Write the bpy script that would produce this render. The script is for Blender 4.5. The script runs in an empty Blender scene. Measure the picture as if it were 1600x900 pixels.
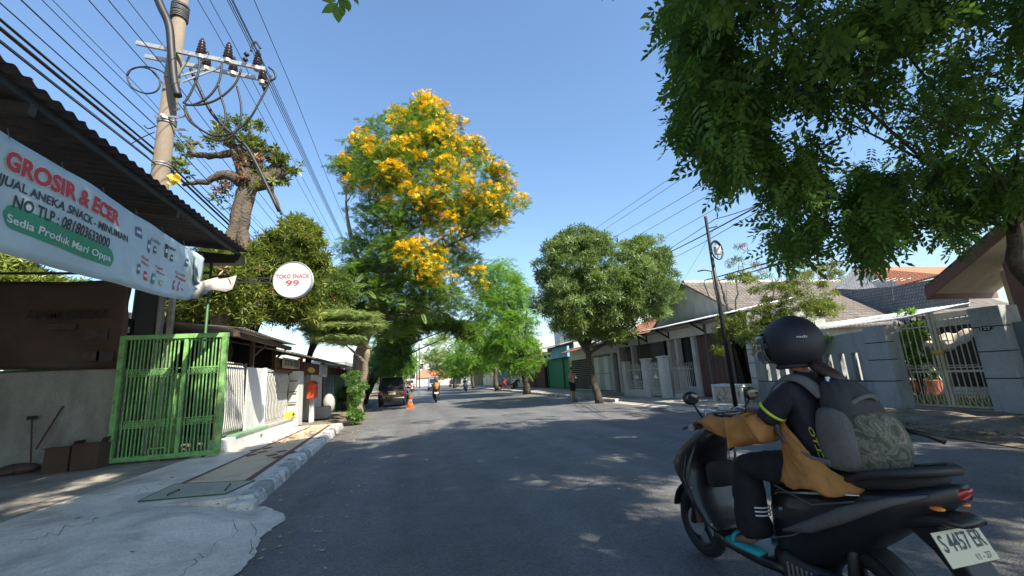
import bpy, math, random
import numpy as np
from mathutils import Vector, Matrix
random.seed(7); RNG = np.random.default_rng(7)
SC = bpy.context.scene; COL = SC.collection
R_ = math.radians

# ------------------------------------------------------------------ camera
FPX, CAM_H = 665.0, 1.45                      # focal length in photo pixels (1600 wide), eye height in metres
_slope, _vp = .06, (645, 597)                 # tilt of the horizon, vanishing point of the street
_r = math.atan(_slope)
_off = (597 - _slope*(800-645) - 450)*math.cos(_r)
_p = math.atan(_off/FPX)
cZ = np.array([-math.sin(_r)*math.cos(_p), math.cos(_r)*math.cos(_p), -math.sin(_p)])
_d = np.array([_vp[0]-800., -(_vp[1]-450.), -FPX]); _d = _d-_d.dot(cZ)*cZ; cY = _d/np.linalg.norm(_d)
cX = np.cross(cY, cZ)
CR = np.array([cX, cY, cZ])
cam = bpy.data.cameras.new('camera'); camo = bpy.data.objects.new('camera', cam); COL.objects.link(camo)
cam.sensor_width = 36; cam.lens = FPX/1600*36; cam.clip_start = .05; cam.clip_end = 3000
camo.matrix_world = Matrix.Translation((0, 0, CAM_H)) @ Matrix(CR.tolist()).to_4x4()
SC.camera = camo
SC.render.resolution_x, SC.render.resolution_y = 1024, 576
def ray(px, py): return CR @ np.array([px-800., -(py-450.), -FPX])
def GZ(px, py, z=0.): v = ray(px, py); return v*(z-CAM_H)/v[2]+np.array([0, 0, CAM_H])
def AY(px, py, y): v = ray(px, py); return v*y/v[1]+np.array([0, 0, CAM_H])
def AX(px, py, x): v = ray(px, py); return v*x/v[0]+np.array([0, 0, CAM_H])
def PROJ(p):                                  # arrays (n,3) -> pixels and depth
    c = (np.asarray(p)-np.array([0, 0, CAM_H])) @ CR
    d = -c[:, 2]; dd = np.where(np.abs(d) < 1e-6, 1e-6, d)
    return 800+FPX*c[:, 0]/dd, 450-FPX*c[:, 1]/dd, d

# ------------------------------------------------------------------ sky, sun, exposure
SUN_EL, SUN_AZ = R_(44), R_(58)               # sun stands to the right of the street and well behind the camera
sd = Vector((math.cos(SUN_EL)*math.cos(SUN_AZ), -math.cos(SUN_EL)*math.sin(SUN_AZ), math.sin(SUN_EL)))
w = bpy.data.worlds.new('World'); SC.world = w; w.use_nodes = True
nt = w.node_tree; bg = nt.nodes['Background']
sky = nt.nodes.new('ShaderNodeTexSky'); sky.sky_type = 'NISHITA'; sky.sun_disc = False
sky.sun_elevation = SUN_EL; sky.sun_rotation = math.atan2(sd.x, sd.y)
sky.air_density = 1.45; sky.dust_density = .8; sky.ozone_density = 6
nt.links.new(sky.outputs[0], bg.inputs['Color']); bg.inputs['Strength'].default_value = .112
sl = bpy.data.lights.new('sun', 'SUN'); sl.energy = 5; sl.angle = R_(.55); sl.color = (1, .90, .74)
so = bpy.data.objects.new('sun', sl); COL.objects.link(so); so.location = (20, -5, 30)
so.rotation_euler = sd.to_track_quat('Z', 'Y').to_euler()
SC.view_settings.view_transform = 'Standard'; SC.view_settings.look = 'None'
SC.view_settings.exposure = 1.12; SC.view_settings.gamma = 1; SC.view_settings.use_curve_mapping = False

# ------------------------------------------------------------------ helpers
ORG = {}
def tag(o, label=None, cat=None, group=None, kind=None):
    if label: o['label'] = label
    if cat: o['category'] = cat
    if group: o['group'] = group
    if kind: o['kind'] = kind
    return o
def thing(name, label, cat, loc=(0, 0, 0), rz=0, group=None, build_at=None):
    o = bpy.data.objects.new(name, None); COL.objects.link(o); o.location = loc; o.rotation_euler = (0, 0, rz)
    o.empty_display_size = .2
    ORG[o.name] = np.array(build_at if build_at is not None else loc, float)
    return tag(o, label, cat, group)
def dup(root, loc=None, rz=None, label=None, group=None, parent=None):
    r = root.copy(); COL.objects.link(r)
    if parent: r.parent = parent
    if loc is not None: r.location = loc
    if rz is not None: r.rotation_euler = (0, 0, rz)
    if label: r['label'] = label
    if group: r['group'] = group
    for ch in list(root.children): dup(ch, parent=r)
    return r
def rotm(rx=0, ry=0, rz=0):
    return np.array((Matrix.Rotation(rz, 3, 'Z') @ Matrix.Rotation(ry, 3, 'Y') @ Matrix.Rotation(rx, 3, 'X')))
def sm(o, seg=1, lv=1):
    m = o.modifiers.new('sub', 'SUBSURF'); m.levels = lv; m.render_levels = lv; return o
class MB:
    def __init__(s): s.v = []; s.f = []
    def add(s, vs, fs):
        n = len(s.v); s.v += [tuple(float(c) for c in v) for v in vs]; s.f += [tuple(i+n for i in f) for f in fs]; return s
    def box(s, c, d, rz=0, R=None):
        R = rotm(rz=rz) if R is None else R
        vs = [np.array(c)+R @ (np.array([x, y, z])*np.array(d)/2) for x in (-1, 1) for y in (-1, 1) for z in (-1, 1)]
        return s.add(vs, [(0, 1, 3, 2), (4, 6, 7, 5), (0, 4, 5, 1), (2, 3, 7, 6), (0, 2, 6, 4), (1, 5, 7, 3)])
    def bb(s, a, b):
        a = np.array(a, float); b = np.array(b, float); return s.box((a+b)/2, np.abs(b-a))
    def tube(s, pts, rads, n=8, cap=True, flat=None):
        pts = [np.array(p, float) for p in pts]
        if not hasattr(rads, '__len__'): rads = [rads]*len(pts)
        vs = []; up = None
        for i, p in enumerate(pts):
            t = pts[min(i+1, len(pts)-1)]-pts[max(i-1, 0)]; t = t/(np.linalg.norm(t)+1e-9)
            if up is None:
                a = np.array([0, 0, 1.]) if abs(t[2]) < .9 else np.array([1., 0, 0]); up = np.cross(t, a)
            up = up-up.dot(t)*t; up = up/(np.linalg.norm(up)+1e-9); w_ = np.cross(t, up)
            for k in range(n):
                a = 2*math.pi*k/n; vs.append(p+rads[i]*(math.cos(a)*up+math.sin(a)*w_))
        fs = [(i*n+k, i*n+(k+1) % n, (i+1)*n+(k+1) % n, (i+1)*n+k) for i in range(len(pts)-1) for k in range(n)]
        if cap: fs += [tuple(range(n-1, -1, -1)), tuple(range((len(pts)-1)*n, len(pts)*n))]
        return s.add(vs, fs)
    def bar(s, a, b, wx, wy=None):             # square bar
        a = np.array(a, float); b = np.array(b, float); t = b-a; L = np.linalg.norm(t); t = t/L
        h = np.array([0, 0, 1.]) if abs(t[2]) < .9 else np.array([0, 1., 0])
        u = np.cross(t, h); u /= np.linalg.norm(u); v = np.cross(t, u)
        return s.box((a+b)/2, (L, wx, wy or wx), R=np.array([t, u, v]).T)
    def prism(s, poly, ext):                   # poly: 3d points (planar), ext: vector
        n = len(poly); P = [np.array(p, float) for p in poly]; e = np.array(ext, float)
        return s.add(P+[p+e for p in P], [tuple(range(n))[::-1], tuple(range(n, 2*n))]+[(i, (i+1) % n, n+(i+1) % n, n+i) for i in range(n)])
    def ell(s, c, r, nu=12, nv=8, R=None, z0=-1, z1=1):
        r = np.array(r if hasattr(r, '__len__') else (r, r, r), float); R = np.eye(3) if R is None else R
        vs = []
        a0, a1 = math.asin(z0), math.asin(z1)
        for j in range(nv+1):
            t = a0+(a1-a0)*j/nv
            for k in range(nu):
                a = 2*math.pi*k/nu
                vs.append(np.array(c)+R @ (r*np.array([math.cos(t)*math.cos(a), math.cos(t)*math.sin(a), math.sin(t)])))
        return s.add(vs, [(j*nu+k, j*nu+(k+1) % nu, (j+1)*nu+(k+1) % nu, (j+1)*nu+k) for j in range(nv) for k in range(nu)])
    def rings(s, rings, closed=True, cap=True):
        n = len(rings[0]); vs = [p for r in rings for p in r]; m = n if closed else n-1
        fs = [(i*n+k, i*n+(k+1) % n, (i+1)*n+(k+1) % n, (i+1)*n+k) for i in range(len(rings)-1) for k in range(m)]
        if cap and closed: fs += [tuple(range(n-1, -1, -1)), tuple(range((len(rings)-1)*n, len(rings)*n))]
        return s.add(vs, fs)
    def torus(s, c, R, r, n=24, m=8, ax=(1, 0, 0), a0=0, a1=2*math.pi, r2=None):
        ax = np.array(ax, float); ax /= np.linalg.norm(ax)
        h = np.array([0, 0, 1.]) if abs(ax[2]) < .9 else np.array([1., 0, 0])
        u = np.cross(ax, h); u /= np.linalg.norm(u); v = np.cross(ax, u); r2 = r2 or r
        full = abs(a1-a0-2*math.pi) < 1e-6; N = n if full else n+1
        rg = []
        for i in range(N):
            a = a0+(a1-a0)*i/n; d = math.cos(a)*u+math.sin(a)*v
            rg.append([np.array(c)+d*(R+r*math.cos(b))+ax*r2*math.sin(b) for b in [2*math.pi*k/m for k in range(m)]])
        if full: rg.append(rg[0])
        return s.rings(rg, cap=not full)
    def disc(s, c, R, th, n=20, ax=(1, 0, 0)):
        ax = np.array(ax, float)/np.linalg.norm(ax); c = np.array(c, float)
        return s.tube([c-ax*th/2, c+ax*th/2], R, n)
    def sheet(s, grid):                        # grid[i][j] of points
        n = len(grid[0])
        return s.add([p for r in grid for p in r], [(i*n+k, i*n+k+1, (i+1)*n+k+1, (i+1)*n+k) for i in range(len(grid)-1) for k in range(n-1)])
    def build(s, name, mat, parent=None, smooth=False, org=None, bevel=0, label=None, solid=0):
        me = bpy.data.meshes.new(name)
        V = np.array(s.v, float)
        if parent is not None: o0 = ORG.get(parent.name, np.zeros(3))
        elif org is not None: o0 = np.array(org, float)
        else: o0 = np.array([(V[:, 0].min()+V[:, 0].max())/2, (V[:, 1].min()+V[:, 1].max())/2, V[:, 2].min()])
        me.from_pydata((V-o0).tolist(), [], s.f); me.validate()
        me.materials.append(mat)
        if smooth: me.polygons.foreach_set('use_smooth', [True]*len(me.polygons))
        o = bpy.data.objects.new(name, me); COL.objects.link(o); ORG[o.name] = o0
        if parent is not None: o.parent = parent
        else: o.location = o0
        if bevel:
            m = o.modifiers.new('bevel', 'BEVEL'); m.width = bevel; m.segments = 2; m.limit_method = 'ANGLE'
        if solid:
            m = o.modifiers.new('solid', 'SOLIDIFY'); m.thickness = solid; m.offset = 0
        if label: o['label'] = label
        return o
def npmesh(name, V, quads, mat, parent=None, org=None, tris=False, smooth=False):
    me = bpy.data.meshes.new(name); k = quads.shape[1]; nf = len(quads)
    o0 = ORG.get(parent.name, np.zeros(3)) if parent is not None else (np.array(org, float) if org is not None else np.zeros(3))
    me.vertices.add(len(V)); me.vertices.foreach_set('co', (V-o0).astype(np.float32).ravel())
    me.loops.add(nf*k); me.loops.foreach_set('vertex_index', quads.astype(np.int32).ravel())
    me.polygons.add(nf); me.polygons.foreach_set('loop_start', np.arange(0, nf*k, k, dtype=np.int32))
    me.update(calc_edges=True); me.materials.append(mat)
    if smooth: me.polygons.foreach_set('use_smooth', [True]*nf)
    o = bpy.data.objects.new(name, me); COL.objects.link(o); ORG[o.name] = o0
    if parent is not None: o.parent = parent
    else: o.location = o0
    return o
def rect_ring(cx, cz, hx, hz, y, e=2.6, n=16, tilt=0):   # superellipse ring in the xz plane at y
    out = []
    for k in range(n):
        a = 2*math.pi*k/n; c, s_ = math.cos(a), math.sin(a)
        x = math.copysign(abs(c)**(2/e), c)*hx; z = math.copysign(abs(s_)**(2/e), s_)*hz
        out.append((cx+x, y+tilt*z, cz+z))
    return out

# ------------------------------------------------------------------ materials
def _nodes(name):
    m = bpy.data.materials.new(name); m.use_nodes = True
    nt = m.node_tree; b = nt.nodes['Principled BSDF']; return m, nt, b
def mat(name, col, rough=.7, metal=0, var=.18, vs=1.5, bump=.15, bs=40, stain=None, ss=1.2, sa=.6, spec=.5, streak=0, grain=.12, coat=0, bd=.01):
    m, nt, b = _nodes(name); N = nt.nodes; L = nt.links
    tc = N.new('ShaderNodeTexCoord')
    geo = N.new('ShaderNodeNewGeometry')
    src = geo.outputs['Position']
    n1 = N.new('ShaderNodeTexNoise'); n1.inputs['Scale'].default_value = vs; n1.inputs['Detail'].default_value = 6; n1.inputs['Roughness'].default_value = .65
    L.new(src, n1.inputs['Vector'])
    n2 = N.new('ShaderNodeTexNoise'); n2.inputs['Scale'].default_value = bs; n2.inputs['Detail'].default_value = 3
    L.new(src, n2.inputs['Vector'])
    def ramp(fac, a, c, ca, cb):
        r = N.new('ShaderNodeValToRGB'); r.color_ramp.elements[0].position = a; r.color_ramp.elements[1].position = c
        r.color_ramp.elements[0].color = ca; r.color_ramp.elements[1].color = cb; L.new(fac, r.inputs[0]); return r.outputs[0]
    c = np.array(col[:3], float)
    lo = tuple(np.clip(c*(1-var), 0, 1))+(1,); hi = tuple(np.clip(c*(1+var), 0, 1))+(1,)
    out = ramp(n1.outputs[0], .3, .7, lo, hi)
    if grain:
        g = ramp(n2.outputs[0], .3, .7, (1-grain,)*3+(1,), (1+grain*.6,)*3+(1,))
        mx = N.new('ShaderNodeMix'); mx.data_type = 'RGBA'; mx.blend_type = 'MULTIPLY'; mx.inputs[0].default_value = 1
        L.new(out, mx.inputs[6]); L.new(g, mx.inputs[7]); out = mx.outputs[2]
    if stain:
        n3 = N.new('ShaderNodeTexNoise'); n3.inputs['Scale'].default_value = ss; n3.inputs['Detail'].default_value = 8; n3.inputs['Roughness'].default_value = .7; n3.inputs['Distortion'].default_value = .4
        if streak:
            mp = N.new('ShaderNodeMapping'); mp.inputs['Scale'].default_value = (1, 1, streak); L.new(src, mp.inputs[0]); L.new(mp.outputs[0], n3.inputs['Vector'])
        else: L.new(src, n3.inputs['Vector'])
        f = ramp(n3.outputs[0], .48, .66, (0, 0, 0, 1), (sa,)*3+(1,))
        mx = N.new('ShaderNodeMix'); mx.data_type = 'RGBA'; L.new(f, mx.inputs[0]); L.new(out, mx.inputs[6]); mx.inputs[7].default_value = tuple(stain)+(1,); out = mx.outputs[2]
    L.new(out, b.inputs['Base Color'])
    b.inputs['Roughness'].default_value = rough; b.inputs['Metallic'].default_value = metal; b.inputs['Specular IOR Level'].default_value = spec
    if coat: b.inputs['Coat Weight'].default_value = coat; b.inputs['Coat Roughness'].default_value = .06
    if bump:
        bp = N.new('ShaderNodeBump'); bp.inputs['Strength'].default_value = bump; bp.inputs['Distance'].default_value = bd
        L.new(n2.outputs[0], bp.inputs['Height']); L.new(bp.outputs[0], b.inputs['Normal'])
    return m
def leafmat(name, a, b_, tr=.3, rough=.45, ns=.7, spec=.4):
    m, nt, b = _nodes(name); N = nt.nodes; L = nt.links
    geo = N.new('ShaderNodeNewGeometry')
    n1 = N.new('ShaderNodeTexNoise'); n1.inputs['Scale'].default_value = ns; n1.inputs['Detail'].default_value = 2; L.new(geo.outputs['Position'], n1.inputs['Vector'])
    ad = N.new('ShaderNodeMath'); ad.operation = 'MULTIPLY_ADD'; ad.inputs[1].default_value = .55; L.new(geo.outputs['Random Per Island'], ad.inputs[0])
    sb = N.new('ShaderNodeMath'); sb.operation = 'MULTIPLY_ADD'; sb.inputs[1].default_value = 1.3; sb.inputs[2].default_value = -.42; L.new(n1.outputs[0], sb.inputs[0]); L.new(sb.outputs[0], ad.inputs[2])
    r = N.new('ShaderNodeValToRGB'); r.color_ramp.elements[0].position = .05; r.color_ramp.elements[1].position = .95
    r.color_ramp.elements[0].color = tuple(a)+(1,); r.color_ramp.elements[1].color = tuple(b_)+(1,); L.new(ad.outputs[0], r.inputs[0])
    L.new(r.outputs[0], b.inputs['Base Color']); b.inputs['Roughness'].default_value = rough; b.inputs['Specular IOR Level'].default_value = spec
    t = N.new('ShaderNodeBsdfTranslucent'); hs = N.new('ShaderNodeHueSaturation'); hs.inputs['Value'].default_value = 1.5; hs.inputs['Hue'].default_value = .485; hs.inputs['Saturation'].default_value = 1.1
    L.new(r.outputs[0], hs.inputs['Color']); L.new(hs.outputs[0], t.inputs['Color'])
    mx = N.new('ShaderNodeMixShader'); mx.inputs[0].default_value = tr
    L.new(b.outputs[0], mx.inputs[1]); L.new(t.outputs[0], mx.inputs[2]); L.new(mx.outputs[0], N['Material Output'].inputs['Surface'])
    return m
def glass(name, col=(.02, .025, .03), rough=.05):
    m, nt, b = _nodes(name); b.inputs['Base Color'].default_value = tuple(col)+(1,); b.inputs['Roughness'].default_value = rough; b.inputs['Specular IOR Level'].default_value = .8
    return m
def emis(name, col, s):
    m, nt, b = _nodes(name); b.inputs['Base Color'].default_value = tuple(col)+(1,); b.inputs['Emission Color'].default_value = tuple(col)+(1,); b.inputs['Emission Strength'].default_value = s; return m
def asphalt():
    m, nt, b = _nodes('asphalt'); N = nt.nodes; L = nt.links
    geo = N.new('ShaderNodeNewGeometry'); P = geo.outputs['Position']
    def noise(sc, det=4, rg=.6, mp=None):
        n = N.new('ShaderNodeTexNoise'); n.inputs['Scale'].default_value = sc; n.inputs['Detail'].default_value = det; n.inputs['Roughness'].default_value = rg
        if mp:
            q = N.new('ShaderNodeMapping'); q.inputs['Scale'].default_value = mp; L.new(P, q.inputs[0]); L.new(q.outputs[0], n.inputs['Vector'])
        else: L.new(P, n.inputs['Vector'])
        return n.outputs[0]
    def ramp(f, a, c, ca, cb):
        r = N.new('ShaderNodeValToRGB'); r.color_ramp.elements[0].position = a; r.color_ramp.elements[1].position = c
        r.color_ramp.elements[0].color = tuple(ca)+(1,); r.color_ramp.elements[1].color = tuple(cb)+(1,); L.new(f, r.inputs[0]); return r.outputs[0]
    def mix(f, a, c, mode='MIX'):
        x = N.new('ShaderNodeMix'); x.data_type = 'RGBA'; x.blend_type = mode
        if isinstance(f, float): x.inputs[0].default_value = f
        else: L.new(f, x.inputs[0])
        for s_, q in ((6, a), (7, c)):
            if isinstance(q, tuple): x.inputs[s_].default_value = q+(1,)
            else: L.new(q, x.inputs[s_])
        return x.outputs[2]
    base = ramp(noise(.5, 5), .3, .7, (.115, .119, .128), (.158, .159, .161))
    lanes = ramp(noise(1., 3, .5, (1.1, .05, 1)), .35, .65, (.74, .74, .75), (1.18, 1.18, 1.17))
    c = mix(1., base, lanes, 'MULTIPLY')
    c = mix(1., c, ramp(noise(.16, 6, .7), .35, .65, (.84, .85, .87), (1.1, 1.1, 1.09)), 'MULTIPLY')
    c = mix(1., c, ramp(noise(.8, 8, .75, (1, .6, 1)), .60, .66, (1, 1, 1), (.80, .80, .81)), 'MULTIPLY')
    vo = N.new('ShaderNodeTexVoronoi'); vo.inputs['Scale'].default_value = 70; L.new(P, vo.inputs['Vector'])
    sp = ramp(vo.outputs['Color'], .1, .95, (.68, .68, .69), (1.4, 1.38, 1.34))
    c = mix(1., c, sp, 'MULTIPLY')
    # dusty shoulder on the gutters
    sx = N.new('ShaderNodeSeparateXYZ'); L.new(P, sx.inputs[0])
    ab = N.new('ShaderNodeMath'); ab.operation = 'SUBTRACT'; L.new(sx.outputs['X'], ab.inputs[0]); ab.inputs[1].default_value = 3.3
    a2 = N.new('ShaderNodeMath'); a2.operation = 'ABSOLUTE'; L.new(ab.outputs[0], a2.inputs[0])
    a3 = N.new('ShaderNodeMath'); a3.operation = 'ADD'; L.new(a2.outputs[0], a3.inputs[0])
    nz = N.new('ShaderNodeMath'); nz.operation = 'MULTIPLY'; nz.inputs[1].default_value = 1.8; L.new(noise(.9, 6, .7), nz.inputs[0]); L.new(nz.outputs[0], a3.inputs[1])
    edge = ramp(a3.outputs[0], 0, 1, (0, 0, 0), (1, 1, 1))
    mr = N.new('ShaderNodeMapRange'); mr.inputs[1].default_value = 5.7; mr.inputs[2].default_value = 6.9; mr.inputs[4].default_value = .55; L.new(a3.outputs[0], mr.inputs[0])
    c = mix(mr.outputs[0], c, (.23, .19, .14))
    # fine litter and pale specks
    sk = ramp(noise(6.5, 2, .5), .70, .74, (0, 0, 0), (.5, .5, .5)); c = mix(sk, c, (.12, .115, .10))
    L.new(c, b.inputs['Base Color'])
    rr = ramp(noise(2.2, 5), .3, .7, (.52, .52, .52), (.74, .74, .74)); L.new(rr, b.inputs['Roughness'])
    b.inputs['Specular IOR Level'].default_value = .5
    bp = N.new('ShaderNodeBump'); bp.inputs['Strength'].default_value = .9; bp.inputs['Distance'].default_value = .006; L.new(vo.outputs['Distance'], bp.inputs['Height'])
    bp2 = N.new('ShaderNodeBump'); bp2.inputs['Strength'].default_value = .35; bp2.inputs['Distance'].default_value = .03; L.new(noise(9, 5), bp2.inputs['Height']); L.new(bp.outputs[0], bp2.inputs['Normal'])
    L.new(bp2.outputs[0], b.inputs['Normal'])
    return m
def tilemat(name, a, b_, rowdir='z', rs=11, gs=16, moss=(.08, .08, .06)):
    """clay / cement roof tiles: courses as relief, tone per tile, weathering"""
    m, nt, b = _nodes(name); N = nt.nodes; L = nt.links
    tc = N.new('ShaderNodeTexCoord'); uv = tc.outputs['UV']
    br = N.new('ShaderNodeTexBrick'); L.new(uv, br.inputs['Vector']); br.inputs['Scale'].default_value = 1; br.inputs['Color1'].default_value = tuple(a)+(1,); br.inputs['Color2'].default_value = tuple(b_)+(1,); br.inputs['Mortar'].default_value = tuple(np.array(a)*.35)+(1,)
    br.inputs['Mortar Size'].default_value = .02; br.inputs['Brick Width'].default_value = .22; br.inputs['Row Height'].default_value = .28; br.inputs['Bias'].default_value = .1
    n = N.new('ShaderNodeTexNoise'); n.inputs['Scale'].default_value = 1.3; n.inputs['Detail'].default_value = 7; L.new(uv, n.inputs['Vector'])
    r = N.new('ShaderNodeValToRGB'); r.color_ramp.elements[0].position = .45; r.color_ramp.elements[1].position = .7; r.color_ramp.elements[1].color = (.7, .7, .7, 1); L.new(n.outputs[0], r.inputs[0])
    mx = N.new('ShaderNodeMix'); mx.data_type = 'RGBA'; L.new(r.outputs[0], mx.inputs[0]); L.new(br.outputs['Color'], mx.inputs[6]); mx.inputs[7].default_value = tuple(moss)+(1,)
    L.new(mx.outputs[2], b.inputs['Base Color']); b.inputs['Roughness'].default_value = .85
    bp = N.new('ShaderNodeBump'); bp.inputs['Strength'].default_value = .8; bp.inputs['Distance'].default_value = .03; bp.invert = True; L.new(br.outputs['Fac'], bp.inputs['Height']); L.new(bp.outputs[0], b.inputs['Normal'])
    return m

m_asph = asphalt()
m_conc = mat('concrete', (.40, .39, .37), .85, var=.2, vs=.9, bump=.5, bs=60, stain=(.24, .235, .22), ss=.9, sa=.75)
m_apron = mat('weathered_concrete', (.74, .68, .58), .88, var=.2, vs=1.1, bump=.7, bs=45, stain=(.34, .32, .28), ss=1.0, sa=.85, grain=.2)
m_conc_d = mat('floor_concrete', (.34, .32, .28), .8, var=.25, vs=.8, bump=.3, bs=50, stain=(.10, .10, .09), ss=.6, sa=.6)
m_dirt = mat('dirt', (.21, .18, .14), .95, var=.35, vs=2.5, bump=.8, bs=25, stain=(.11, .10, .07), ss=2, sa=.7, bd=.03)
m_beige = mat('beige_paving', (.66, .53, .36), .75, var=.1, vs=.8, bump=.15, bs=70, stain=(.24, .2, .15), ss=.9, sa=.5)
m_maroon = mat('maroon_paving', (.16, .065, .055), .75, var=.2, vs=3, bump=.15)
m_slab = mat('green_grey_slab', (.40, .385, .31), .75, var=.15, vs=1.5, bump=.2, stain=(.14, .14, .12), ss=1.4)
m_kerbw = mat('kerb_white', (.66, .64, .59), .85, var=.2, vs=6, bump=.5, bs=45, stain=(.10, .10, .095), ss=4.5, sa=1)
m_kerbk = mat('kerb_black', (.36, .36, .34), .85, var=.3, vs=6, bump=.5, bs=45, stain=(.32, .33, .31), ss=4.2, sa=.85)
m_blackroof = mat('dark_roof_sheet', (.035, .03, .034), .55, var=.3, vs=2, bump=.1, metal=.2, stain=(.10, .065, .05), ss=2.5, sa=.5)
m_steel_d = mat('dark_steel', (.025, .027, .03), .55, var=.2, bump=.08)
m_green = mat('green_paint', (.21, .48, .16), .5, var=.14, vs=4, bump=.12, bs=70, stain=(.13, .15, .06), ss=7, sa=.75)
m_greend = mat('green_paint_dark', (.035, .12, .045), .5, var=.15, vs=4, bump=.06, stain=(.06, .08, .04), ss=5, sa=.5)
m_plaster = mat('grey_plaster', (.30, .31, .29), .9, var=.12, vs=1.2, bump=.3, bs=35, stain=(.17, .17, .15), ss=1.3, sa=.7, streak=.5)
m_white = mat('white_plaster', (.56, .58, .57), .85, var=.07, vs=2, bump=.2, bs=35, stain=(.34, .34, .31), ss=2.4, sa=.6, streak=.3)
m_bluegrey = mat('bluegrey_plaster', (.36, .385, .41), .85, var=.08, vs=1.6, bump=.2, bs=35, stain=(.20, .215, .22), ss=1.9, sa=.8, streak=.35)
m_bluegrey_l = mat('pale_plaster', (.58, .575, .54), .85, var=.08, vs=1.6, bump=.2, bs=35, stain=(.3, .3, .27), ss=2.2, sa=.5, streak=.4)
m_black = mat('black_paint', (.012, .012, .014), .45, var=.2, bump=.03, grain=.05)
m_wood = mat('dark_wood', (.085, .045, .028), .75, var=.3, vs=8, bump=.4, bs=30)
m_redbrown = mat('redbrown_board', (.13, .05, .035), .7, var=.25, vs=3, bump=.2)
m_zinc = mat('zinc_sheet', (.33, .32, .30), .5, metal=.3, var=.2, vs=1.5, bump=.15, stain=(.14, .10, .075), ss=1.4, sa=.7)
m_silver = mat('silver_paint', (.62, .64, .62), .4, metal=.3, var=.1, vs=5, bump=.05, stain=(.28, .25, .2), ss=5, sa=.5)
m_cream = mat('cream_metal', (.56, .52, .38), .45, var=.12, vs=5, bump=.06, stain=(.25, .2, .12), ss=6, sa=.5)
m_bark = mat('bark_pale', (.22, .18, .135), .95, var=.3, vs=3.5, bump=1., bs=16, stain=(.12, .10, .08), ss=3, sa=.8, streak=.35, bd=.05)
m_barkd = mat('bark_dark', (.065, .054, .043), .95, var=.35, vs=4, bump=1., bs=18, stain=(.17, .16, .12), ss=3, sa=.5, streak=.35, bd=.04)
m_polec = mat('pole_concrete', (.19, .155, .115), .85, var=.12, vs=1.2, bump=.3, bs=30, stain=(.12, .105, .085), ss=2, sa=.7, streak=.25)
m_wire = mat('cable_black', (.012, .012, .013), .55, var=.1, bump=0, grain=0)
m_wireg = mat('cable_grey', (.10, .105, .11), .5, var=.1, bump=0, grain=0)
m_porc = mat('porcelain_brown', (.028, .013, .011), .25, var=.1, bump=0, grain=0)
m_galv = mat('galvanised', (.42, .43, .43), .45, metal=.6, var=.15, vs=5, bump=.08, stain=(.22, .19, .16), ss=4, sa=.5)
m_dark = mat('interior_shade', (.012, .012, .013), .9, var=.3, bump=.1)  # near-black colour stands in for the shade inside open buildings
m_brown = mat('brown_door', (.11, .065, .055), .6, var=.12, vs=1.5, bump=.1)
m_orange = mat('orange_plastic', (.85, .17, .03), .45, var=.08, bump=.03, grain=.04)
m_red = mat('red_paint', (.55, .05, .03), .45, var=.12, bump=.04, grain=.05)
m_yellow = mat('yellow_paint', (.75, .5, .04), .45, var=.12, bump=.04, grain=.05)
m_tyre = mat('rubber', (.02, .02, .02), .8, var=.2, vs=9, bump=.3, bs=80)
m_chrome = mat('chrome', (.6, .6, .6), .15, metal=1, var=.04, bump=0, grain=0)
m_glass = glass('dark_glass')
m_glassb = glass('window_glass', (.10, .13, .15), .08)
m_tilebr = tilemat('brown_tiles', (.12, .10, .085), (.19, .165, .14), moss=(.07, .065, .055))
m_tileor = tilemat('orange_tiles', (.55, .20, .10), (.66, .28, .14), moss=(.42, .16, .09))
m_tilegr = tilemat('grey_tiles', (.20, .215, .23), (.27, .285, .30), moss=(.12, .13, .14))
m_skin = mat('skin', (.30, .16, .10), .55, var=.06, vs=8, bump=.05, grain=.04)
m_hair = mat('dark_hair', (.03, .016, .013), .5, var=.3, vs=30, bump=.3, bs=120)

def uvquad(o, sc=1.0):                         # planar uv in metres on each (quad) face
    me = o.data; uvl = me.uv_layers.new(name='UVMap')
    for p in me.polygons:
        vs = [me.vertices[i].co for i in p.vertices]
        n = p.normal; u = Vector((0, 0, 1)).cross(n)
        if u.length < .05: u = Vector((1, 0, 0))
        u.normalize(); v = n.cross(u)
        for li in p.loop_indices:
            c = me.vertices[me.loops[li].vertex_index].co; uvl.data[li].uv = (c.dot(u)*sc, c.dot(v)*sc)
    return o

_font = {}
def text(s, A, right, up, width, height, m, parent, bold=.0, disp=None, name='lettering', ext=.003, shear=0):
    """flat print: the words fitted into a width x height box starting at A, standing ext off the surface"""
    cu = bpy.data.curves.new('t', 'FONT'); cu.body = s; cu.offset = bold; cu.resolution_u = 3
    ob = bpy.data.objects.new('t', cu); COL.objects.link(ob)
    dg = bpy.context.evaluated_depsgraph_get(); me0 = bpy.data.meshes.new_from_object(ob.evaluated_get(dg))
    V = np.array([v.co[:] for v in me0.vertices]); F = [tuple(p.vertices) for p in me0.polygons]
    bpy.data.objects.remove(ob); bpy.data.curves.remove(cu); bpy.data.meshes.remove(me0)
    V[:, 0] -= V[:, 0].min(); V[:, 1] -= V[:, 1].min()
    V[:, 0] *= width/V[:, 0].max(); V[:, 1] *= height/V[:, 1].max(); V[:, 0] += V[:, 1]*shear
    right = np.array(right, float); right /= np.linalg.norm(right); up = np.array(up, float); up /= np.linalg.norm(up); n = np.cross(right, up)
    W_ = np.array(A)+V[:, :1]*right+V[:, 1:2]*up+n*ext
    if disp: W_ = np.array([p+n*disp(p) for p in W_])
    mb = MB(); mb.add(W_, F); return mb.build(name, m, parent)
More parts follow.
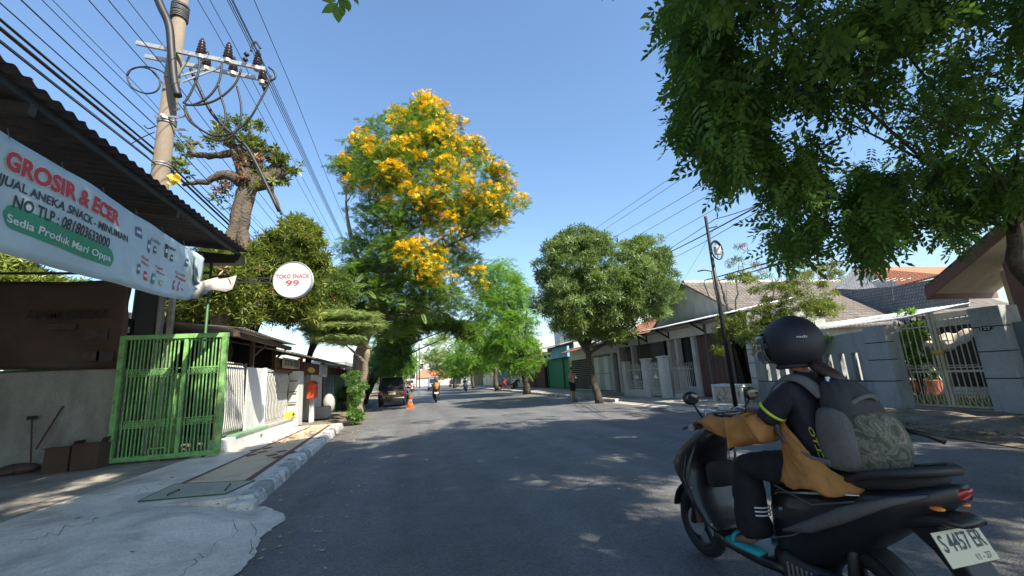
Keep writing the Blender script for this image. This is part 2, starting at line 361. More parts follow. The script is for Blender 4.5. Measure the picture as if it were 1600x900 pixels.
# ================================================================== GROUND
def struct(mb, name, m, **k):
    o = mb.build(name, m, org=k.pop('org', (0, 0, 0)), **k); o['kind'] = 'structure'; return o
g = MB(); g.add([(-900, -300, -.03), (900, -300, -.03), (900, 1500, -.03), (-900, 1500, -.03)], [(0, 1, 2, 3)]); struct(g, 'ground', m_dirt)
def road_z(x): return -.0009*(x-3.3)**2*1.0+.0
g = MB(); g.sheet([[(x, y, .012*(1-((x-3.3)/6.5)**2)-.008) for x in np.linspace(-3.2, 9.3, 14)] for y in (-25, -5, 0, 10, 30, 60, 120, 400)]); struct(g, 'road', m_asph, smooth=True)
KX = lambda y: -1.99-.0465*(y-6.45)
# left: concrete apron ramping down to the road, then the raised footway
def apron_edge(y): return -1.42-.03*max(0, y-3)-.9*max(0, (y-5.9))**1.5
g = MB(); rows = []
for y in np.concatenate([np.linspace(-8, 2, 14), np.linspace(2.1, 6.5, 130)]):
    xe = -1.35-.05*y*.3+.05*math.sin(y*2.1)+.03*math.sin(y*5.7)+.010*math.sin(y*19)+.006*math.sin(y*41)
    if y > 5.7: xe -= .45*((y-5.7)/.8)**1.6
    r = []
    for t in np.linspace(0, 1, 24):
        x = -4.62+(xe+4.62)*t; k = min(1, max(0, (xe-x)/1.35)); z = .008+.142*(k*k*(3-2*k))
        r.append((x, y, z+.004*math.sin(x*3+y*1.7)))
    rows.append(r)
g.sheet(rows); apron = struct(g, 'apron', m_apron, smooth=True)
m_drk = mat('crack_dirt', (.16, .15, .135), .95, bump=0)
g = MB(); g.bb((-14, -8, -.02), (-4.66, 11.3, .155)); struct(g, 'yard_floor', m_conc_d)
g = MB(); g.bb((-4.66, -8, -.02), (-4.62, 6.5, .13)); g.bb((-4.66, 6.5, -.02), (-4.62, 11.3, .13)); struct(g, 'drain_groove', m_black)
g = MB(); g.prism([(-4.62, 6.5, -.02), (KX(6.5)-.21, 6.5, -.02), (KX(17)-.21, 17.1, -.02), (-4.62, 17.1, -.02)], (0, 0, .17)); struct(g, 'pavement', m_apron)
g = MB(); g.sheet([[(x+(.12*math.sin(y*.9) if i == 3 else 0), y, z) for i, (x, z) in enumerate([(-9, .13), (-4.2, .12), (-3.4, .10), (-2.75, .012)])] for y in np.linspace(17.08, 90, 60)]); struct(g, 'verge', m_dirt, smooth=True)
g = MB(); g.sheet([[(x, y, .158) for x in (-14, -4.62)] for y in (11.3, 17, 90)]); struct(g, 'side_yard', m_dirt)
# beige strip with maroon borders, one slab before it
bs = thing('paved_strip', 'beige footway strip with maroon borders beside the left kerb', 'paving', (-3, 12, .15)); bs['kind'] = 'structure'; del bs['category']
def strip(y0, y1, f0, f1, z=.1545, n=8):
    g = MB(); g.sheet([[(f0(y), y, z), (f1(y), y, z)] for y in np.linspace(y0, y1, n)]); return g
strip(7.05, 16.7, lambda y: -3.36-.008*(y-7), lambda y: KX(y)-.44).build('strip_surface', m_beige, bs)
strip(7.05, 16.7, lambda y: -3.44-.008*(y-7), lambda y: -3.365-.008*(y-7), .156).build('border', m_maroon, bs)
strip(7.05, 16.7, lambda y: KX(y)-.435, lambda y: KX(y)-.335, .156).build('border', m_maroon, bs)
for (px, py) in [(392, 711), (410, 706), (425, 711), (440, 705), (398, 703), (455, 707), (418, 700), (434, 714)]:
    c = GZ(px, py, .158); g = MB()
    g.add([c+np.array([-.13, 0, 0]), c+np.array([0, -.22, 0]), c+np.array([.13, 0, 0]), c+np.array([0, .22, 0])], [(0, 1, 2, 3)]); g.build('diamond_tile', m_maroon, bs)
sl_ = [GZ(*q, .157) for q in ((216, 784), (352, 772), (398, 751), (272, 757))]
g = MB(); g.prism(sl_, (0, 0, .006)); t = g.build('cover_slab', m_slab, bs)
for (a, b) in (((262, 775), (280, 767)), ((352, 767), (360, 758))):
    g = MB(); p, q = GZ(*a, .165), GZ(*b, .165); g.tube([p, p+[0, 0, .02], q+[0, 0, .02], q], .008, 6); g.build('lifting_handle', m_steel_d, t)
for k in range(4):
    g = MB(); a, b = sl_[k], sl_[(k+1) % 4]; g.bar(a+[0, 0, .004], b+[0, 0, .004], .012, .012); g.build('slab_edge', m_greend, t)
# cracks in the apron and between slabs
def apz(x, y):
    if y > 6.5: return .1505
    xe = -1.35-.05*y*.3+.05*math.sin(y*2.1)+.03*math.sin(y*5.7)
    if y > 5.7: xe -= .45*((y-5.7)/.8)**1.6
    k = min(1, max(0, (xe-x)/1.35)); return .008+.142*(k*k*(3-2*k))+.004*math.sin(x*3+y*1.7)+.002
def crack(pts, z=.0):
    g = MB(); P = []
    for (a, b) in zip(pts[:-1], pts[1:]):
        for t_ in np.linspace(0, 1, 7)[:-1]:
            P.append(np.array([a[0]+(b[0]-a[0])*t_, a[1]+(b[1]-a[1])*t_])+RNG.normal(0, 5, 2)*[1, .5])
    W = [GZ(p[0], p[1], .15) for p in P]
    for i, p in enumerate(W[:-1]):
        q = W[i+1]; zz = lambda v: apz(v[0], v[1])+.0015; d = (q-p)[:2]; L_ = np.hypot(*d)+1e-6; nn = np.array([-d[1], d[0]])/L_*random.uniform(.001, .004)
        g.add([(p[0]+nn[0], p[1]+nn[1], zz(p)), (p[0]-nn[0], p[1]-nn[1], zz(p)), (q[0]-nn[0], q[1]-nn[1], zz(q)), (q[0]+nn[0], q[1]+nn[1], zz(q))], [(0, 1, 2, 3)])
    return g
g = MB(); g.sheet([[(lambda q: (q[0], q[1], apz(q[0], q[1])+.003))(GZ(268+118*t+s_*(50-14*t)+3*math.sin(t*17), 905-80*t+s_*4+2*math.sin(t*23+s_), .05)) for s_ in np.linspace(0, 1, 6)] for t in np.linspace(0, 1, 40)]); pass
for pts in ([(365, 795), (372, 812), (330, 845), (300, 862), (268, 898)], [(188, 778), (214, 768), (240, 757), (268, 752)], [(150, 812), (120, 822), (60, 840), (20, 850)], [(318, 757), (290, 762), (262, 768)], [(395, 800), (398, 840), (402, 858)]):
    o = crack(pts).build('crack', m_drk, apron)
kerb = thing('kerb', 'worn black and white kerb along the left footway', 'kerb', (-2.1, 6.5, 0)); kerb['kind'] = 'structure'; del kerb['category']
y = 6.5; i = 0
while y < 16.9:
    L = .5+random.uniform(-.03, .03); x = KX(y+L/2)
    g = MB(); dz = random.uniform(-.012, .01)
    g.prism([(x-.21, 0, -.02), (x+.03, 0, -.02), (x+.01, 0, .11+dz), (x-.03, 0, .165+dz), (x-.21, 0, .165+dz)], (0, L-.018, 0))
    g.v = [(vx-.0465*(vy-L/2)*.9, vy+y, vz) for vx, vy, vz in g.v]
    g.build('kerb_stone', [m_kerbw, m_kerbw, m_kerbk][(i*2) % 3 if i % 5 else 0], kerb, bevel=.018); y += L; i += 1
g = MB(); g.bb((-2.24, 6.28, -.02), (-1.93, 6.48, .12)); g.build('kerb_stone', m_kerbw, kerb, bevel=.03)

# right side: footway, kerb blocks, rubble verge
g = MB(); g.bb((9.15, 8.2, -.02), (13.2, 80, .15)); struct(g, 'footway', m_conc_d)
g = MB(); g.bb((11.3, -8, -.02), (30, 8.2, .14)); g.bb((13.2, 8.2, -.02), (30, 60, .14)); struct(g, 'house_yard', m_conc_d)
rk = thing('kerb', 'painted kerb blocks along the right footway', 'kerb', (9, 10, 0)); rk['kind'] = 'structure'; del rk['category']
def rkerb(y0, y1, ms, h=.16, L=.5):
    y = y0; i = 0
    while y < y1-.05:
        l = min(L, y1-y); g = MB(); g.prism([(8.92, 0, -.02), (9.16, 0, -.02), (9.16, 0, h), (8.96, 0, h), (8.93, 0, h-.03)], (0, l-.02, 0)); g.v = [(a, b+y, c) for a, b, c in g.v]
        g.build('kerb_stone', ms[i % len(ms)], rk, bevel=.015); y += l; i += 1
rkerb(8.3, 11.6, [m_maroon, m_maroon, m_kerbw], .2, .55); rkerb(18.4, 20.2, [m_kerbw, m_kerbk]); rkerb(22.6, 40, [m_kerbw, m_kerbk]); rkerb(44, 62, [m_kerbw, m_kerbk], L=1)
g = MB(); g.sheet([[(x, y, z) for x, z in ((8.7, .006), (9.3, .1), (10.6, .155))] for y in (11.6, 13, 18.4)]); struct(g, 'driveway', m_conc)
rows = []
for y in np.linspace(-8, 8.35, 70):
    rows.append([(8.55+.22*math.sin(y*1.3)+t*2.9, y, .01+.15*min(1, t*2.2)+.10*max(0, math.sin(t*3.1))*(.5+.5*math.sin(y*2.3+t*4))+(random.uniform(-.02, .02) if 0 < t < 1 else 0)) for t in np.linspace(0, 1, 26)])
g = MB(); g.sheet(rows); struct(g, 'rubble_verge', m_dirt, smooth=True)
# broken concrete lumps and stones on that verge
g = MB()
for k in range(900):
    x = random.uniform(8.7, 10.8); y = random.uniform(1.5, 8.2); s_ = random.choice([.015, .02, .03, .05])
    n0 = len(g.v); g.ell((x, y, .12), (s_*random.uniform(.8, 1.6), s_*random.uniform(.8, 1.4), s_*.5), 6, 4, R=rotm(rz=random.uniform(0, 3), rx=random.uniform(-.4, .4)))
o = g.build('stones', m_dirt, org=(0, 0, 0)); o['kind'] = 'stuff'; o['label'] = 'grey stones and rubble on the right verge'

# litter: fallen leaves and paper bits on the road, each a small curled sheet
def litter(name, m, pts, s0, label):
    g = MB()
    for (x, y, z) in pts:
        s_ = s0*random.uniform(.6, 1.3); a = random.uniform(0, 6.3); c, d = math.cos(a), math.sin(a)
        P = [(-1, 0, .25), (0, -.45, .0), (1, 0, .3), (0, .45, .1)]
        g.add([(x+s_*(c*p[0]-d*p[1]), y+s_*(d*p[0]+c*p[1]), z+s_*p[2]+.004) for p in P], [(0, 1, 2, 3)])
    o = g.build(name, m, org=(0, 0, 0)); o['kind'] = 'stuff'; o['label'] = label; return o
m_litter = mat('pale_leaf', (.42, .38, .20), .7, var=.4, vs=9, bump=0)
m_litterb = mat('brown_leaf', (.20, .10, .04), .8, var=.4, vs=9, bump=0)
P1 = [(random.uniform(-1.9, -.6)+.0, random.uniform(3, 17), .004) for k in range(130)]+[(random.uniform(-1, 6), random.uniform(2.5, 14), .004) for k in range(26)]
litter('leaf_litter', m_litter, P1, .032, 'pale fallen leaves scattered on the road by the left kerb')
P2 = [(random.uniform(-3.6, -2.9), random.uniform(12, 17), .16) for k in range(120)]+[(random.uniform(-3.9, -2.2), random.uniform(17, 24), .12) for k in range(160)]+[(random.uniform(-4, -1.6), random.uniform(2, 9), .16) for k in range(10)]+[tuple(GZ(150, 811, .15))]
litter('dry_leaves', m_litterb, P2, .045, 'brown dry leaves on the left footway')

# ================================================================== LEFT: near shop with canopy, banner, gate
shop = thing('shop_canopy', 'dark corrugated sheet canopy over the near left forecourt', 'canopy', (-5, 5, .15))
EX, EZ = -3.95, 4.84
def corr(x0, z0, x1, z1, y0, y1, per=.2, amp=.022, n=8):
    g = MB(); ys = np.arange(y0, y1+1e-6, per/n); rows = []
    for t in (0, 1):
        rows.append([(x0+(x1-x0)*t, y, z0+(z1-z0)*t+amp*math.cos(2*math.pi*y/per)) for y in ys])
    g.sheet(rows); return g
y = -3.0; k = 0
while y < 11.3:
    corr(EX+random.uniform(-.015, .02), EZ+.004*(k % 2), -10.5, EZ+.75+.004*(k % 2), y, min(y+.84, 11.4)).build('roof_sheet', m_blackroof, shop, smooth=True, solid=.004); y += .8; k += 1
rz_ = lambda x: EZ-.055+(.75)*(EX-x)/(10.5+EX)
for x in (-4.12, -5.3, -6.6, -7.9, -9.2):
    g = MB(); g.bar((x, -3, rz_(x)-.04), (x, 11.35, rz_(x)-.04), .05, .09); g.build('purlin', m_steel_d, shop)
for y in (-1, 2.2, 5.3, 8.4, 11.25):
    g = MB(); g.bar((-4.1, y, rz_(-4.1)-.14), (-10.4, y, rz_(-10.4)-.14), .09, .12); g.build('rafter', m_steel_d, shop)
# truss at the far end, above the banner wall
for a, b in (((-4.7, 11.2, 4.28), (-10, 11.2, 4.28)), ((-10, 11.2, 4.28), (-8.4, 11.2, 5.1)), ((-8.4, 11.2, 5.1), (-6.9, 11.2, 4.28)), ((-7.2, 11.2, 4.28), (-7.2, 11.2, 5.0))):
    g = MB(); g.bar(a, b, .05); g.build('truss_bar', m_steel_d, shop)
g = MB(); g.tube([(-4.68, 11.22, .1), (-4.68, 11.22, 4.7)], .03, 10); g.build('post', m_greend, shop, smooth=True)
g = MB(); g.bb((-5.1, 11.1, 4.5), (-4.02, 11.36, 4.72)); g.build('end_beam', m_black, shop)
g = MB(); g.bb((-10.4, -3, .1), (-10.3, 11, 5.3)); g.build('back_wall', m_plaster, shop)
# dark column beside the gate
clm = thing('column', 'dark steel column standing between the brown banner and green gate', 'column', (-5.8, 11.1, .15))
g = MB(); g.bb((-5.98, 11.0, .1), (-5.62, 11.25, 4.6)); g.build('column_core', m_steel_d, clm)
g = MB(); g.bb((-5.56, 10.98, .1), (-5.48, 11.1, 4.6)); g.build('downpipe', m_plaster, clm)
g = MB(); g.bb((-5.36, 10.98, .1), (-5.28, 11.1, 4.6)); g.build('downpipe', m_zinc, clm)
# party wall
pw = thing('boundary_wall', 'grey rendered wall under the dark brown banner', 'wall', (-8, 11.1, .15))
g = MB(); g.bb((-14, 11.02, .1), (-5.99, 11.2, 2.12)); g.build('wall', m_plaster, pw)
g = MB(); g.bb((-14, 11.0, 2.12), (-5.99, 11.22, 2.17)); g.build('coping', m_greend, pw)
# brown banner hung over it
m_bban = mat('brown_banner', (.075, .045, .028), .6, var=.3, vs=1.1, bump=.1, stain=(.03, .03, .035), ss=.8, sa=.8)
bb_ = thing('banner', 'faded dark brown vinyl banner hung on wires above the grey wall', 'banner', (-8, 11, 2.2))
def bbd(x, z): return .05*math.sin(x*2.3+z*1.8)+.035*math.sin(x*4.1+z*4.6)+.03*math.sin(z*9+x*2.2)*max(0, (z-2.9))
rows = [[(x, 10.86+bbd(x, z), z+(0 if j else .04*math.sin(x*1.3))) for x in np.linspace(-13.5, -6.02, 60)] for j, z in enumerate(np.linspace(2.14, 4.02, 16))]
g = MB(); g.sheet(rows); g.build('cloth', m_bban, bb_, smooth=True, solid=.003)
m_bbt = mat('faded_print', (.022, .018, .018), .6, var=.2, bump=0)
m_bbp = mat('faded_photo', (.06, .045, .038), .6, var=.6, vs=7, bump=0)
a_ = AY(112, 500, 10.8); b_ = AY(170, 493, 10.8)
text('AYAM TERBAIK', AY(40, 500, 10.78), (1, 0, 0), (0, 0, 1), b_[0]-AY(40, 500, 10.78)[0], .20, m_bbt, bb_, .02, ext=.03)
for (px, py, w_, h_) in ((40, 563, .35, .16), (148, 522, .42, .25), (140, 556, .3, .2), (162, 556, .3, .2), (95, 510, .5, .12)):
    c = AY(px, py, 10.78); g = MB(); g.box(c+[0, .035, 0], (w_, .006, h_)); g.build('food_picture', m_bbp, bb_)
# things leaning or lying by the wall
br = thing('broom', 'long handled broom leaning upside down on the grey wall', 'broom', (-7.3, 10.9, .16))
p0, p1 = AY(48, 722, 10.85), AY(50, 655, 10.9); g = MB(); g.tube([p0, p1], .014, 8); g.build('handle', m_wood, br)
g = MB(); g.box(p1+[0, 0, .03], (.16, .05, .07)); g.build('broom_head', m_steel_d, br, bevel=.01)
st = MB(); st.tube([AY(56, 702, 10.8), AY(99, 634, 10.97)], .016, 8); tag(st.build('stick', m_wood), 'thin wooden stick leaning diagonally against the grey wall', 'stick')
m_card = mat('cardboard', (.09, .06, .042), .85, var=.2, bump=.1)
for (x0, x1, y0, y1, lab) in ((76, 120, 726, 696, 'brown cardboard box on the floor by the grey wall, left of the pair'), (118, 165, 724, 690, 'taller brown cardboard box by the grey wall, right of the pair')):
    a = AY(x0, y0, 10.55); b = AY(x1, y1, 10.55); c = thing('cardboard_box', lab, 'box', ((a[0]+b[0])/2, 10.6, .156), group='cardboard boxes by the wall')
    g = MB(); g.bb((a[0], 10.4, .157), (b[0]-.02, 10.8, b[2]-.02)); g.build('carton', m_card, c, bevel=.006)
    g = MB(); g.bb((a[0]-.02, 10.38, b[2]-.02), (b[0]-.01, 10.58, b[2])); g.box((b[0]-.06, 10.7, b[2]+.03), (.02, .3, .12), R=rotm(ry=.5)); g.build('flap', m_card, c)
c = GZ(35, 738, .16)-[0, .25, 0]; g = MB(); g.ell(c+[0, .15, .08], (.33, .18, .11), 14, 8); g.ell(c+[-.12, .0, .06], (.2, .14, .08), 12, 6)
tag(g.build('sack', m_brown, smooth=True), 'dark brown sack slumped at the foot of the grey wall', 'sack')

# light blue vinyl banner under the eave
m_ban = mat('banner_vinyl', (.47, .61, .67), .45, var=.07, vs=1.2, bump=.45, bd=.03, bs=5, stain=(.42, .55, .6), ss=1.5, sa=.4, grain=.03)
m_banr = mat('print_red', (.55, .035, .045), .5, var=.06, bump=0, grain=0); m_bank = mat('print_black', (.03, .035, .05), .5, var=.1, bump=0, grain=0)
m_bang = mat('print_green', (.03, .30, .16), .5, var=.08, bump=0, grain=0); m_banw = mat('print_white', (.75, .78, .78), .5, var=.03, bump=0, grain=0); m_bano = mat('print_brown', (.35, .12, .08), .5, bump=0, grain=0); m_bany = mat('print_lime', (.3, .5, .12), .5, bump=0, grain=0); m_banb = mat('print_blue', (.08, .13, .28), .5, bump=0, grain=0)
BX = -4.06
def bdx(y, z): return .024*math.sin(y*1.9+z*2.2)+.014*math.sin(y*4.3-z*3)+.006*math.sin(y*9.1+z*11)
def topz(y): return 4.21-.018*(y-5)+.02*math.sin(y*1.1)
BY = [3.2, 4.2, 5.24, 6.3, 7.28, 8.2, 8.9, 9.38]; BZ = [2.95, 2.96, 2.985, 3.02, 3.055, 3.1, 3.18, 3.32]
def botz(y): return float(np.interp(y, BY, BZ))
ban = thing('banner', 'light blue snack shop banner hanging under the dark canopy eave', 'banner', (BX, 6.5, 3))
rows = []
for y in np.linspace(3.2, 9.36, 90):
    rows.append([(BX+bdx(y, z), y, z) for z in np.linspace(botz(y), topz(y), 12)])
g = MB(); g.sheet(rows); g.build('cloth', m_ban, ban, smooth=True, solid=.002)
# torn, curled end flapping out
g = MB(); A_ = [(BX, 9.36, 3.32), (BX+.03, 9.36, 3.7), (BX+.02, 9.36, 4.13)]
rows = []
P0 = [AX(312, 465, BX), AX(322, 440, BX+.0), AX(340, 433, BX)]; P1_ = [AX(330, 452, BX+.1), AX(336, 443, BX+.14), AX(342, 436, BX+.1)]; P2_ = [AX(352, 456, BX+.25), AX(360, 445, BX+.22), AX(356, 434, BX+.18)]; P3_ = [AX(363, 452, BX+.3), AX(367, 441, BX+.34), AX(370, 430, BX+.22)]
rows = [[AX(300, 466, BX), AX(306, 452, BX), AX(313, 440, BX)], P0, P1_, P2_, P3_]
g.sheet(rows); g.build('torn_end', m_conc, ban, smooth=True, solid=.002)
g = MB(); g.sheet([[AX(302, 402, BX), AX(301, 425, BX), AX(303, 447, BX)], [AX(306, 402, BX+.12), AX(309, 425, BX+.16), AX(312, 444, BX+.05)], [AX(303, 400, BX+.02), AX(304, 420, BX+.1), AX(308, 436, BX+.1)]]); g.build('torn_strip', m_ban, ban, smooth=True, solid=.002)
def bt(s, A, B, h, m, bold=.03, ext=.008, cap=None):
    a = AX(*A, BX); b = AX(*B, BX); d = b-a; L = np.linalg.norm(d); up = np.cross(np.cross(np.array([0, 1, 0]), [0, 0, 1]), d/L); up = np.array([0, -d[2]/L, d[1]/L])
    text(s, a, d, up, L, h, m, ban, bold, disp=lambda p: bdx(p[1], p[2]), ext=ext, name='lettering')
print('BAN', AX(8, 262, BX), AX(188, 356, BX), AX(8, 235, BX))
bt('GROSIR & ECER', (7, 262), (187, 355), .235, m_banw, .075, .006); bt('GROSIR & ECER', (8, 261), (186, 354), .215, m_banr, .045, .010)
bt('MENJUAL ANEKA SNACK - MINUMAN', (-34, 272), (197, 382), .135, m_bank, .02)
bt('NO TLP : 081803633000', (24, 324), (168, 388), .145, m_bank, .025)
# green rounded label
a = AX(6, 352, BX); b = AX(172, 419, BX)
def rrect(y0, z0, y1, z1, h, r, x, nn=6):
    pts = []; d = np.array([0, y1-y0, z1-z0]); L = np.linalg.norm(d); d = d/L; u = np.array([0, -d[2], d[1]])
    for cx, cy, a0 in ((L-r, h-r, 0), (r, h-r, 90), (r, r, 180), (L-r, r, 270)):
        for k in range(nn+1):
            t = R_(a0+90*k/nn); pts.append(np.array([x, y0, z0])+d*(cx+r*math.cos(t))+u*(cy+r*math.sin(t)))
    return pts
pts = rrect(a[1], a[2], b[1], b[2], .25, .11, BX)
g = MB(); c = sum(pts)/len(pts); rr = [[p+np.array([bdx(p[1], p[2])+.006, 0, 0]) for p in pts]]
# banded fill so that it follows the cloth
L = b[1]-a[1]; rows = []
for t in np.linspace(0, 1, 40):
    e = min(t, 1-t)*L; q = .11-math.sqrt(max(0, .11**2-(max(0, .11-e))**2)); y0 = a[1]+(b[1]-a[1])*t; z0 = a[2]+(b[2]-a[2])*t
    rows.append([(BX+bdx(y0, z)+.006, y0, z) for z in (z0+q, z0+.13, z0+.26-q)])
g = MB(); g.sheet(rows); g.build('green_label', m_bang, ban, smooth=True)
bt('Sedia Produk Mari Oppa', (12, 350), (168, 412), .12, m_banw, .02, .011)
g = MB(); c = AX(181, 404, BX); g.add([c+np.array([.012, -.05, 0]), c+np.array([.012, 0, -.06]), c+np.array([.012, .05, 0]), c+np.array([.012, 0, .06])], [(0, 1, 2, 3)]); g.build('green_diamond', m_bang, ban)
# product pictures at the right of the banner: small printed word and packet shapes
for (px, py, m, w_, h_) in [(216, 363, m_banb, .18, .16), (233, 385, m_banb, .10, .22), (244, 390, m_wireg, .09, .12), (263, 392, m_bank, .10, .24), (271, 403, m_bank, .09, .12), (290, 410, m_banb, .12, .15), (213, 420, m_banb, .09, .16), (227, 431, m_banr, .11, .14), (240, 435, m_bang, .09, .17), (252, 442, m_bany, .11, .1), (272, 445, m_bano, .05, .18), (279, 447, m_bano, .05, .18), (285, 452, m_banb, .06, .05)]:
    c = AX(px, py, BX); rows = []
    sk_ = random.uniform(-.02, .02); tp_ = random.uniform(.55, 1.0); n = 8; P = [c+np.array([bdx(c[1], c[2])+.010, w_/2*u*(tp_ if v > 0 else 1)+sk_*v, h_/2*v]) for u, v in ((-1, -.9), (-.8, -1), (.8, -1), (1, -.9), (1, .85), (.7, 1), (-.7, 1), (-1, .85))]
    g = MB(); g.add(P, [tuple(range(n))]); pp_ = g.build('product_picture', m, ban)
    g = MB(); g.add([c+np.array([bdx(c[1], c[2])+.013, u*w_*.32, v*h_*.14]) for u, v in ((-1, -1), (1, -1), (1, 1), (-1, 1))], [(0, 1, 2, 3)]); g.build('pack_label', m_banw, pp_)
for s, A, B, m, h in [('Pangsit', (219, 403), (232, 410), m_banr, .05), ('Snack', (219, 410), (232, 417), m_bano, .04), ('Kripik', (245, 418), (258, 424), m_banr, .05), ('Manis', (247, 425), (260, 431), m_bano, .04), ('Kacang', (275, 427), (288, 433), m_banr, .045), ('Pedas', (275, 434), (290, 441), m_banr, .05), ('Coklat', (236, 375), (252, 383), m_banb, .05), ('Wafer', (262, 386), (276, 393), m_bank, .05)]:
    bt(s, A, B, h, m, .03, .011)

for y_ in np.arange(3.6, 9.4, .72): g = MB(); g.tube([(BX+.01, y_, topz(y_)-.03), (BX-.04, y_+.02, topz(y_)+.10)], .004, 5); g.build('tie_rope', m_wireg, ban)
# green swing gate
gx0, gx1, gz0, gz1, gy = -6.04, -4.1, .24, 2.74, 10.82
gate = thing('swing_gate', 'open light green steel gate with thin bars and two rows of rings', 'gate', (gx1, gy, .15))
def gbar(a, b, w_, nm, m, wy=None, y=gy):
    g = MB(); g.bar((a[0], y, a[1]), (b[0], y, b[1]), w_, wy or w_); return g.build(nm, m, gate, bevel=.006)
fr = MB()
for a, b in (((gx0, gz0), (gx0, gz1)), ((gx1, gz0), (gx1, gz1))): gbar(a, b, .10, 'frame_post', m_green, .12)
for z in (gz0, gz1): gbar((gx0-.06, z), (gx1+.06, z), .10, 'frame_rail', m_green, .1)
gbar((-4.86, gz0), (-4.86, gz1), .075, 'frame_post', m_green, .06)
gbar((-5.0, gz0), (-5.0, gz1), .03, 'frame_post', m_green, .03)
xs = list(np.linspace(gx0+.14, -5.08, 13))+list(np.linspace(-4.76, gx1-.10, 9))
for x in xs: gbar((x, gz0), (x+random.uniform(-.006, .006), gz1), .024, 'bar', m_green)
for z in (.92, 1.98):
    gbar((gx0, z+.075), (gx1, z+.075), .012, 'ring_rail', m_green); gbar((gx0, z-.075), (gx1, z-.075), .012, 'ring_rail', m_green)
    for x0, x1 in list(zip(xs[:12], xs[1:13]))+[(-5., -4.86)]+list(zip(xs[13:], xs[14:])):
        g = MB(); g.torus(((x0+x1)/2, gy-.01, z), .066, .010, 16, 6, ax=(0, 1, 0)); g.build('ring', m_green, gate, smooth=True)
for a, b in (((-5.35, .42), (-5.05, .42)), ((-5.35, .3), (-5.35, .42)), ((-5.05, .3), (-5.05, .42))): gbar(a, b, .025, 'latch', m_green, .03, gy-.04)
g = MB(); g.torus((gx0+.0, gy-.07, 1.45), .06, .012, 12, 6, ax=(1, 0, 0), a0=0, a1=math.pi); g.build('pull_handle', m_green, gate)
for x in (-5.1, -4.35):
    g = MB(); g.disc((x, gy, .2), .045, .04, 12, ax=(0, 1, 0)); g.build('roller', m_steel_d, gate)
# folded second leaf behind it
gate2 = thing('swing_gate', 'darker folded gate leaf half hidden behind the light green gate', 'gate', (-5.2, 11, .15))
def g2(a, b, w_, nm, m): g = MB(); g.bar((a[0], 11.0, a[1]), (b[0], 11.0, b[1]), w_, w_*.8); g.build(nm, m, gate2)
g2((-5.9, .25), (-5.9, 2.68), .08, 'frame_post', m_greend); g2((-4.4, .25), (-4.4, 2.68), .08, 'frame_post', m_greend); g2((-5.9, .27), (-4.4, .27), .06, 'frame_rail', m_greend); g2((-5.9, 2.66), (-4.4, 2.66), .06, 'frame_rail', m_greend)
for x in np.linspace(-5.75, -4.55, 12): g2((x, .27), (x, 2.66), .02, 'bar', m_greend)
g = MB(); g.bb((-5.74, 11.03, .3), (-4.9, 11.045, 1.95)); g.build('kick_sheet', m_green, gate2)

# round hanging shop sign on a bracket
sc = AX(459, 438, -3.35); sc = AY(459, 438, 11.3)
sg = thing('round_sign', 'round white hanging sign with red lettering on a black bracket', 'sign', tuple(sc))
th = R_(-6); ax_ = np.array([-.10, -1, 0]); ax_ = ax_/np.linalg.norm(ax_); rt = np.array([-ax_[1], ax_[0], 0])
m_signr = mat('sign_muted_red', (.36, .09, .10), .5, bump=0, grain=0)
m_signw = mat('sign_white', (.56, .58, .62), .4, var=.03, bump=0, grain=.02)
g = MB(); g.disc(sc, .46, .14, 40, ax=ax_); g.build('sign_drum', m_signw, sg, bevel=.01, smooth=False)
g = MB(); g.torus(sc+ax_*.07, .455, .014, 40, 6, ax=ax_); g.build('rim', m_galv, sg, smooth=True)
text('TOKO SNACK', sc+ax_*.07-rt*.40+np.array([0, 0, .035]), rt, (0, 0, 1), .80, .11, m_signr, sg, .02, ext=.006)
text('99', sc+ax_*.07-rt*.16+np.array([0, 0, -.16]), rt, (0, 0, 1), .32, .15, m_signr, sg, .02, ext=.006)
for z in (.07, -.05):
    g = MB(); g.bar(sc-rt*.46+np.array([0, 0, z]), (-4.68, 11.22, sc[2]+z+.02), .03); g.build('bracket_bar', m_black, sg)
for k in range(4):
    a = sc-rt*.5; b = np.array([-4.68, 11.22, sc[2]]); p = a+(b-a)*(k/4); q = a+(b-a)*((k+1)/4)
    g = MB(); g.bar(p+[0, 0, -.05], q+[0, 0, .08], .015); g.build('bracket_brace', m_black, sg)
# ================================================================== LEFT: neighbours along the footway
FX = -4.3
def wallbox(name, label, cat, y0, y1, z0, z1, m, x=FX, t=.14, part='wall'):
    o = thing(name, label, cat, (x-t/2, (y0+y1)/2, z0)); g = MB(); g.bb((x-t, y0, z0), (x, y1, z1)); g.build(part, m, o, bevel=.01); return o
lw = wallbox('planter_wall', 'low white wall with a green painted top below the first bar fence', 'wall', 11.35, 17.1, .1, .42, m_white, x=FX+.16, t=.4)
g = MB(); g.bb((FX-.24, 11.9, .42), (FX+.2, 14.25, .47)); g.build('coping', mat('green_coping', (.15, .30, .17), .7, bump=.2, stain=(.3, .3, .27)), lw, bevel=.008)
g = MB(); g.bb((FX-.2, 14.3, .42), (FX+.2, 17.05, .48)); g.build('coping', m_conc, lw, bevel=.008)
g = MB(); g.tube([(FX+.1, 13.7, .25), (FX+.2, 13.7, .25)], .04, 10); g.build('drain_pipe', m_wireg, lw)
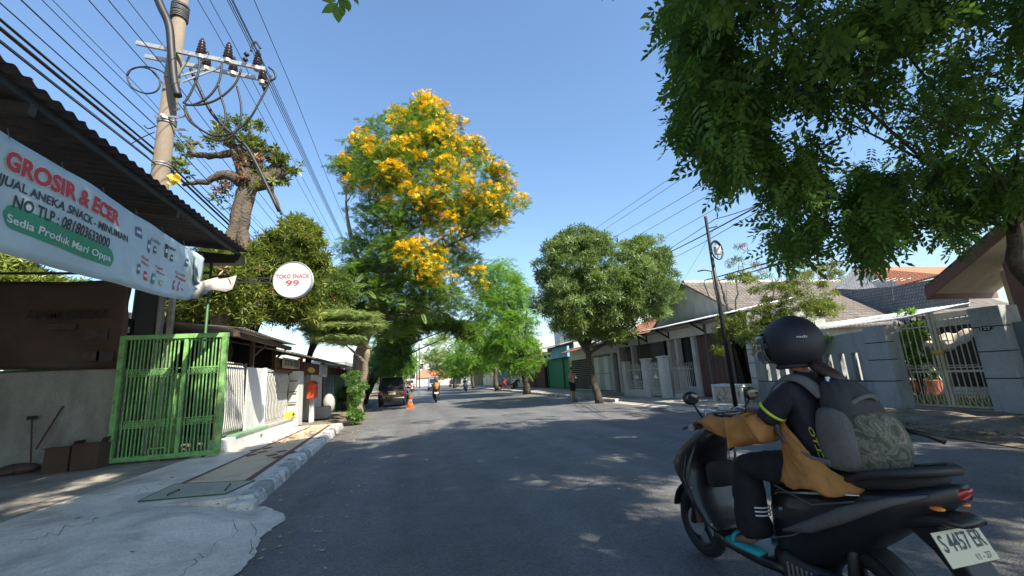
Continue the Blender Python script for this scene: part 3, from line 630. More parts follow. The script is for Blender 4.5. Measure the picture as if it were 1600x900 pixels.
def barfence(label, y0, y1, n, z0, z1, m, waves=2):
    f = thing('bar_fence', label, 'fence', (FX, (y0+y1)/2, z0), group='wavy bar fences along the left footway')
    for i in range(n):
        y = y0+.05+(y1-y0-.1)*i/(n-1); P = []
        for t in np.linspace(0, 1, 11):
            z = z0+(z1-z0)*t; P.append((FX-.02+.022*math.sin(t*math.pi*waves)+(.10 if t > .85 else 0)*(t-.85)*-6, y, z))
        g = MB(); g.tube(P, .016, 6); g.build('bar', m, f, smooth=True)
    for z in (z0+.03, z1-.06):
        g = MB(); g.bar((FX-.02, y0, z), (FX-.02, y1, z), .03, .04); g.build('rail', m_black if waves == 2 else m, f)
    for y in (y0, y1):
        g = MB(); g.bar((FX-.02, y, z0-.1), (FX-.02, y, z1), .04); g.build('post', m_black, f)
    return f
barfence('silver wavy bar fence immediately past the green gate', 11.45, 12.8, 12, .5, 2.2, m_silver)
gpl = wallbox('gate_pillar', 'wide plain grey white pillar between the two wavy bar fences', 'pillar', 12.9, 14.2, .42, 2.1, m_white)
g = MB(); g.bb((FX-.02, 14.2, .42), (FX+.06, 14.3, 2.12)); g.build('corner_strip', m_banw, gpl)
barfence('longer wavy silver bar fence with dappled light, past the grey white pillar', 14.3, 16.9, 18, .48, 2.12, m_silver, 3)
g = MB(); g.bb((FX-1.2, 12.95, .15), (FX-.9, 13, 2)); 
wallbox('wall_panel', 'narrow white wall with black wall brackets beside the red letterbox post', 'wall', 17.25, 17.95, .15, 2.1, m_white, x=FX+.25, t=.7)
for z in (.6, .98, 1.36, 1.74):
    pass
ld = thing('hanging_rack', 'small black ladder rack with four rungs on the white wall end', 'rack', (FX+.1, 17.1, .5))
for z in (.55, .98, 1.36, 1.74):
    g = MB(); g.bar((FX-.4, 17.18, z), (FX+.22, 17.18, z), .03); g.build('rung', m_black, ld)
g = MB(); g.bar((FX-.42, 17.18, .5), (FX-.42, 17.18, 1.9), .03); g.build('rail', m_black, ld)
bx = thing('crate', 'small yellow box resting on the fence ledge by the black rack', 'box', (FX+.1, 16.85, .5)); g = MB(); g.bb((FX-.02, 16.6, .485), (FX+.22, 17.0, .68)); g.build('box', m_yellow, bx, bevel=.01); g = MB(); g.bb((FX+.22, 16.7, .55), (FX+.225, 16.9, .63)); g.build('print', m_black, bx)
# stall frame: posts and roofs
stall = thing('stall', 'brown timber roadside stall with tiled awning on the left footway', 'stall', (FX-1, 21, .15))
for y in (18.35, 22.6, 27.6): g = MB(); g.bar((FX+.02, y, .12), (FX+.02, y, 2.62), .15); g.build('post', m_redbrown, stall)
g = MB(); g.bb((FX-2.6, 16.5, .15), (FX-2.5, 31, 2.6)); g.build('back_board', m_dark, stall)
g = MB(); g.bb((FX-.03, 15.2, 2.02), (FX+.02, 18.3, 2.12)); g.build('beam', m_redbrown, stall)
g = MB(); g.bb((FX-.06, 15.3, 2.12), (FX-.02, 31, 2.5)); g.build('fascia', m_wood, stall)
def slope(x0, z0, x1, z1, y0, y1, m, name, par, th=.05, lip=None):
    g = MB(); g.prism([(x0, y0, z0), (x1, y0, z1), (x1, y0, z1+th), (x0, y0, z0+th)], (0, y1-y0, 0)); o = g.build(name, m, par); return uvquad(o)
for i, y in enumerate(np.arange(14.6, 31, 1.6)):
    slope(FX+.75, 2.52-.004*(i % 2), FX-2.6, 3.35, y, y+1.59, m_tilebr, 'roof_panel', stall)
sgn = [(15.75, 17.95, 2.17, 2.52, 'narrow signboard with pale letters STIKER under the stall awning', 'STIKER'), (18.6, 21.4, 2.0, 2.5, 'wooden signboard with a yellow smear beside the sticker sign', None), (21.6, 23.4, 1.95, 2.52, 'small white notice board at the corner of the stall', None)]
for y0, y1, z0, z1, lab, s in sgn:
    q = thing('signboard', lab, 'sign', (FX+.1, (y0+y1)/2, z0)); g = MB(); g.bb((FX+.06, y0, z0), (FX+.1, y1, z1)); g.build('board', m_conc_d if s else (m_white if y0 > 21 else m_wood), q, bevel=.01)
    if s: text(s, (FX+.1, y0+.15, z0+.08), (0, 1, 0), (0, 0, 1), y1-y0-.3, .2, m_bank, q, .03)
    elif y0 < 20: g = MB(); g.ell((FX+.105, 19.9, 2.2), (.008, .75, .12), 10, 6); g.build('painted_smear', m_yellow, q)
    else:
        for k in range(4): g = MB(); g.bb((FX+.1, y0+.2, z1-.12-.1*k), (FX+.106, y1-.2-.3*(k % 2), z1-.08-.1*k)); g.build('print_line', m_banb, q)
lb = thing('letterbox', 'bright red letterbox on a white post beside the stall post', 'letterbox', (FX+.35, 19.1, .15))
g = MB(); g.bb((FX+.2, 18.75, 1.05), (FX+.48, 19.45, 1.62)); g.build('box', mat('red_orange_paint', (.72, .10, .03), .45, var=.1, bump=.03), lb, bevel=.02)
g = MB(); g.prism([(FX+.18, 18.7, 1.62), (FX+.5, 18.7, 1.62), (FX+.34, 18.7, 1.74)], (0, .8, 0)); g.build('box_roof', m_red, lb)
g = MB(); g.bb((FX+.26, 19.0, .12), (FX+.42, 19.16, 1.05)); g.build('post', m_white, lb)
g = MB(); g.bb((FX+.483, 18.95, 1.42), (FX+.49, 19.25, 1.45)); g.build('slot', m_black, lb)
wp = wallbox('gate_pillar', 'tall white pillar behind the red letterbox', 'pillar', 19.9, 22.2, .15, 2.02, m_white, x=FX+.1, t=.5)
wb = MB(); wb.bb((FX+.15, 20.2, .15), (FX+.7, 21.3, .62)); tag(wb.build('concrete_block', m_conc, bevel=.03), 'low grey concrete block at the foot of the tall white pillar', 'block')
gs = wallbox('sheet_fence', 'dark green sheet fence past the stall opening', 'fence', 25.2, 28.5, .12, 2.1, m_greend, x=FX+.2, t=.06)
bg_ = MB(); bg_.ell((FX+.1, 24.1, .62), (.3, .42, .5), 12, 8); tag(bg_.build('sack', m_conc, smooth=True), 'full pale sack standing in the stall opening', 'sack')
# zinc lean-to roof behind the gate
sh = thing('shed', 'low dark shed with a grey zinc roof behind the bar fences', 'shed', (-6, 13.5, .15))
for i, y in enumerate(np.arange(11.5, 16.2, .8)):
    g = corr(-3.95, 2.96+.004*(i % 2), -8.2, 3.5+.004*(i % 2), y, y+.83, .16, .015); g.build('roof_sheet', m_zinc, sh, smooth=True, solid=.003)
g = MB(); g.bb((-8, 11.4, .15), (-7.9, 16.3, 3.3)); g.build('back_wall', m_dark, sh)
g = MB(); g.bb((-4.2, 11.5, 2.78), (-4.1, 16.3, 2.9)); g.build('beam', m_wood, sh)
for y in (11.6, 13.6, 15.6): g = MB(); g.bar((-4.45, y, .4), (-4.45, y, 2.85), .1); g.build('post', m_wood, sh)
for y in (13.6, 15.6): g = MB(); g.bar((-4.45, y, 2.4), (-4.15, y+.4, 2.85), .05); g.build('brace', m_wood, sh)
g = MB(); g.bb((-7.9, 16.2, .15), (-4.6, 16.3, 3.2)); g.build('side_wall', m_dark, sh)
# small tiled hipped roof rising behind
hr = thing('house', 'small house with a brown tiled hipped roof behind the left stall', 'house', (-9, 19.5, 0))
def hip(par, x0, x1, y0, y1, z0, z1, m, inset=1.5, name='roof'):
    ym = (y0+y1)/2; g = MB()
    P = [(x0, y0, z0), (x1, y0, z0), (x1, y1, z0), (x0, y1, z0), (x0+inset, ym, z1), (x1-inset, ym, z1)]
    g.add(P, [(0, 1, 5, 4), (1, 2, 5), (2, 3, 4, 5), (3, 0, 4), (3, 2, 1, 0)]); return uvquad(g.build(name, m, par))
hip(hr, -13, -5.6, 16.4, 21.5, 3.0, 4.7, tilemat('red_brown_tiles', (.22, .11, .075), (.33, .18, .12)), 2.2)
g = MB(); g.bb((-12.5, 16.8, 0), (-6.6, 21.3, 3.05)); g.build('wall', m_plaster, hr)

# ---------------- utility pole
PX, PY = -6.36, 12.0
pole = thing('utility_pole', 'tall concrete utility pole with crossarms, insulators and looping cables', 'pole', (PX, PY, .15))
g = MB(); g.tube([(PX, PY, 0), (PX, PY, 6), (PX+.02, PY, 13)], [.24, .21, .155], 20); g.build('shaft', m_polec, pole, smooth=True)
def arm(a, b, y, nm='crossarm', w_=.09):
    p, q = AY(*a, y), AY(*b, y); g = MB(); g.bar(p, q, .07, w_*1.25); g.build(nm, m_galv, pole); return p, q
a0, a1 = arm((213, 67), (415, 108), 11.78); b0, b1 = arm((227, 88), (411, 124), 12.22)
for (A, B) in (((300, 82), (272, 128)), ((345, 105), (285, 128)), ((283, 118), (320, 108))):
    p, q = AY(*A, 11.9), AY(*B, 11.9); g = MB(); g.bar(p, q, .03, .05); g.build('brace', m_galv, pole)
def insulator(px, py, y, h=.45):
    p = AY(px, py, y); g = MB(); P = [p+np.array([0, 0, -.05])]; R = [.03]
    for k in range(5):
        z = .02+k*h/5; P += [p+[0, 0, z], p+[0, 0, z+.03], p+[0, 0, z+.06]]; R += [.06, .13-.012*k, .06]
    P.append(p+[0, 0, h+.08]); R.append(.03); g.tube(P, R, 12); g.build('insulator', m_porc, pole, smooth=True)
    g = MB(); g.tube([p-[0, 0, .12], p-[0, 0, .02]], .09, 12); g.build('insulator_cap', m_galv, pole)
for px, py in ((314, 86), (356, 92), (402, 104)): insulator(px, py, 11.78)
for px, py in ((322, 104), (364, 112), (410, 126)): insulator(px, py, 12.22, .4)
# straps, wrapped cables and junction hardware on the shaft
for z, n in ((11.9, 9), (8.6, 3), (7.35, 2)):
    for k in range(n):
        g = MB(); g.torus((PX+.01, PY, z+.055*k), .20, .02, 20, 6, ax=(random.uniform(-.1, .1), random.uniform(-.1, .1), 1)); g.build('strap', m_wireg if z > 11 else m_galv, pole, smooth=True)
for k in range(8):
    z = random.uniform(8.3, 9.0); a = random.uniform(-2, 1); g = MB(); p = np.array([PX+.22*math.cos(a), PY-.22*abs(math.sin(a)), z]); g.bar(p, p+np.array([random.uniform(-.3, .45), -.1, random.uniform(-.12, .12)]), .035, .05); g.build('clamp', m_galv, pole)
def cable(pts, r, m=m_wire, y=12, par=pole, name='cable', n=5):
    P = [AY(p[0], p[1], (p[2] if len(p) > 2 else y)) for p in pts]
    Q = []
    for i in range(len(P)-1):                       # Catmull-Rom
        p0 = P[max(i-1, 0)]; p1 = P[i]; p2 = P[i+1]; p3 = P[min(i+2, len(P)-1)]
        for t in np.linspace(0, 1, n+1)[:-1]: Q.append(.5*((2*p1)+(-p0+p2)*t+(2*p0-5*p1+4*p2-p3)*t*t+(-p0+3*p1-3*p2+p3)*t**3))
    Q.append(P[-1]); g = MB(); g.tube(Q, r, 8); return g.build(name, m, par, smooth=True)
YF = 11.6
cable([(242, -12), (252, 12), (264, 40), (268, 80), (272, 125), (278, 150)], .10, y=YF)
cable([(199, 118), (206, 108), (222, 105), (240, 112), (250, 128), (245, 142), (228, 146), (208, 138), (199, 122), (203, 110), (225, 104), (250, 110), (262, 120)], .02, y=YF)
for pts in ([(312, 90), (309, 118), (298, 145), (287, 162)], [(347, 98), (342, 128), (325, 152), (300, 164), (286, 160)], [(377, 108), (368, 130), (345, 152), (318, 163), (290, 164)],
            [(423, 118), (418, 135), (405, 160), (388, 188), (362, 208), (335, 212), (310, 200), (293, 185), (288, 165)], [(340, 130), (345, 150), (352, 175), (350, 195), (338, 212), (318, 205), (300, 190), (289, 168)],
            [(370, 135), (376, 160), (376, 185), (366, 208), (345, 220), (318, 212)], [(392, 80), (395, 70), (400, 66), (407, 76)], [(420, 105), (428, 112), (430, 122), (420, 128), (412, 142)]):
    cable(pts, .028, y=YF)
for px, py in ((385, 88), (383, 96), (417, 132), (413, 140)):
    p = AY(px, py, YF); g = MB(); g.tube([p, p+[0, 0, .06], p+[0, 0, .12]], [.035, .075, .035], 10); g.build('cable_boot', m_black, pole, smooth=True)
cable([(298, 108), (312, 140), (330, 175), (352, 200), (372, 218), (392, 240), (436, 330)], .045, y=12)
cable([(225, 196), (232, 201), (243, 197)], .015, y=YF); cable([(203, 226), (220, 216), (242, 206)], .012, y=YF)
# yellow plastic bag caught in the wires
g = MB(); c = AY(273, 280, 11.7); g.sheet([[c+np.array([u*(.13+.04*math.sin(v*5)), .05*math.sin(u*3+v*4), v*.13+.03*math.sin(u*4)]) for u in np.linspace(-1, 1, 7)] for v in np.linspace(-1, 1, 7)]); tag(g.build('plastic_bag', m_yellow, solid=.006), 'yellow plastic bag caught on the wires beside the concrete pole', 'bag')

# ---------------- overhead wires: spans along the street between poles at Y = -28, 12, 52, 92
def span(name, label, x, z, r, y0=12, m=m_wire, sag=.55, group=None, ys=(-28, 12, 52, 92), dz=0):
    P = []
    for a, b in zip(ys[:-1], ys[1:]):
        for t in np.linspace(0, 1, 15)[:-1]:
            P.append((x, a+(b-a)*t, z-4*sag*t*(1-t)+dz*(a+(b-a)*t-y0)/40))
    P.append((x, ys[-1], z)); g = MB(); g.tube(P, r, 6); o = g.build(name, m, None, smooth=True); return tag(o, label, 'cable', group)
LW = [(244, 244, .034, 'thickest black bundle passing below the pole clamps'), (240, 232, .026, 'black cable just above the thickest bundle'), (250, 262, .018, 'lowest black wire passing the pole'), (238, 214, .012, 'thin black wire at the left of the pole clamps'),
      (247, 200, .014, 'black wire rising past the lower pole strap'), (244, 176, .009, 'very thin wire left of the pole'), (252, 128, .012, 'wire passing the coiled loop on the pole'), (256, 104, .012, 'wire passing below the double crossarm'),
      (262, 80, .010, 'wire level with the upper crossarm'), (230, 150, .008, 'thin wire through the coiled loop'), (225, 240, .009, 'thin grey wire above the canopy eave'), (218, 262, .009, 'thin grey wire closest to the canopy eave')]
for px, py, r, lab in LW:
    p = AY(px, py, 12); span('overhead_wire', lab, p[0], p[2], r, group='overhead wires on the left', sag=.4)
RWL = [(385, 60, .011, 'high wire left of the last insulator'), (402, 88, .013, 'high wire over the last insulator'), (410, 98, .013, 'high wire right beside the last insulator'), (338, 50, .010, 'high wire over the first insulator'), (362, 62, .010, 'high wire over the middle insulator'), (432, 140, .009, 'wire right of the big cable loop'), (452, 128, .009, 'rightmost thin wire over the street left of the flowering tree')]
for px, py, r, lab in RWL:
    p = AY(px, py, 12); span('overhead_wire', lab, p[0], p[2], r, group='high wires on the insulators', sag=.3)
# wires on the right side of the street
def wire(name, label, pts, r, m=m_wireg, sag=.3, group=None):
    a, b = np.array(pts[0]), np.array(pts[1]); P = [a+(b-a)*t-np.array([0, 0, 4*sag*t*(1-t)]) for t in np.linspace(0, 1, 20)]
    g = MB(); g.tube(P, r, 6); return tag(g.build(name, m, None, smooth=True), label, 'cable', group)
def ext_(A, B, ya, yb):
    return AY(*A, ya), AY(*B, yb)
for i, (A, B, lab) in enumerate([((915, 367), (1240, 148), 'uppermost thin wire over the round tree'), ((915, 378), (1250, 156), 'second thin wire over the round tree'), ((930, 388), (1250, 200), 'third wire over the round tree'), ((955, 392), (1250, 222), 'fourth wire over the round tree'), ((1000, 392), (1260, 245), 'lowest wire over the round tree')]):
    B2 = (A[0]+(B[0]-A[0])*2.1, A[1]+(B[1]-A[1])*2.1); a, b = ext_(A, B2, 30, 4.5); wire('overhead_wire', lab, (a, b), .013, group='thin wires over the round tree', sag=.02)
for A, B, ya, yb, r, lab in [((1030, 398), (1118, 342), 24, 11.85, .014, 'wire from behind the round tree to the thin steel pole'), ((1118, 342), (1205, 312), 11.85, 8, .014, 'wire from the thin steel pole into the big tree'), ((1040, 397), (1215, 305), 20, 8, .022, 'black cable crossing the thin steel pole'), ((1055, 402), (1215, 312), 20, 8, .012, 'thin cable below the black crossing cable'),
                             ((1075, 445), (1420, 345), 22, 7, .030, 'upper of the two heavy cables over the tiled roof'), ((1090, 447), (1430, 352), 22, 7, .028, 'lower of the two heavy cables over the tiled roof'), ((1130, 440), (1350, 360), 20, 8, .012, 'thin wire under the heavy cables'), ((1060, 450), (1120, 350), 26, 11.85, .007, 'faint stay wire left of the thin steel pole')]:
    a, b = ext_(A, B, ya, yb); wire('overhead_wire', lab, (a, b), r, m=m_wire if r > .02 else m_wireg, sag=.04)
# thin steel pole with a coil of cable and a splice box
q = GZ(1150, 638, .15); top = AX(1117, 333, q[0]); 
pl = thing('steel_pole', 'thin dark steel pole with a coiled cable ring and grey box', 'pole', tuple(q))
g = MB(); g.tube([(q[0], q[1], .1), (q[0], q[1], 3.2), (q[0], q[1], top[2])], [.065, .06, .045], 12); g.build('shaft', m_black, pl, smooth=True)
g = MB(); g.tube([(q[0], q[1], top[2]-.02), (q[0], q[1], top[2]+.06)], .05, 10); g.build('red_cap', m_maroon, pl)
c = AX(1120, 392, q[0]-.1)
for k in range(3): g = MB(); g.torus(c+[0, -.01*k, .01*k], .27+.014*k, .017, 28, 6, ax=(.35, -1, 0)); g.build('cable_coil', m_wire, pl, smooth=True)
g = MB(); g.bb(c-[.10, .10, .13], c+[.09, .02, .13]); g.build('splice_box', m_silver, pl, bevel=.02)
for d in ((1, 0), (0, 1)):
    g = MB(); g.bar(c-np.array([.24*d[0], .0, .24*d[1]]), c+np.array([.24*d[0], 0, .24*d[1]]), .02); g.build('coil_bracket', m_galv, pl)
g = MB(); g.bar((q[0], q[1], top[2]-.35), (q[0]+.3, q[1]-.1, top[2]-.3), .03); g.build('arm', m_black, pl)
g = MB(); g.tube([(q[0]-.02, q[1], 2.9), (q[0]-.12, q[1]-.05, 3.8), AX(1112, 424, q[0]-.15), AX(1100, 422, q[0]-.2), AX(1090, 424, q[0]-.3)], .022, 6); g.build('bent_rod', m_wireg, pl, smooth=True)
# ================================================================== TREES
def inpoly(x, y, poly):
    P = np.array(poly, float); n = len(P); ins = np.zeros(len(x), bool); j = n-1
    for i in range(n):
        xi, yi = P[i]; xj, yj = P[j]
        c = ((yi > y) != (yj > y)) & (x < (xj-xi)*(y-yi)/(yj-yi+1e-9)+xi); ins ^= c; j = i
    return ins
def edgedist(x, y, poly):
    P = np.array(poly, float); d = np.full(len(x), 1e9)
    for i in range(len(P)):
        a, b = P[i-1], P[i]; ab = b-a; t = np.clip(((x-a[0])*ab[0]+(y-a[1])*ab[1])/(ab@ab+1e-9), 0, 1)
        d = np.minimum(d, np.hypot(x-a[0]-t*ab[0], y-a[1]-t*ab[1]))
    return d
def crown_points(poly, Y0, depth, n, shell=.35, er=.42):
    """clump centres filling a rounded volume whose outline is the crown's, centred at distance Y0"""
    P = np.array(poly, float); lo, hi = P.min(0), P.max(0); out = []
    dm = None
    while len(out) < n:
        x = RNG.uniform(lo[0], hi[0], 4000); y = RNG.uniform(lo[1], hi[1], 4000)
        k = inpoly(x, y, poly); x, y = x[k], y[k]; d = edgedist(x, y, poly); k = d > er*FPX/Y0; x, y, d = x[k], y[k], d[k]
        if dm is None: dm = d.max()
        h = depth*np.sqrt(np.clip(1-(1-d/dm)**2, 0.02, 1)); u = RNG.uniform(-1, 1, len(x)); u = np.sign(u)*np.abs(u)**shell
        for a, b, c in zip(x, y, Y0+u*h): out.append(AY(a, b, c))
    out = np.array(out); return out[RNG.permutation(len(out))[:n]]
def rand_rot(n, tilt=1.0, heading=None, droop=0):
    """n rotation matrices: leaf along +x, normal +z; tilt controls droop spread"""
    yaw = RNG.uniform(0, 2*math.pi, n) if heading is None else heading; pit = RNG.normal(droop, .45*tilt, n); rol = RNG.normal(0, .6*tilt, n)
    cy, sy, cp, sp, cr, sr = np.cos(yaw), np.sin(yaw), np.cos(pit), np.sin(pit), np.cos(rol), np.sin(rol)
    M = np.empty((n, 3, 3)); M[:, 0, 0] = cy*cp; M[:, 0, 1] = cy*sp*sr-sy*cr; M[:, 0, 2] = cy*sp*cr+sy*sr
    M[:, 1, 0] = sy*cp; M[:, 1, 1] = sy*sp*sr+cy*cr; M[:, 1, 2] = sy*sp*cr-cy*sr; M[:, 2, 0] = -sp; M[:, 2, 1] = cp*sr; M[:, 2, 2] = cp*cr
    return M
def leaf_t(L=1, W=.4, drop=.15):               # one leaf as a folded diamond
    return np.array([[0, 0, 0], [.45*L, -W*L/2, -.02], [L, 0, -drop*L], [.45*L, W*L/2, -.02]])
def pinnate(n=7, L=1, l=.32, w_=.14, droop=.5):
    V = []
    for i in range(n):
        t = (i+.6)/n; bx_ = L*t; bz = -droop*L*t*t
        for s in (-1, 1):
            a = s*(1.15-.45*t); k = l*(1-.35*abs(t-.45)); c, d = math.cos(a), math.sin(a)
            for (u, v) in ((0, 0), (.5, -w_/l/2), (1, 0), (.5, w_/l/2)):
                V.append([bx_+k*(c*u-d*v), k*(d*u+c*v), bz-.18*k*u])
    V += [[L*.98, 0, -droop*L], [L*1.15, -w_/2, -droop*L*1.2], [L*1.3, 0, -droop*L*1.4], [L*1.15, w_/2, -droop*L*1.2]]
    return np.array(V)
def whorl(n=7, l=.9, w_=.34, up=.15):
    V = []
    for i in range(n):
        a = 2*math.pi*i/n+.3*(i % 2); c, d = math.cos(a), math.sin(a); e = up*(1 if i % 2 else -1.2)
        for (u, v, z) in ((.05, 0, 0), (.5, -w_/2, e*.4), (1, 0, e), (.5, w_/2, e*.4)):
            V.append([l*(c*u-d*v), l*(d*u+c*v), z*l])
    return np.array(V)
T_PIN, T_WH, T_FERN = pinnate(), whorl(), pinnate(9, 1, .34, .10, .25)
T_WH2 = whorl(9, 1, .2, .3); T_PINL = pinnate(6, 1, .36, .17, .75)
def foliage(name, P, size, T, m, parent, tilt=1., heading=None, jit=.35, droop=0):
    n = len(P); M = rand_rot(n, tilt, heading, droop); s = size*RNG.uniform(1-jit, 1+jit, n)
    V = np.einsum('nij,kj->nki', M, T)*s[:, None, None]+P[:, None, :]
    k = len(T); F = np.arange(n*k).reshape(-1, 4); o = npmesh(name, V.reshape(-1, 3), F, m, parent)
    o['kind'] = 'stuff'; return o
def scatter(C, per, r, flat=.65, up=.5):
    if not hasattr(r, '__len__'): r = r*RNG.uniform(.6, 1.3, len(C))
    """leaf positions: on the upper shell of each clump, some inside"""
    n = len(C)*per; d = RNG.normal(0, 1, (n, 3)); d /= np.linalg.norm(d, axis=1)[:, None]; d[:, 2] = np.where(RNG.random(n) < up, np.abs(d[:, 2]), d[:, 2])
    rr = np.repeat(r if hasattr(r, '__len__') else np.full(len(C), r), per)*RNG.uniform(.45, 1.0, n)**.6
    d[:, 2] *= flat; return np.repeat(C, per, 0)+d*rr[:, None]
def limbs(parent, base, fork, C, m, r0, nmain=6, ntw=40, twist=.25, name='trunk', extra=None, r_limb=.45, base_mid=None):
    g = MB(); base = np.array(base, float); fork = np.array(fork, float); P = []; 
    mids = [base] + ([np.array(q, float) for q in base_mid] if base_mid else []) + [fork]
    for i in range(len(mids)-1):
        for t in np.linspace(0, 1, 6)[:-1]: P.append(mids[i]+(mids[i+1]-mids[i])*t+RNG.normal(0, r0*.12, 3))
    P.append(fork); R = [r0*(1.25 if i == 0 else 1)*(1-.45*i/(len(P)-1)) for i in range(len(P))]
    g.tube(P, R, 12); o = g.build(name, m, parent, smooth=True)
    C = np.array(C); idx = RNG.permutation(len(C)); ends = []
    # farthest-point choice of main limb targets
    ch = [idx[0]]
    while len(ch) < min(nmain, len(C)):
        d = np.min([np.linalg.norm(C-C[c], axis=1) for c in ch], axis=0); ch.append(int(np.argmax(d)))
    nodes = []
    for c in ch:
        tgt = fork+(C[c]-fork)*.82; st = P[-1-random.choice([0, 0, 1, 2])] ; Q = []
        mid = (st+tgt)/2+RNG.normal(0, np.linalg.norm(tgt-st)*.09, 3); mid[2] += .08*np.linalg.norm(tgt-st)
        for t in np.linspace(0, 1, 8): q = (1-t)**2*st+2*t*(1-t)*mid+t*t*tgt; Q.append(q)
        rr = [r0*r_limb*(1-.82*t) for t in np.linspace(0, 1, 8)]; g = MB(); g.tube(Q, rr, 8); g.build('limb', m, parent, smooth=True)
        nodes += [(q, r) for q, r in zip(Q[2:], rr[2:])]
    g = MB(); NP = np.array([q for q, r in nodes])
    for c in idx[:ntw]:
        d = np.linalg.norm(NP-C[c], axis=1); k = int(np.argmin(d+RNG.uniform(0, .3, len(d)))); a, r = nodes[k]; b = C[c]
        mid = (a+b)/2+RNG.normal(0, .1*np.linalg.norm(b-a), 3); r = min(r*.55, r0*.2)
        g.tube([(1-t)**2*a+2*t*(1-t)*mid+t*t*b for t in np.linspace(0, 1, 5)], [r*(1-.75*t) for t in np.linspace(0, 1, 5)], 5, cap=False)
    if ntw: t_ = g.build('twigs', m, parent, smooth=True); t_['kind'] = 'stuff'
    return o
L_YT = leafmat('leaf_flowering', (.045, .10, .018), (.17, .29, .05), .35)
L_YF = leafmat('yellow_blossom', (.58, .35, .005), (.84, .58, .015), .25, ns=2)
L_BR = leafmat('leaf_bright', (.06, .15, .02), (.20, .38, .06), .4)
L_MD = leafmat('leaf_mid', (.04, .085, .022), (.20, .29, .08), .32)
L_DK = leafmat('leaf_dark', (.033, .088, .020), (.125, .24, .05), .40, rough=.5, spec=.25)
L_OL = leafmat('leaf_olive', (.04, .07, .018), (.24, .30, .06), .3, rough=.4)
L_SH = leafmat('leaf_pale', (.13, .20, .06), (.32, .42, .16), .3)
L_BN = leafmat('leaf_brown', (.10, .05, .025), (.28, .16, .08), .2)
G_ = 'street trees'

# flowering tree
yt = thing('flowering_tree', 'tall tree full of yellow blossom on the left of the street', 'tree', (-3.0, 25.5, .05))
YP = [(515, 262), (522, 240), (548, 222), (560, 200), (590, 185), (610, 172), (640, 162), (668, 150), (695, 155), (702, 180), (735, 205), (755, 222), (785, 232), (790, 262), (800, 285), (812, 300), (838, 318), (835, 330), (805, 348), (790, 355), (770, 360), (752, 385), (748, 420), (758, 465), (735, 500), (705, 505), (672, 508), (645, 520), (612, 535), (585, 545), (560, 520), (535, 480), (528, 440), (545, 425), (533, 385), (545, 375), (560, 350), (545, 330), (538, 290)]
C = crown_points(YP, 25, 5.0, 600, er=.22); C = C[RNG.random(len(C)) < .93]
keep = ~((PROJ(C)[1] < 300) & (PROJ(C)[0] > 700) & (RNG.random(len(C)) < .45)); C = C[keep]
qx, qy, _ = PROJ(C); C = C[~((qx < 655) & (qy > 445) & (RNG.random(len(C)) < .25))]
limbs(yt, (-3.0, 25.5, 0), (-1.7, 25.2, 6.2), C, m_bark, .36, 11, 260, base_mid=[(-2.9, 25.4, 3)], r_limb=.6)
P = scatter(C, 46, RNG.uniform(.55, .95, len(C))); foliage('crown', P, .36, T_FERN, L_YT, yt)
px, py, _ = PROJ(C); D = edgedist(px, py, YP)
w_ = (py < 400)*1.25+(px > 640)*.5; w_ += 1.2*((np.hypot(px-650, py-425) < 35) | (np.hypot(px-730, py-440) < 28) | (np.hypot(px-620, py-300) < 36)); w_ -= 1.7*((px < 650) & (py > 330) & (np.hypot(px-650, py-425) > 38)); w_ -= .6*(px < 560)*(py > 250)
nz_ = np.sin(C[:, 0]*1.9+1)*np.sin(C[:, 2]*2.1)*np.sin(C[:, 1]*1.3+.5); pr = np.clip(.10+.26*w_+.62*nz_, 0, .95)*(C[:, 1] < 27.5); FC = C[(pr+RNG.normal(0, .10, len(C))) > .42]
FP = scatter(FC+np.array([.15, -.35, .12]), 46, .62, .75, .7); foliage('blossom', FP, .15, T_WH, L_YF, yt, 1.3)
# second trunk of the same verge: slim pale trunk with layered shrub
t1 = thing('layered_tree', 'pale trunked tree with flat layered leaf tiers on the left verge', 'tree', (-3.1, 19.6, .1))
SP = [(468, 512), (478, 490), (510, 478), (545, 474), (590, 484), (617, 498), (600, 508), (612, 520), (575, 530), (560, 555), (520, 545), (488, 548), (475, 530)]
C = crown_points(SP, 18.6, 1.5, 190)
C[:, 2] = np.round((C[:, 2]-2.0)/.42)*.42+2.0+RNG.normal(0, .03, len(C))
b0 = GZ(560, 652, .1); 
limbs(t1, (b0[0], b0[1], .05), AY(574, 545, b0[1]-.3), C, m_bark, .20, 6, 60, base_mid=[AY(566, 600, b0[1])], r_limb=.45)
P = scatter(C, 70, .5, .22, .7); foliage('crown', P, .19, T_FERN, L_SH, t1, .5)
t2 = MB()
# undergrowth at the foot
bs_ = thing('bush', 'leafy green weeds growing around the kerb end at the pale trunk', 'bush', tuple(GZ(552, 667, .0)))
c0 = GZ(552, 664, 0); C = np.array([c0+np.array([RNG.normal(0, .13), RNG.normal(0, .25), z]) for z in RNG.uniform(.05, 2.0, 40)]); C[:, 0] += .1
P = scatter(C, 16, .2, .8); foliage('leaves', P, .13, T_WH, L_DK, bs_, 1.4)
g = MB()
for c in C[:26]: g.tube([c0, (c0+c)/2+RNG.normal(0, .05, 3), c], [.018, .012, .006], 5)
o = g.build('stems', m_barkd, bs_)
mo = thing('shrub', 'round green potted shrub under the layered tree', 'shrub', tuple(AX(540, 640, -3.8)*[1, 1, 0]+[0, 0, .13]))
c1 = AX(538, 618, -3.8); P = scatter(np.array([c1+RNG.normal(0, .2, 3) for k in range(14)]), 20, .3); foliage('leaves', P, .16, T_WH, L_DK, mo, 1.2)
g = MB(); g.tube([(c1[0], c1[1], .13), (c1[0], c1[1], .5)], [.14, .2], 14); g.build('pot', m_redbrown, mo)

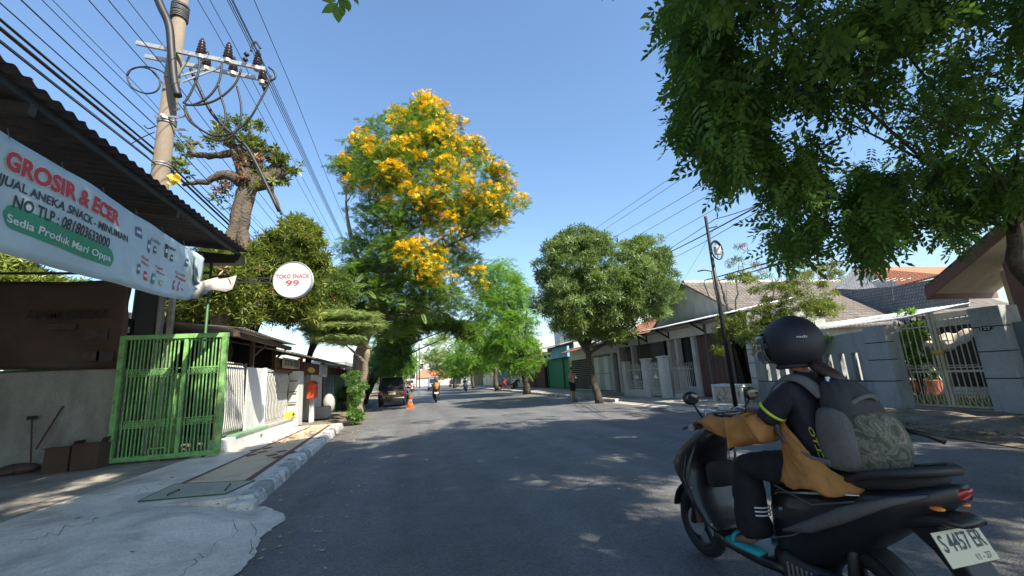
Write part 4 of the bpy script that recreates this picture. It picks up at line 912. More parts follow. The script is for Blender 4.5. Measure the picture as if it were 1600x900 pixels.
# gnarled pruned tree near the concrete pole
gt = thing('pruned_tree', 'gnarled heavily pruned tree with bare stubs beside the concrete pole', 'tree', (-5.8, 15.5, .15))
g = MB(); Yg = 15.3
m_barkm = mat('bark_brown', (.105, .085, .065), .95, var=.35, vs=4, bump=1., bs=14, stain=(.06, .05, .04), ss=3, sa=.8, streak=.35, bd=.06)
def pth(pts, rs, y=Yg, name='limb', n=10, m=m_barkm):
    P = [AY(p[0], p[1], p[2] if len(p) > 2 else y) for p in pts]; Q = []; RR = []
    for i in range(len(P)-1):
        for t in np.linspace(0, 1, 5)[:-1]: Q.append(P[i]+(P[i+1]-P[i])*t+RNG.normal(0, .03, 3)*(0 if i+t == 0 else 1)); RR.append(rs[i]+(rs[i+1]-rs[i])*t)
    Q.append(P[-1]); RR.append(rs[-1]); g = MB(); g.tube(Q, [r*RNG.uniform(.9, 1.12) for r in RR], n); return g.build(name, m, gt, smooth=True)
pth([(340, 640), (345, 520), (352, 420), (368, 350), (378, 300), (392, 262), (410, 258)], [.32, .28, .25, .22, .20, .18, .11], name='trunk', n=14)
pth([(400, 480), (385, 420), (380, 360), (388, 310), (402, 275)], [.2, .2, .2, .18, .16])
pth([(388, 290), (415, 282), (440, 268), (436, 250)], [.26, .27, .22, .12]); pth([(385, 285), (350, 272), (320, 282), (285, 290)], [.2, .16, .1, .05]); pth([(382, 275), (365, 240), (335, 242), (302, 243), (295, 225), (310, 222), (318, 232)], [.2, .13, .12, .09, .07, .05, .03])
pth([(392, 262), (372, 232), (352, 222)], [.18, .16, .13]); pth([(400, 262), (405, 235), (392, 205)], [.15, .12, .05]); pth([(420, 275), (428, 305), (440, 335)], [.08, .06, .04])
def blob(cs, per, r, size, T, m, par, name='leaves', tilt=1., sp=.3, Y=None, flat=.75):
    C = []
    for q in cs:
        px, py, n = q[:3]; y = q[3] if len(q) > 3 else Y
        for k in range(n): C.append(AY(px+RNG.normal(0, q[4] if len(q) > 4 else 10), py+RNG.normal(0, q[4] if len(q) > 4 else 10), y+RNG.normal(0, sp)))
    C = np.array(C); P = scatter(C, per, r, flat); foliage(name, P, size, T, m, par, tilt); return C
blob([(395, 208, 5), (380, 228, 5), (355, 212, 3), (400, 235, 4), (438, 268, 4), (408, 286, 3), (430, 250, 3), (330, 225, 2), (272, 262, 2), (300, 250, 2), (345, 300, 1), (440, 275, 3)], 15, .36, .2, T_WH, L_OL, gt, Y=Yg)
blob([(375, 255, 2), (400, 260, 2), (350, 285, 2), (425, 268, 2)], 14, .25, .18, T_WH, L_BN, gt, 'dry_leaves', Y=Yg, tilt=1.6)
# big olive-green mass of mango trees behind the left fences: three trees
def poly_tree(name, label, foot, fork, poly, Y, depth, n, per, r, size, T, m, bark=m_barkd, r0=.2, nm=7, tw=60, mid=None, flat=.65, tilt=1., group=G_, brown=0, shell=.35, thin=0, up=.5, er=.42):
    t = thing(name, label, 'tree', tuple(foot), group=group); C = crown_points(poly, Y, depth, n, shell, er)
    if thin: C = C[RNG.random(len(C)) > thin]
    limbs(t, foot, fork, C, bark, r0, nm, tw, base_mid=mid)
    P = scatter(C, per, r, flat, up); 
    if brown: k = RNG.random(len(P)) < brown; foliage('dry_leaves', P[k], size, T, L_BN, t, tilt); P = P[~k]
    foliage('crown', P, size, T, m, t, tilt); return t, C
GM = 'leafy trees behind the left fences'
poly_tree('mango_tree', 'olive green broadleaf tree directly behind the round shop sign', (-6.6, 17.5, .15), AY(420, 450, 17.5), [(395, 480), (385, 430), (392, 380), (430, 350), (455, 330), (488, 335), (505, 362), (512, 395), (520, 430), (505, 470), (500, 505), (465, 520), (430, 515)], 17.5, 2.0, 210, 28, .5, .25, T_WH2, L_OL, r0=.22, group=GM, brown=.04)
poly_tree('mango_tree', 'darker broadleaf tree between the gnarled trunk and the canopy corner', (-7.8, 16.5, .15), AY(330, 470, 16.5), [(250, 480), (262, 440), (300, 415), (320, 380), (345, 375), (380, 360), (410, 400), (415, 450), (420, 500), (380, 520), (300, 515), (250, 505)], 16.8, 2.2, 230, 28, .5, .25, T_WH2, L_OL, r0=.22, group=GM, brown=.03)
poly_tree('mango_tree', 'broadleaf tree glimpsed under the canopy above the brown banner', (-12, 17, .15), AY(60, 440, 17), [(-60, 440), (-40, 400), (0, 385), (40, 400), (60, 425), (120, 432), (200, 440), (215, 460), (100, 470), (-60, 470)], 17, 1.6, 90, 36, .5, .26, T_WH2, L_OL, r0=.2, group=GM)
poly_tree('fruit_tree', 'smaller tree with drooping brown leaves between shop sign and flowering tree', (-5.2, 21, .15), AY(500, 500, 21), [(470, 480), (470, 440), (495, 420), (520, 405), (545, 430), (560, 470), (560, 520), (520, 540), (480, 520)], 21.5, 1.6, 80, 40, .5, .26, T_WH2, L_MD, r0=.18, group=GM, brown=.05)
# right: round crowned tree with leaning dark trunk
ft = GZ(938, 629, .02)
RP = [(832, 415), (836, 395), (858, 380), (880, 362), (905, 353), (935, 358), (958, 372), (985, 376), (1008, 362), (1030, 372), (1045, 395), (1058, 415), (1064, 445), (1058, 475), (1035, 500), (1000, 512), (985, 530), (960, 540), (935, 530), (905, 545), (880, 525), (850, 505), (838, 475), (845, 445)]
poly_tree('round_tree', 'dense round crowned tree with a leaning dark trunk on the right kerb', tuple(ft), AY(916, 530, ft[1]), RP, ft[1]+.3, 3.0, 400, 30, .50, .22, T_WH2, L_MD, r0=.19, nm=10, tw=160, mid=[AY(925, 590, ft[1])], tilt=1.5, thin=.12, er=.18)
# bright green trees further on, right side
ft = GZ(820, 612, .05)
poly_tree('shade_tree', 'bright green layered tree in front of the green shutter shop', (8.6, 33, .05), (8.4, 33, 3.2), [(742, 430), (748, 408), (775, 400), (800, 402), (815, 420), (832, 450), (838, 490), (845, 530), (852, 570), (835, 588), (800, 592), (770, 580), (745, 560), (730, 520), (735, 470)], 33, 3.2, 300, 32, .75, .36, T_PIN, L_BR, r0=.28, nm=8, tw=80)
poly_tree('shade_tree', 'green tree behind the bright layered tree, over the row of shops', (8.6, 45, .05), (8.4, 45, 3.5), [(700, 560), (705, 535), (720, 520), (745, 512), (770, 530), (780, 560), (775, 585), (740, 590), (712, 585)], 46, 3, 90, 36, .8, .42, T_PIN, L_BR, r0=.25)
poly_tree('shade_tree', 'pale green feathery tree at the far right end of the street', (7.0, 75, .05), (6.8, 75, 4), [(662, 560), (668, 530), (685, 518), (700, 522), (712, 540), (722, 565), (718, 590), (690, 596), (676, 592)], 75, 4, 90, 34, 1.1, .6, T_FERN, L_SH, r0=.28)
poly_tree('shade_tree', 'yellowish green low tree near the far cars', (8.4, 62, .05), (8.3, 62, 3), [(696, 575), (700, 556), (716, 548), (735, 552), (740, 575), (730, 592), (705, 594)], 62, 3, 60, 34, .9, .5, T_PIN, L_BR, r0=.2)
poly_tree('shade_tree', 'dark leafy tree arching over the street behind the flowering tree', (-3.4, 31, .05), AY(600, 540, 31), [(590, 590), (580, 545), (585, 505), (620, 488), (680, 485), (735, 492), (752, 520), (740, 548), (712, 528), (672, 524), (645, 536), (628, 565), (610, 592)], 31, 2.4, 210, 34, .6, .34, T_PIN, L_YT, r0=.2)
# left side beyond the flowering tree
poly_tree('shade_tree', 'dark green tree overhanging the parked dark car', (-3.6, 34, .05), AY(600, 560, 34), [(585, 590), (580, 560), (590, 535), (620, 520), (645, 515), (650, 535), (640, 560), (630, 580), (605, 592)], 36, 3, 110, 38, .75, .38, T_PIN, L_YT, r0=.25)
poly_tree('shade_tree', 'bright sunlit tree beyond the parked dark car', (-3.4, 50, .05), AY(628, 575, 50), [(603, 592), (605, 565), (618, 548), (635, 545), (648, 560), (650, 580), (640, 592)], 52, 3, 80, 36, .9, .46, T_PIN, L_BR, r0=.22)
# row of further trees closing the view on both sides, partly hidden
for i, (x, y, h) in enumerate([(-4.2, 66, 7), (-4.6, 84, 7.5), (9.2, 92, 8), (9.6, 112, 8), (-4.8, 105, 7.5), (10, 54, 8)]):
    t = thing('shade_tree', ['far tree on the left behind the sunlit one', 'next far tree on the left side', 'far tree on the right behind the feathery one', 'most distant tree on the right side', 'most distant tree on the left side', 'tree standing behind the shops on the right'][i], 'tree', (x, y, .05), group=G_)
    C = np.array([(x, y, h*.62)])+RNG.normal(0, 1, (60, 3))*[1.5, 1.6, 1.15]; limbs(t, (x, y, 0), (x, y, h*.4), C, m_barkd, .2, 5, 20)
    foliage('crown', scatter(C, 30, .85), .55, T_PIN, L_BR if i % 2 else L_MD, t)

# slender sparse tree beside the thin steel pole
ft = GZ(1182, 634, .14)
sp_ = thing('sparse_tree', 'slender forked tree with sparse leaves beside the thin steel pole', 'tree', tuple(ft)); gt = sp_; Yg = ft[1]
pth([(1182, 634), (1172, 600), (1158, 555), (1150, 530), (1148, 505)], [.16, .14, .12, .11, .09], name='trunk', m=m_barkd)
pth([(1158, 555), (1172, 530), (1185, 500), (1205, 470), (1212, 445)], [.09, .08, .06, .045, .02], m=m_barkd); pth([(1150, 525), (1140, 490), (1130, 460), (1122, 435)], [.08, .07, .05, .02], m=m_barkd)
pth([(1148, 505), (1160, 490), (1185, 480), (1200, 455), (1235, 435)], [.07, .06, .05, .035, .015], m=m_barkd); pth([(1200, 470), (1240, 460), (1280, 440), (1305, 420)], [.045, .035, .025, .01], m=m_barkd); pth([(1150, 500), (1153, 460), (1150, 430), (1155, 410)], [.04, .03, .02, .01], m=m_barkd); pth([(1205, 478), (1245, 480), (1290, 478), (1320, 482)], [.03, .025, .02, .01], m=m_barkd)
Cs = blob([(1128, 530, 9, Yg, 14), (1165, 505, 10, Yg, 14), (1185, 535, 12, Yg, 14), (1215, 500, 6, Yg, 12), (1240, 455, 5, Yg, 12), (1270, 490, 6, Yg, 12), (1200, 515, 5, Yg, 10), (1150, 425, 3, Yg, 12), (1180, 435, 3, Yg, 12), (1210, 450, 4, Yg, 12), (1240, 435, 4, Yg, 12), (1270, 430, 3, Yg, 12), (1295, 425, 3, Yg, 12), (1260, 478, 7, Yg, 14), (1230, 470, 4, Yg, 12), (1300, 482, 5, Yg, 12), (1190, 480, 4, Yg, 10), (1285, 455, 3, Yg, 12)], 22, .27, .13, T_WH2, L_OL, sp_, sp=.35, tilt=1.3)
blob([(1150, 420, 2, Yg, 12), (1300, 425, 3, Yg, 10), (1270, 430, 1, Yg, 12)], 12, .25, .12, T_WH2, L_BN, sp_, 'dry_leaves', sp=.3, tilt=1.5)
# shrubs inside the right garden
for (pp, y, lab, r) in (([(1275, 530, 9, 9.6, 12), (1225, 545, 6, 10.5, 12)], 0, 'sunlit shrub showing over the slotted wall', .22), ([(1420, 535, 12, 9.5, 12), (1415, 565, 8, 9.3, 12), (1432, 515, 6, 9.6, 10)], 0, 'bright green bush inside the garden behind the cream gate', .25)):
    c = AY(pp[0][0], pp[0][1], pp[0][3]); t = thing('garden_shrub', lab, 'shrub', (c[0], c[1], .14)); blob(pp, 26, r, .13, T_WH, L_BR, t, sp=.3); g = MB()
    for k in range(5): g.tube([(c[0], c[1], .1), c+RNG.normal(0, .25, 3)], [.025, .01], 6)
    g.build('stems', m_barkd, t)

# ---------------- big near tree hanging over the right of the street
nt_ = thing('overhanging_tree', 'big dark green tree on the near right, drooping leaf sprays over the street', 'tree', (10.4, 4.3, .1))
NPOLY = [(1034, -400), (1034, 0), (1040, 50), (1058, 90), (1068, 130), (1060, 175), (1055, 232), (1070, 236), (1090, 215), (1105, 240), (1112, 300), (1140, 306), (1160, 262), (1180, 250), (1190, 285), (1205, 300), (1200, 370), (1210, 410), (1240, 418), (1262, 385), (1282, 372), (1285, 320), (1300, 300), (1318, 330), (1330, 370), (1345, 412), (1372, 416), (1385, 380), (1400, 355), (1432, 385), (1460, 330), (1478, 345), (1495, 398), (1515, 390), (1530, 340), (1560, 330), (1620, 320), (1800, 300), (2400, 300), (2400, -400)]
GAPS = [(1222, 222, 20, 30), (1262, 178, 16, 18), (1305, 340, 9, 40), (1215, 335, 5, 20), (1185, 120, 8, 7), (1120, 170, 6, 6), (1290, 90, 9, 7), (1500, 200, 12, 9), (1455, 150, 8, 8), (1250, 40, 6, 6), (1425, 300, 14, 12), (1570, 240, 10, 12), (1470, 290, 10, 10), (1300, 255, 24, 20), (1210, 180, 14, 16), (1325, 232, 18, 14), (1290, 205, 14, 12), (1372, 200, 14, 10), (1405, 110, 10, 8), (1345, 55, 8, 8), (1440, 250, 16, 10), (1560, 40, 16, 20), (1480, 60, 8, 10), (1255, 330, 10, 20), (1310, 285, 14, 12), (1410, 330, 14, 8), (1520, 290, 12, 8), (1380, 262, 12, 10), (1140, 285, 5, 8), (1585, 150, 12, 18)]
def near_ok(P, grow=0):
    px, py, d = PROJ(P); front = d > .15; infr = front & (px > -60) & (px < 1680) & (py > -60) & (py < 960)
    ok = ~infr | inpoly(px, py, NPOLY)
    for gx_, gy_, rx_, ry_ in GAPS: ok &= ~(front & (((px-gx_)/(rx_+grow))**2+((py-gy_)/(ry_+grow))**2 < 1))
    return ok & ((d > 1.6) | (P[:, 2] > 3.3))
Cn = []
while len(Cn) < 2500:
    q = RNG.normal(0, 1, (3000, 3)); q /= np.linalg.norm(q, axis=1)[:, None]; q *= RNG.uniform(.25, 1, (3000, 1))**.55
    P = np.array([6.8, 1.6, 8.3])+q*[9.6, 8.6, 4.6]; P = P[(P[:, 2] > 3.4)]; fx, fy, fd = PROJ(P); P = P[~((fd > .2) & (fx > 0) & (fx < 1600) & (fy > 0) & (fy < 900)) | (RNG.random(len(P)) < np.where(fy > 215, .30, .9))]
    P = P[near_ok(P, 6)]; Cn += P.tolist()
Cn = np.array(Cn)[:2500]
# extra clumps hugging the visible lower outline
E = []
while len(E) < 620:
    px = RNG.uniform(1040, 1600, 800); py = RNG.uniform(0, 420, 800); k = inpoly(px, py, NPOLY); px, py = px[k], py[k]; d = edgedist(px, py, NPOLY); k = d < 70; px, py = px[k], py[k]
    for a, b in zip(px, py): E.append(AY(a, b, RNG.uniform(4.2, 7.5)))
E = np.array(E)[:620]; E = E[near_ok(E, 4)]
KX_, KY_ = sd.x/sd.z, sd.y/sd.z
def sun_keep(P, p=1.):  # drops leaf clumps by where their shadow lands, to shape the ground shade
    sx = P[:, 0]-P[:, 2]*KX_; sy = P[:, 1]-P[:, 2]*KY_
    far = (sy > 12.2+.7*np.sin(sx*1.7)) | ((sx > 10.2) & (sy > 5.0)); thin_ = (sx > 1) & (sx < 9) & (sy > 2) & (sy < 8)
    return ~(far & (RNG.random(len(P)) < p)) & ~(thin_ & (np.sin(sx*2.3+1)*np.sin(sy*2.9) > .15))
allC = np.vstack([Cn[sun_keep(Cn, .96)], E[sun_keep(E, .72)]])
FK = AX(1578, 330, 9.9)
def seg_ok(c): t = np.linspace(.25, 1, 12)[:, None]; return near_ok(FK+(c-FK)*t, -4).all()
GL = np.array([c for c in Cn if seg_ok(c) and np.linalg.norm(c-FK) > 2])
limbs(nt_, (10.4, 4.3, 0), FK, GL, m_barkd, .14, 12, 200, base_mid=[AX(1592, 420, 10.1)], r_limb=.20)
P = scatter(allC, 19, .46, .8, .3); P = P[near_ok(P, 5) & near_ok(P-[0, 0, .16], 2)]

HOLES = [(-5.35, 9.0, .34, 1.25), (-4.9, 7.6, .18, .4), (.28, 6.4, .26, .13), (1.35, 6.5, .2, .1), (2.2, 5.95, .42, .26), (3.2, 5.3, .6, .4), (2.35, 4.5, .75, .24), (3.2, 4.2, .5, .5), (4.8, 6.6, .6, .25), (5.6, 5.2, .6, .3), (.9, 8.2, .22, .12), (-.4, 9.6, .4, .2), (-1.2, 11.3, .5, .25), (4.4, 9.2, .4, .2), (3.4, 7.4, .3, .15), (4.6, 2.6, .9, .4), (3.2, 1.6, .6, .3), (7.4, 5.6, .8, .3), (9.4, 8.4, 1.3, .35), (10.3, 6.2, .9, .3), (12.8, 8.2, 1.6, 1.8)]  # ground ellipses kept sunlit by cutting leaves out of the crown
def holes(P, g_=0):
    sx = P[:, 0]-P[:, 2]*KX_; sy = P[:, 1]-P[:, 2]*KY_; ok = np.ones(len(P), bool)
    for hx, hy, rx, ry in HOLES: a_ = np.arctan2(sy-hy, sx-hx); ok &= ((sx-hx)/(rx+.1+g_))**2+((sy-hy)/(ry+.1+g_))**2 > 1+.35*np.sin(a_*3+hx)
    return ok
P = P[holes(P)]
foliage('crown', P, .29, T_PINL, L_DK, nt_, 1.15, droop=.5, jit=.45)
# unseen denser crown above and behind the view, added to deepen the ground shade
U = []
while len(U) < 1500:
    q = RNG.uniform(-1, 1, (3000, 3)); q = q[(q**2).sum(1) < 1]; P2 = np.array([6.8, .6, 9.2])+q*[9.4, 7.6, 3.2]; fx, fy, fd = PROJ(P2)
    P2 = P2[~((fd > 0) & (fx > -130) & (fx < 1730) & (fy > -130) & (fy < 1000))]; U += P2.tolist()
U = np.array(U)[:1500]; U = U[sun_keep(U, 1.)]; UP = scatter(U, 16, .5, .8, .3); foliage('unseen_upper_crown', UP[holes(UP)], .34, T_PINL, L_DK, nt_, 1.0, droop=.4)
# the leaf sprays that hang lowest and nearest are single parts
sp0 = None; px, py, d = PROJ(P); vis = np.where((px > 1030) & (px < 1600) & (py > 0) & (py < 430) & (d < 6.5))[0]; sel = RNG.permutation(vis)[:280]
me = bpy.data.meshes.new('leaf_spray'); T = T_PINL*.30; me.from_pydata(T.tolist(), [], np.arange(len(T)).reshape(-1, 4).tolist()); me.materials.append(L_DK)
for k in sel:
    o = bpy.data.objects.new('leaf_spray', me); COL.objects.link(o); o.parent = nt_; o.location = P[k]+RNG.normal(0, .06, 3)-ORG[nt_.name]; o.rotation_euler = (random.gauss(0, .5), random.gauss(.5, .4), random.uniform(0, 6.28)); s_ = random.uniform(.75, 1.2); o.scale = (s_, s_, s_)
# one spray reaching into the top of the view
g = MB(); T0 = [(516, -6, 0), (512, 8, 200), (527, 8, 250), (531, 26, 262), (537, 14, 275), (545, 12, 285), (557, 4, 300)]
def bigleaf(A, B, y, wd):
    a, b = AY(*A, y), AY(*B, y); d = b-a; L = np.linalg.norm(d); s = np.cross(d/L, [0, 1, .2]); s /= np.linalg.norm(s); g = MB()
    P = [a]; n = 6
    up_ = [a+d*t+s*wd*L*math.sin(math.pi*t**.85)*.5+np.array([0, .012*math.sin(t*3), 0]) for t in np.linspace(0, 1, n+1)]; dn = [a+d*t-s*wd*L*math.sin(math.pi*t**.85)*.5 for t in np.linspace(0, 1, n+1)]; md = [a+d*t+np.array([0, .008, -.004]) for t in np.linspace(0, 1, n+1)]
    g.sheet([up_, md, dn]); return g.build('leaf', L_DK, nt_, smooth=True)
for A, B, w_ in [((528, 5), (503, 19), .42), ((526, 8), (529, 36), .45), ((524, 0), (504, 0), .3), ((533, 4), (536, 26), .4), ((537, -4), (545, 18), .4), ((543, -2), (547, 16), .35), ((552, -8), (560, 7), .4), ((530, -4), (538, 16), .4), ((520, -12), (540, 2), .4)]: bigleaf(A, B, 2.6, w_)
g = MB(); g.tube([AY(527, 6, 2.6), AY(535, -12, 2.6), AY(560, -70, 2.6), np.array([1.0, 1.9, 5.4]), np.array([4.5, 2.6, 8.4])], [.003, .004, .006, .012, .03], 6); g.build('twig', m_barkd, nt_)
# ================================================================== RIGHT: walls, gate, houses and shops
def YX(px, py, x): return AX(px, py, x)[1]
m_slot = m_bluegrey_l
WX = 11.2
gw = thing('garden_wall', 'blue grey garden wall with a row of tall narrow slots', 'wall', (WX, 10.2, .15))
y_n = YX(1402, 600, WX); y_f = 12.35; y_p = YX(1358, 560, WX); zt0, zt1 = 1.86, 2.06
slots = [YX(px, 580, WX) for px in (1346, 1325, 1304)]; st_ = (slots[1]-slots[0])
s_all = [slots[0]+(slots[2]-slots[0])/2*k for k in range(11)]; s_all = [s for s in s_all if s < 12.1]
print('slots', s_all, y_n, y_p)
g = MB(); g.bb((WX, y_p, .1), (WX+.18, y_f, .80)); g.build('base_band', m_bluegrey, gw, bevel=.008)
g = MB(); g.prism([(WX, y_p, 1.52), (WX, y_f, 1.50), (WX, y_f, zt0), (WX, y_p, zt1)], (.18, 0, 0)); g.build('top_band', m_bluegrey, gw, bevel=.008)
g = MB(); g.bb((WX-.012, y_p, .79), (WX+.19, y_f, .815)); g.build('ledge', m_steel_d, gw)
sw = .19; ed = [y_p]+[v for s in s_all for v in (s, s+sw)]+[y_f]
for a, b in zip(ed[0::2], ed[1::2]):
    if b-a > .02: g = MB(); g.bb((WX+.001, a, .80), (WX+.179, b, 1.52)); g.build('pier', m_bluegrey, gw)
g = MB(); g.bb((WX-.03, y_n, .1), (WX+.42, y_p, 2.14)); g.build('end_pillar', m_bluegrey, gw, bevel=.012)
for z in (.79, 1.3, 1.72): g = MB(); g.bb((WX-.036, y_n-.006, z), (WX+.2, y_p, z+.022)); g.build('groove', m_steel_d, gw)
g = MB(); g.bb((WX, 12.36, .1), (WX+.2, 12.62, 2.15)); g.build('end_pillar', m_white, gw, bevel=.01)
for z in (.9, 1.4, 1.85): g = MB(); g.bb((WX-.006, 12.35, z), (WX+.02, 12.62, z+.022)); g.build('groove', m_steel_d, gw)
# cream gate
GX = 11.72
cg = thing('driveway_gate', 'cream iron double gate with curled bar ends between blue grey pillars', 'gate', (GX, 7.6, .15))
ya, ym, yb = YX(1408, 600, GX), YX(1470, 560, GX), YX(1548, 600, GX)
def cb(a, b, w_, nm, m=m_cream, wy=None, x=GX): g = MB(); g.bar((x, a[0], a[1]), (x, b[0], b[1]), w_, wy or w_); return g.build(nm, m, cg)
print('gate', ya, ym, yb)
for y in (ya, ym+.04, ym-.04, yb): cb((y, .2), (y, 2.32 if abs(y-ym) < .1 else 2.1), .055, 'stile')
cb((ya+.12, .2), (ya+.12, 2.0), .04, 'stile'); 
for z in (.22, .98): cb((ya, z), (yb, z), .045, 'rail')
cb((ya, 2.02), (ym, 2.02), .03, 'rail'); cb((ym, 2.1), (yb, 2.12), .03, 'rail'); cb((ym, 1.98), (yb, 2.0), .03, 'rail'); cb((ya, 1.06), (yb, 1.06), .02, 'rail')
for (y0, y1) in ((ya, ym), (ym, yb)):
    n = 7
    for k in range(1, n):
        y = y0+(y1-y0)*k/n; top = 2.05+(.16*(k/n) if y0 == ya else .12)
        g = MB(); g.tube([(GX, y, .22), (GX, y, top)], .013, 6); g.build('bar', m_cream, cg)
        if y0 == ya: g = MB(); g.tube([(GX, y, top), (GX, y, top+.12)], [.03, .003], 6); g.build('spear_tip', m_steel_d, cg)
        else: g = MB(); g.torus((GX, y, 2.05), .05, .01, 12, 5, ax=(1, 0, 0)); g.build('ring', m_cream, cg)
        g = MB(); P = [(GX-.01, y+.06*math.sin(t*math.pi), .25+.28*t) for t in np.linspace(0, 1, 8)]; g.tube(P, .01, 5); g.build('curl', m_cream, cg)
        g = MB(); g.torus((GX-.01, y-(y1-y0)/n*.5, 1.06), (y1-y0)/n*.48, .008, 12, 5, a0=0, a1=math.pi); g.build('curl', m_cream, cg)
g = MB(); g.bb((GX-.06, ym-.12, 1.36), (GX+.02, ym+.12, 1.46)); g.build('lock', mat('brass', (.45, .33, .08), .4, metal=.7, bump=.05), cg, bevel=.01)
# number pillar
np_ = thing('gate_pillar', 'blue grey gate pillar with an oval house number plaque', 'pillar', (11.8, 6.4, .15))
yp1 = yb-.06; yp0 = yp1-.52
g = MB(); g.bb((11.5, yp0, .1), (12.05, yp1, 2.28)); g.build('shaft', m_bluegrey, np_, bevel=.012)
for z in (.82, 1.36, 1.86): g = MB(); g.bb((11.494, yp0-.006, z), (11.7, yp1+.003, z+.022)); g.build('groove', m_steel_d, np_)
c = AX(1541, 513, 11.49); c[1] = (yp0+yp1)/2+.02; g = MB(); g.ell(c, (.012, .11, .055), 20, 8); g.build('number_plaque', m_black, np_, smooth=True)
text('122', c+np.array([0, .075, -.03]), (0, -1, 0), (0, 0, 1), .15, .06, m_silver, np_, .01, ext=.014)
wallbox2 = thing('garden_wall', 'darker blue wall right of the house number pillar', 'wall', (11.8, 4, .15)); g = MB(); g.bb((11.75, -6, .1), (11.95, yp0-.01, 1.92)); g.build('wall', mat('blue_wall', (.16, .22, .28), .85, bump=.2, stain=(.12, .15, .18)), wallbox2)
# garden behind
g = MB(); g.bb((12.1, 5.2, .1), (14.6, 12, .165)); struct(g, 'lawn', mat('turf', (.14, .17, .05), .9, var=.4, vs=4, bump=.6, bs=60, stain=(.3, .3, .12), ss=3))
GP = np.array([(RNG.uniform(12.15, 14.5), RNG.uniform(5.3, 12), .165) for k in range(2600)]); foliage('grass', GP, .15, whorl(5, .8, .1, .9), leafmat('grass_blade', (.12, .17, .03), (.42, .42, .10), .3), None, .4)
tp = thing('tarpaulin', 'sagging cream tarpaulin strung up inside the gated yard', 'tarpaulin', (15, 8, 1.6))
c00, c01, c10, c11 = AX(1425, 535, 14.2), AX(1538, 508, 13.6), AX(1448, 520, 16.5), AX(1540, 500, 15.5)
rows = [[(c00*(1-s)+c01*s)*(1-t)+(c10*(1-s)+c11*s)*t+np.array([0, 0, -.42*math.sin(math.pi*s)*(1-t*.6)+.03*math.sin(s*22)]) for s in np.linspace(0, 1, 30)] for t in np.linspace(0, 1, 8)]
g = MB(); g.sheet(rows); g.build('cloth', mat('tarp', (.50, .42, .31), .7, bump=.1, stain=(.3, .24, .17)), tp, smooth=True, solid=.004)
for p in (c00, c01): g = MB(); g.tube([p, (p[0], p[1], .15)], .025, 6); g.build('pole', m_galv, tp)
rkk = thing('clothes_rack', 'white folding drying rack standing in the gated yard', 'rack', tuple(AX(1440, 600, 14.5)*[1, 1, 0]+[0, 0, .16])); c = AX(1442, 600, 14.5)
for s in (-1, 1):
    for d in (-.35, 0, .35): g = MB(); g.bar((c[0]+d, c[1]-.05*s, 1.45), (c[0]+d, c[1]+.42*s, .17), .022); g.build('rack_bar', m_white, rkk)
for k in range(3):
    c = AX(1425+18*k, 618, 15); pt = thing('flower_pot', ['terracotta pot at the left of the drying rack', 'terracotta pot behind the drying rack', 'terracotta pot at the right of the drying rack'][k], 'pot', (c[0], c[1], .16), group='terracotta pots'); g = MB(); g.tube([(c[0], c[1], .165), (c[0], c[1], .6)], [.16, .26], 14); g.build('pot', mat('terracotta', (.42, .14, .08), .8, bump=.1), pt)
    foliage('leaves', scatter(np.array([(c[0], c[1], .8)]*3), 14, .25), .15, T_WH, L_DK, pt)
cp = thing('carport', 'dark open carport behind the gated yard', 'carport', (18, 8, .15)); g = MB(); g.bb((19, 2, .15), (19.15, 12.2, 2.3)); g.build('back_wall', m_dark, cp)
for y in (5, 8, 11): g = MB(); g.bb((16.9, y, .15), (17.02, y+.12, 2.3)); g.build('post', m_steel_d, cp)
g = MB(); g.prism([(16.4, 3, 2.34), (19.6, 3, 2.6), (19.6, 3, 2.66), (16.4, 3, 2.40)], (0, 7.2, 0)); g.build('roof', m_zinc, cp)
# white sheet canopies over the slotted wall
wc = thing('awning', 'long white sheet awning above the slotted wall', 'awning', (13.5, 11, 2.3))
for i, y in enumerate(np.arange(8.6, 14.4, .8)):
    g = corr(12.8, 2.34+.004*(i % 2), 15.4, 2.72+.004*(i % 2), y, y+.83, .13, .012); g.build('awning_sheet', m_white, wc, smooth=True, solid=.003)
for y in (9, 11.5, 14.2): g = MB(); g.tube([(12.9, y, .15), (12.9, y, 2.3)], .03, 8); g.build('post', m_galv, wc)
# big tile-roofed house behind (gable to the street)
hA = thing('house', 'long house with a weathered brown tiled roof and bare grey gable wall', 'house', (20, 18, .15))
rid = AX(1068, 443, 14); rz, ry = rid[2], rid[1]; ev = AX(1128, 474, 14)
print('rid', rid, ev)
eY, eZ = 13.8, rz-(ry-13.8)*((rz-ev[2])/(ry-ev[1])); eY = 14.2; eZ = rz-(ry-eY)*((rz-ev[2])/(ry-ev[1]))
sl = (rz-eZ)/(ry-eY)
g = MB(); g.add([(13.9, eY, eZ), (31, eY, eZ), (31, ry, rz), (13.9, ry, rz)], [(0, 1, 2, 3)]); g.add([(13.9, 2*ry-eY, eZ), (13.9, ry, rz), (31, ry, rz), (31, 2*ry-eY, eZ)], [(0, 3, 2, 1)]); uvquad(g.build('roof', m_tilebr, hA, solid=.08))
for i in range(34):
    g = MB(); g.tube([(14+i*.5, ry, rz+.06), (14.49+i*.5, ry, rz+.05)], [.11, .09], 8); g.build('ridge_tile', m_bluegrey_l, hA)
g = MB(); g.prism([(14, eY+.3, .1), (14, 2*ry-eY-.3, .1), (14, 2*ry-eY-.3, eZ+.1), (14, ry, rz-.03), (14, eY+.3, eZ+.1)], (.15, 0, 0)); g.build('gable_wall', m_bluegrey, hA)
g = MB(); g.bb((14.2, eY+.35, .1), (30.5, eY+.5, eZ)); g.build('side_wall', m_plaster, hA)
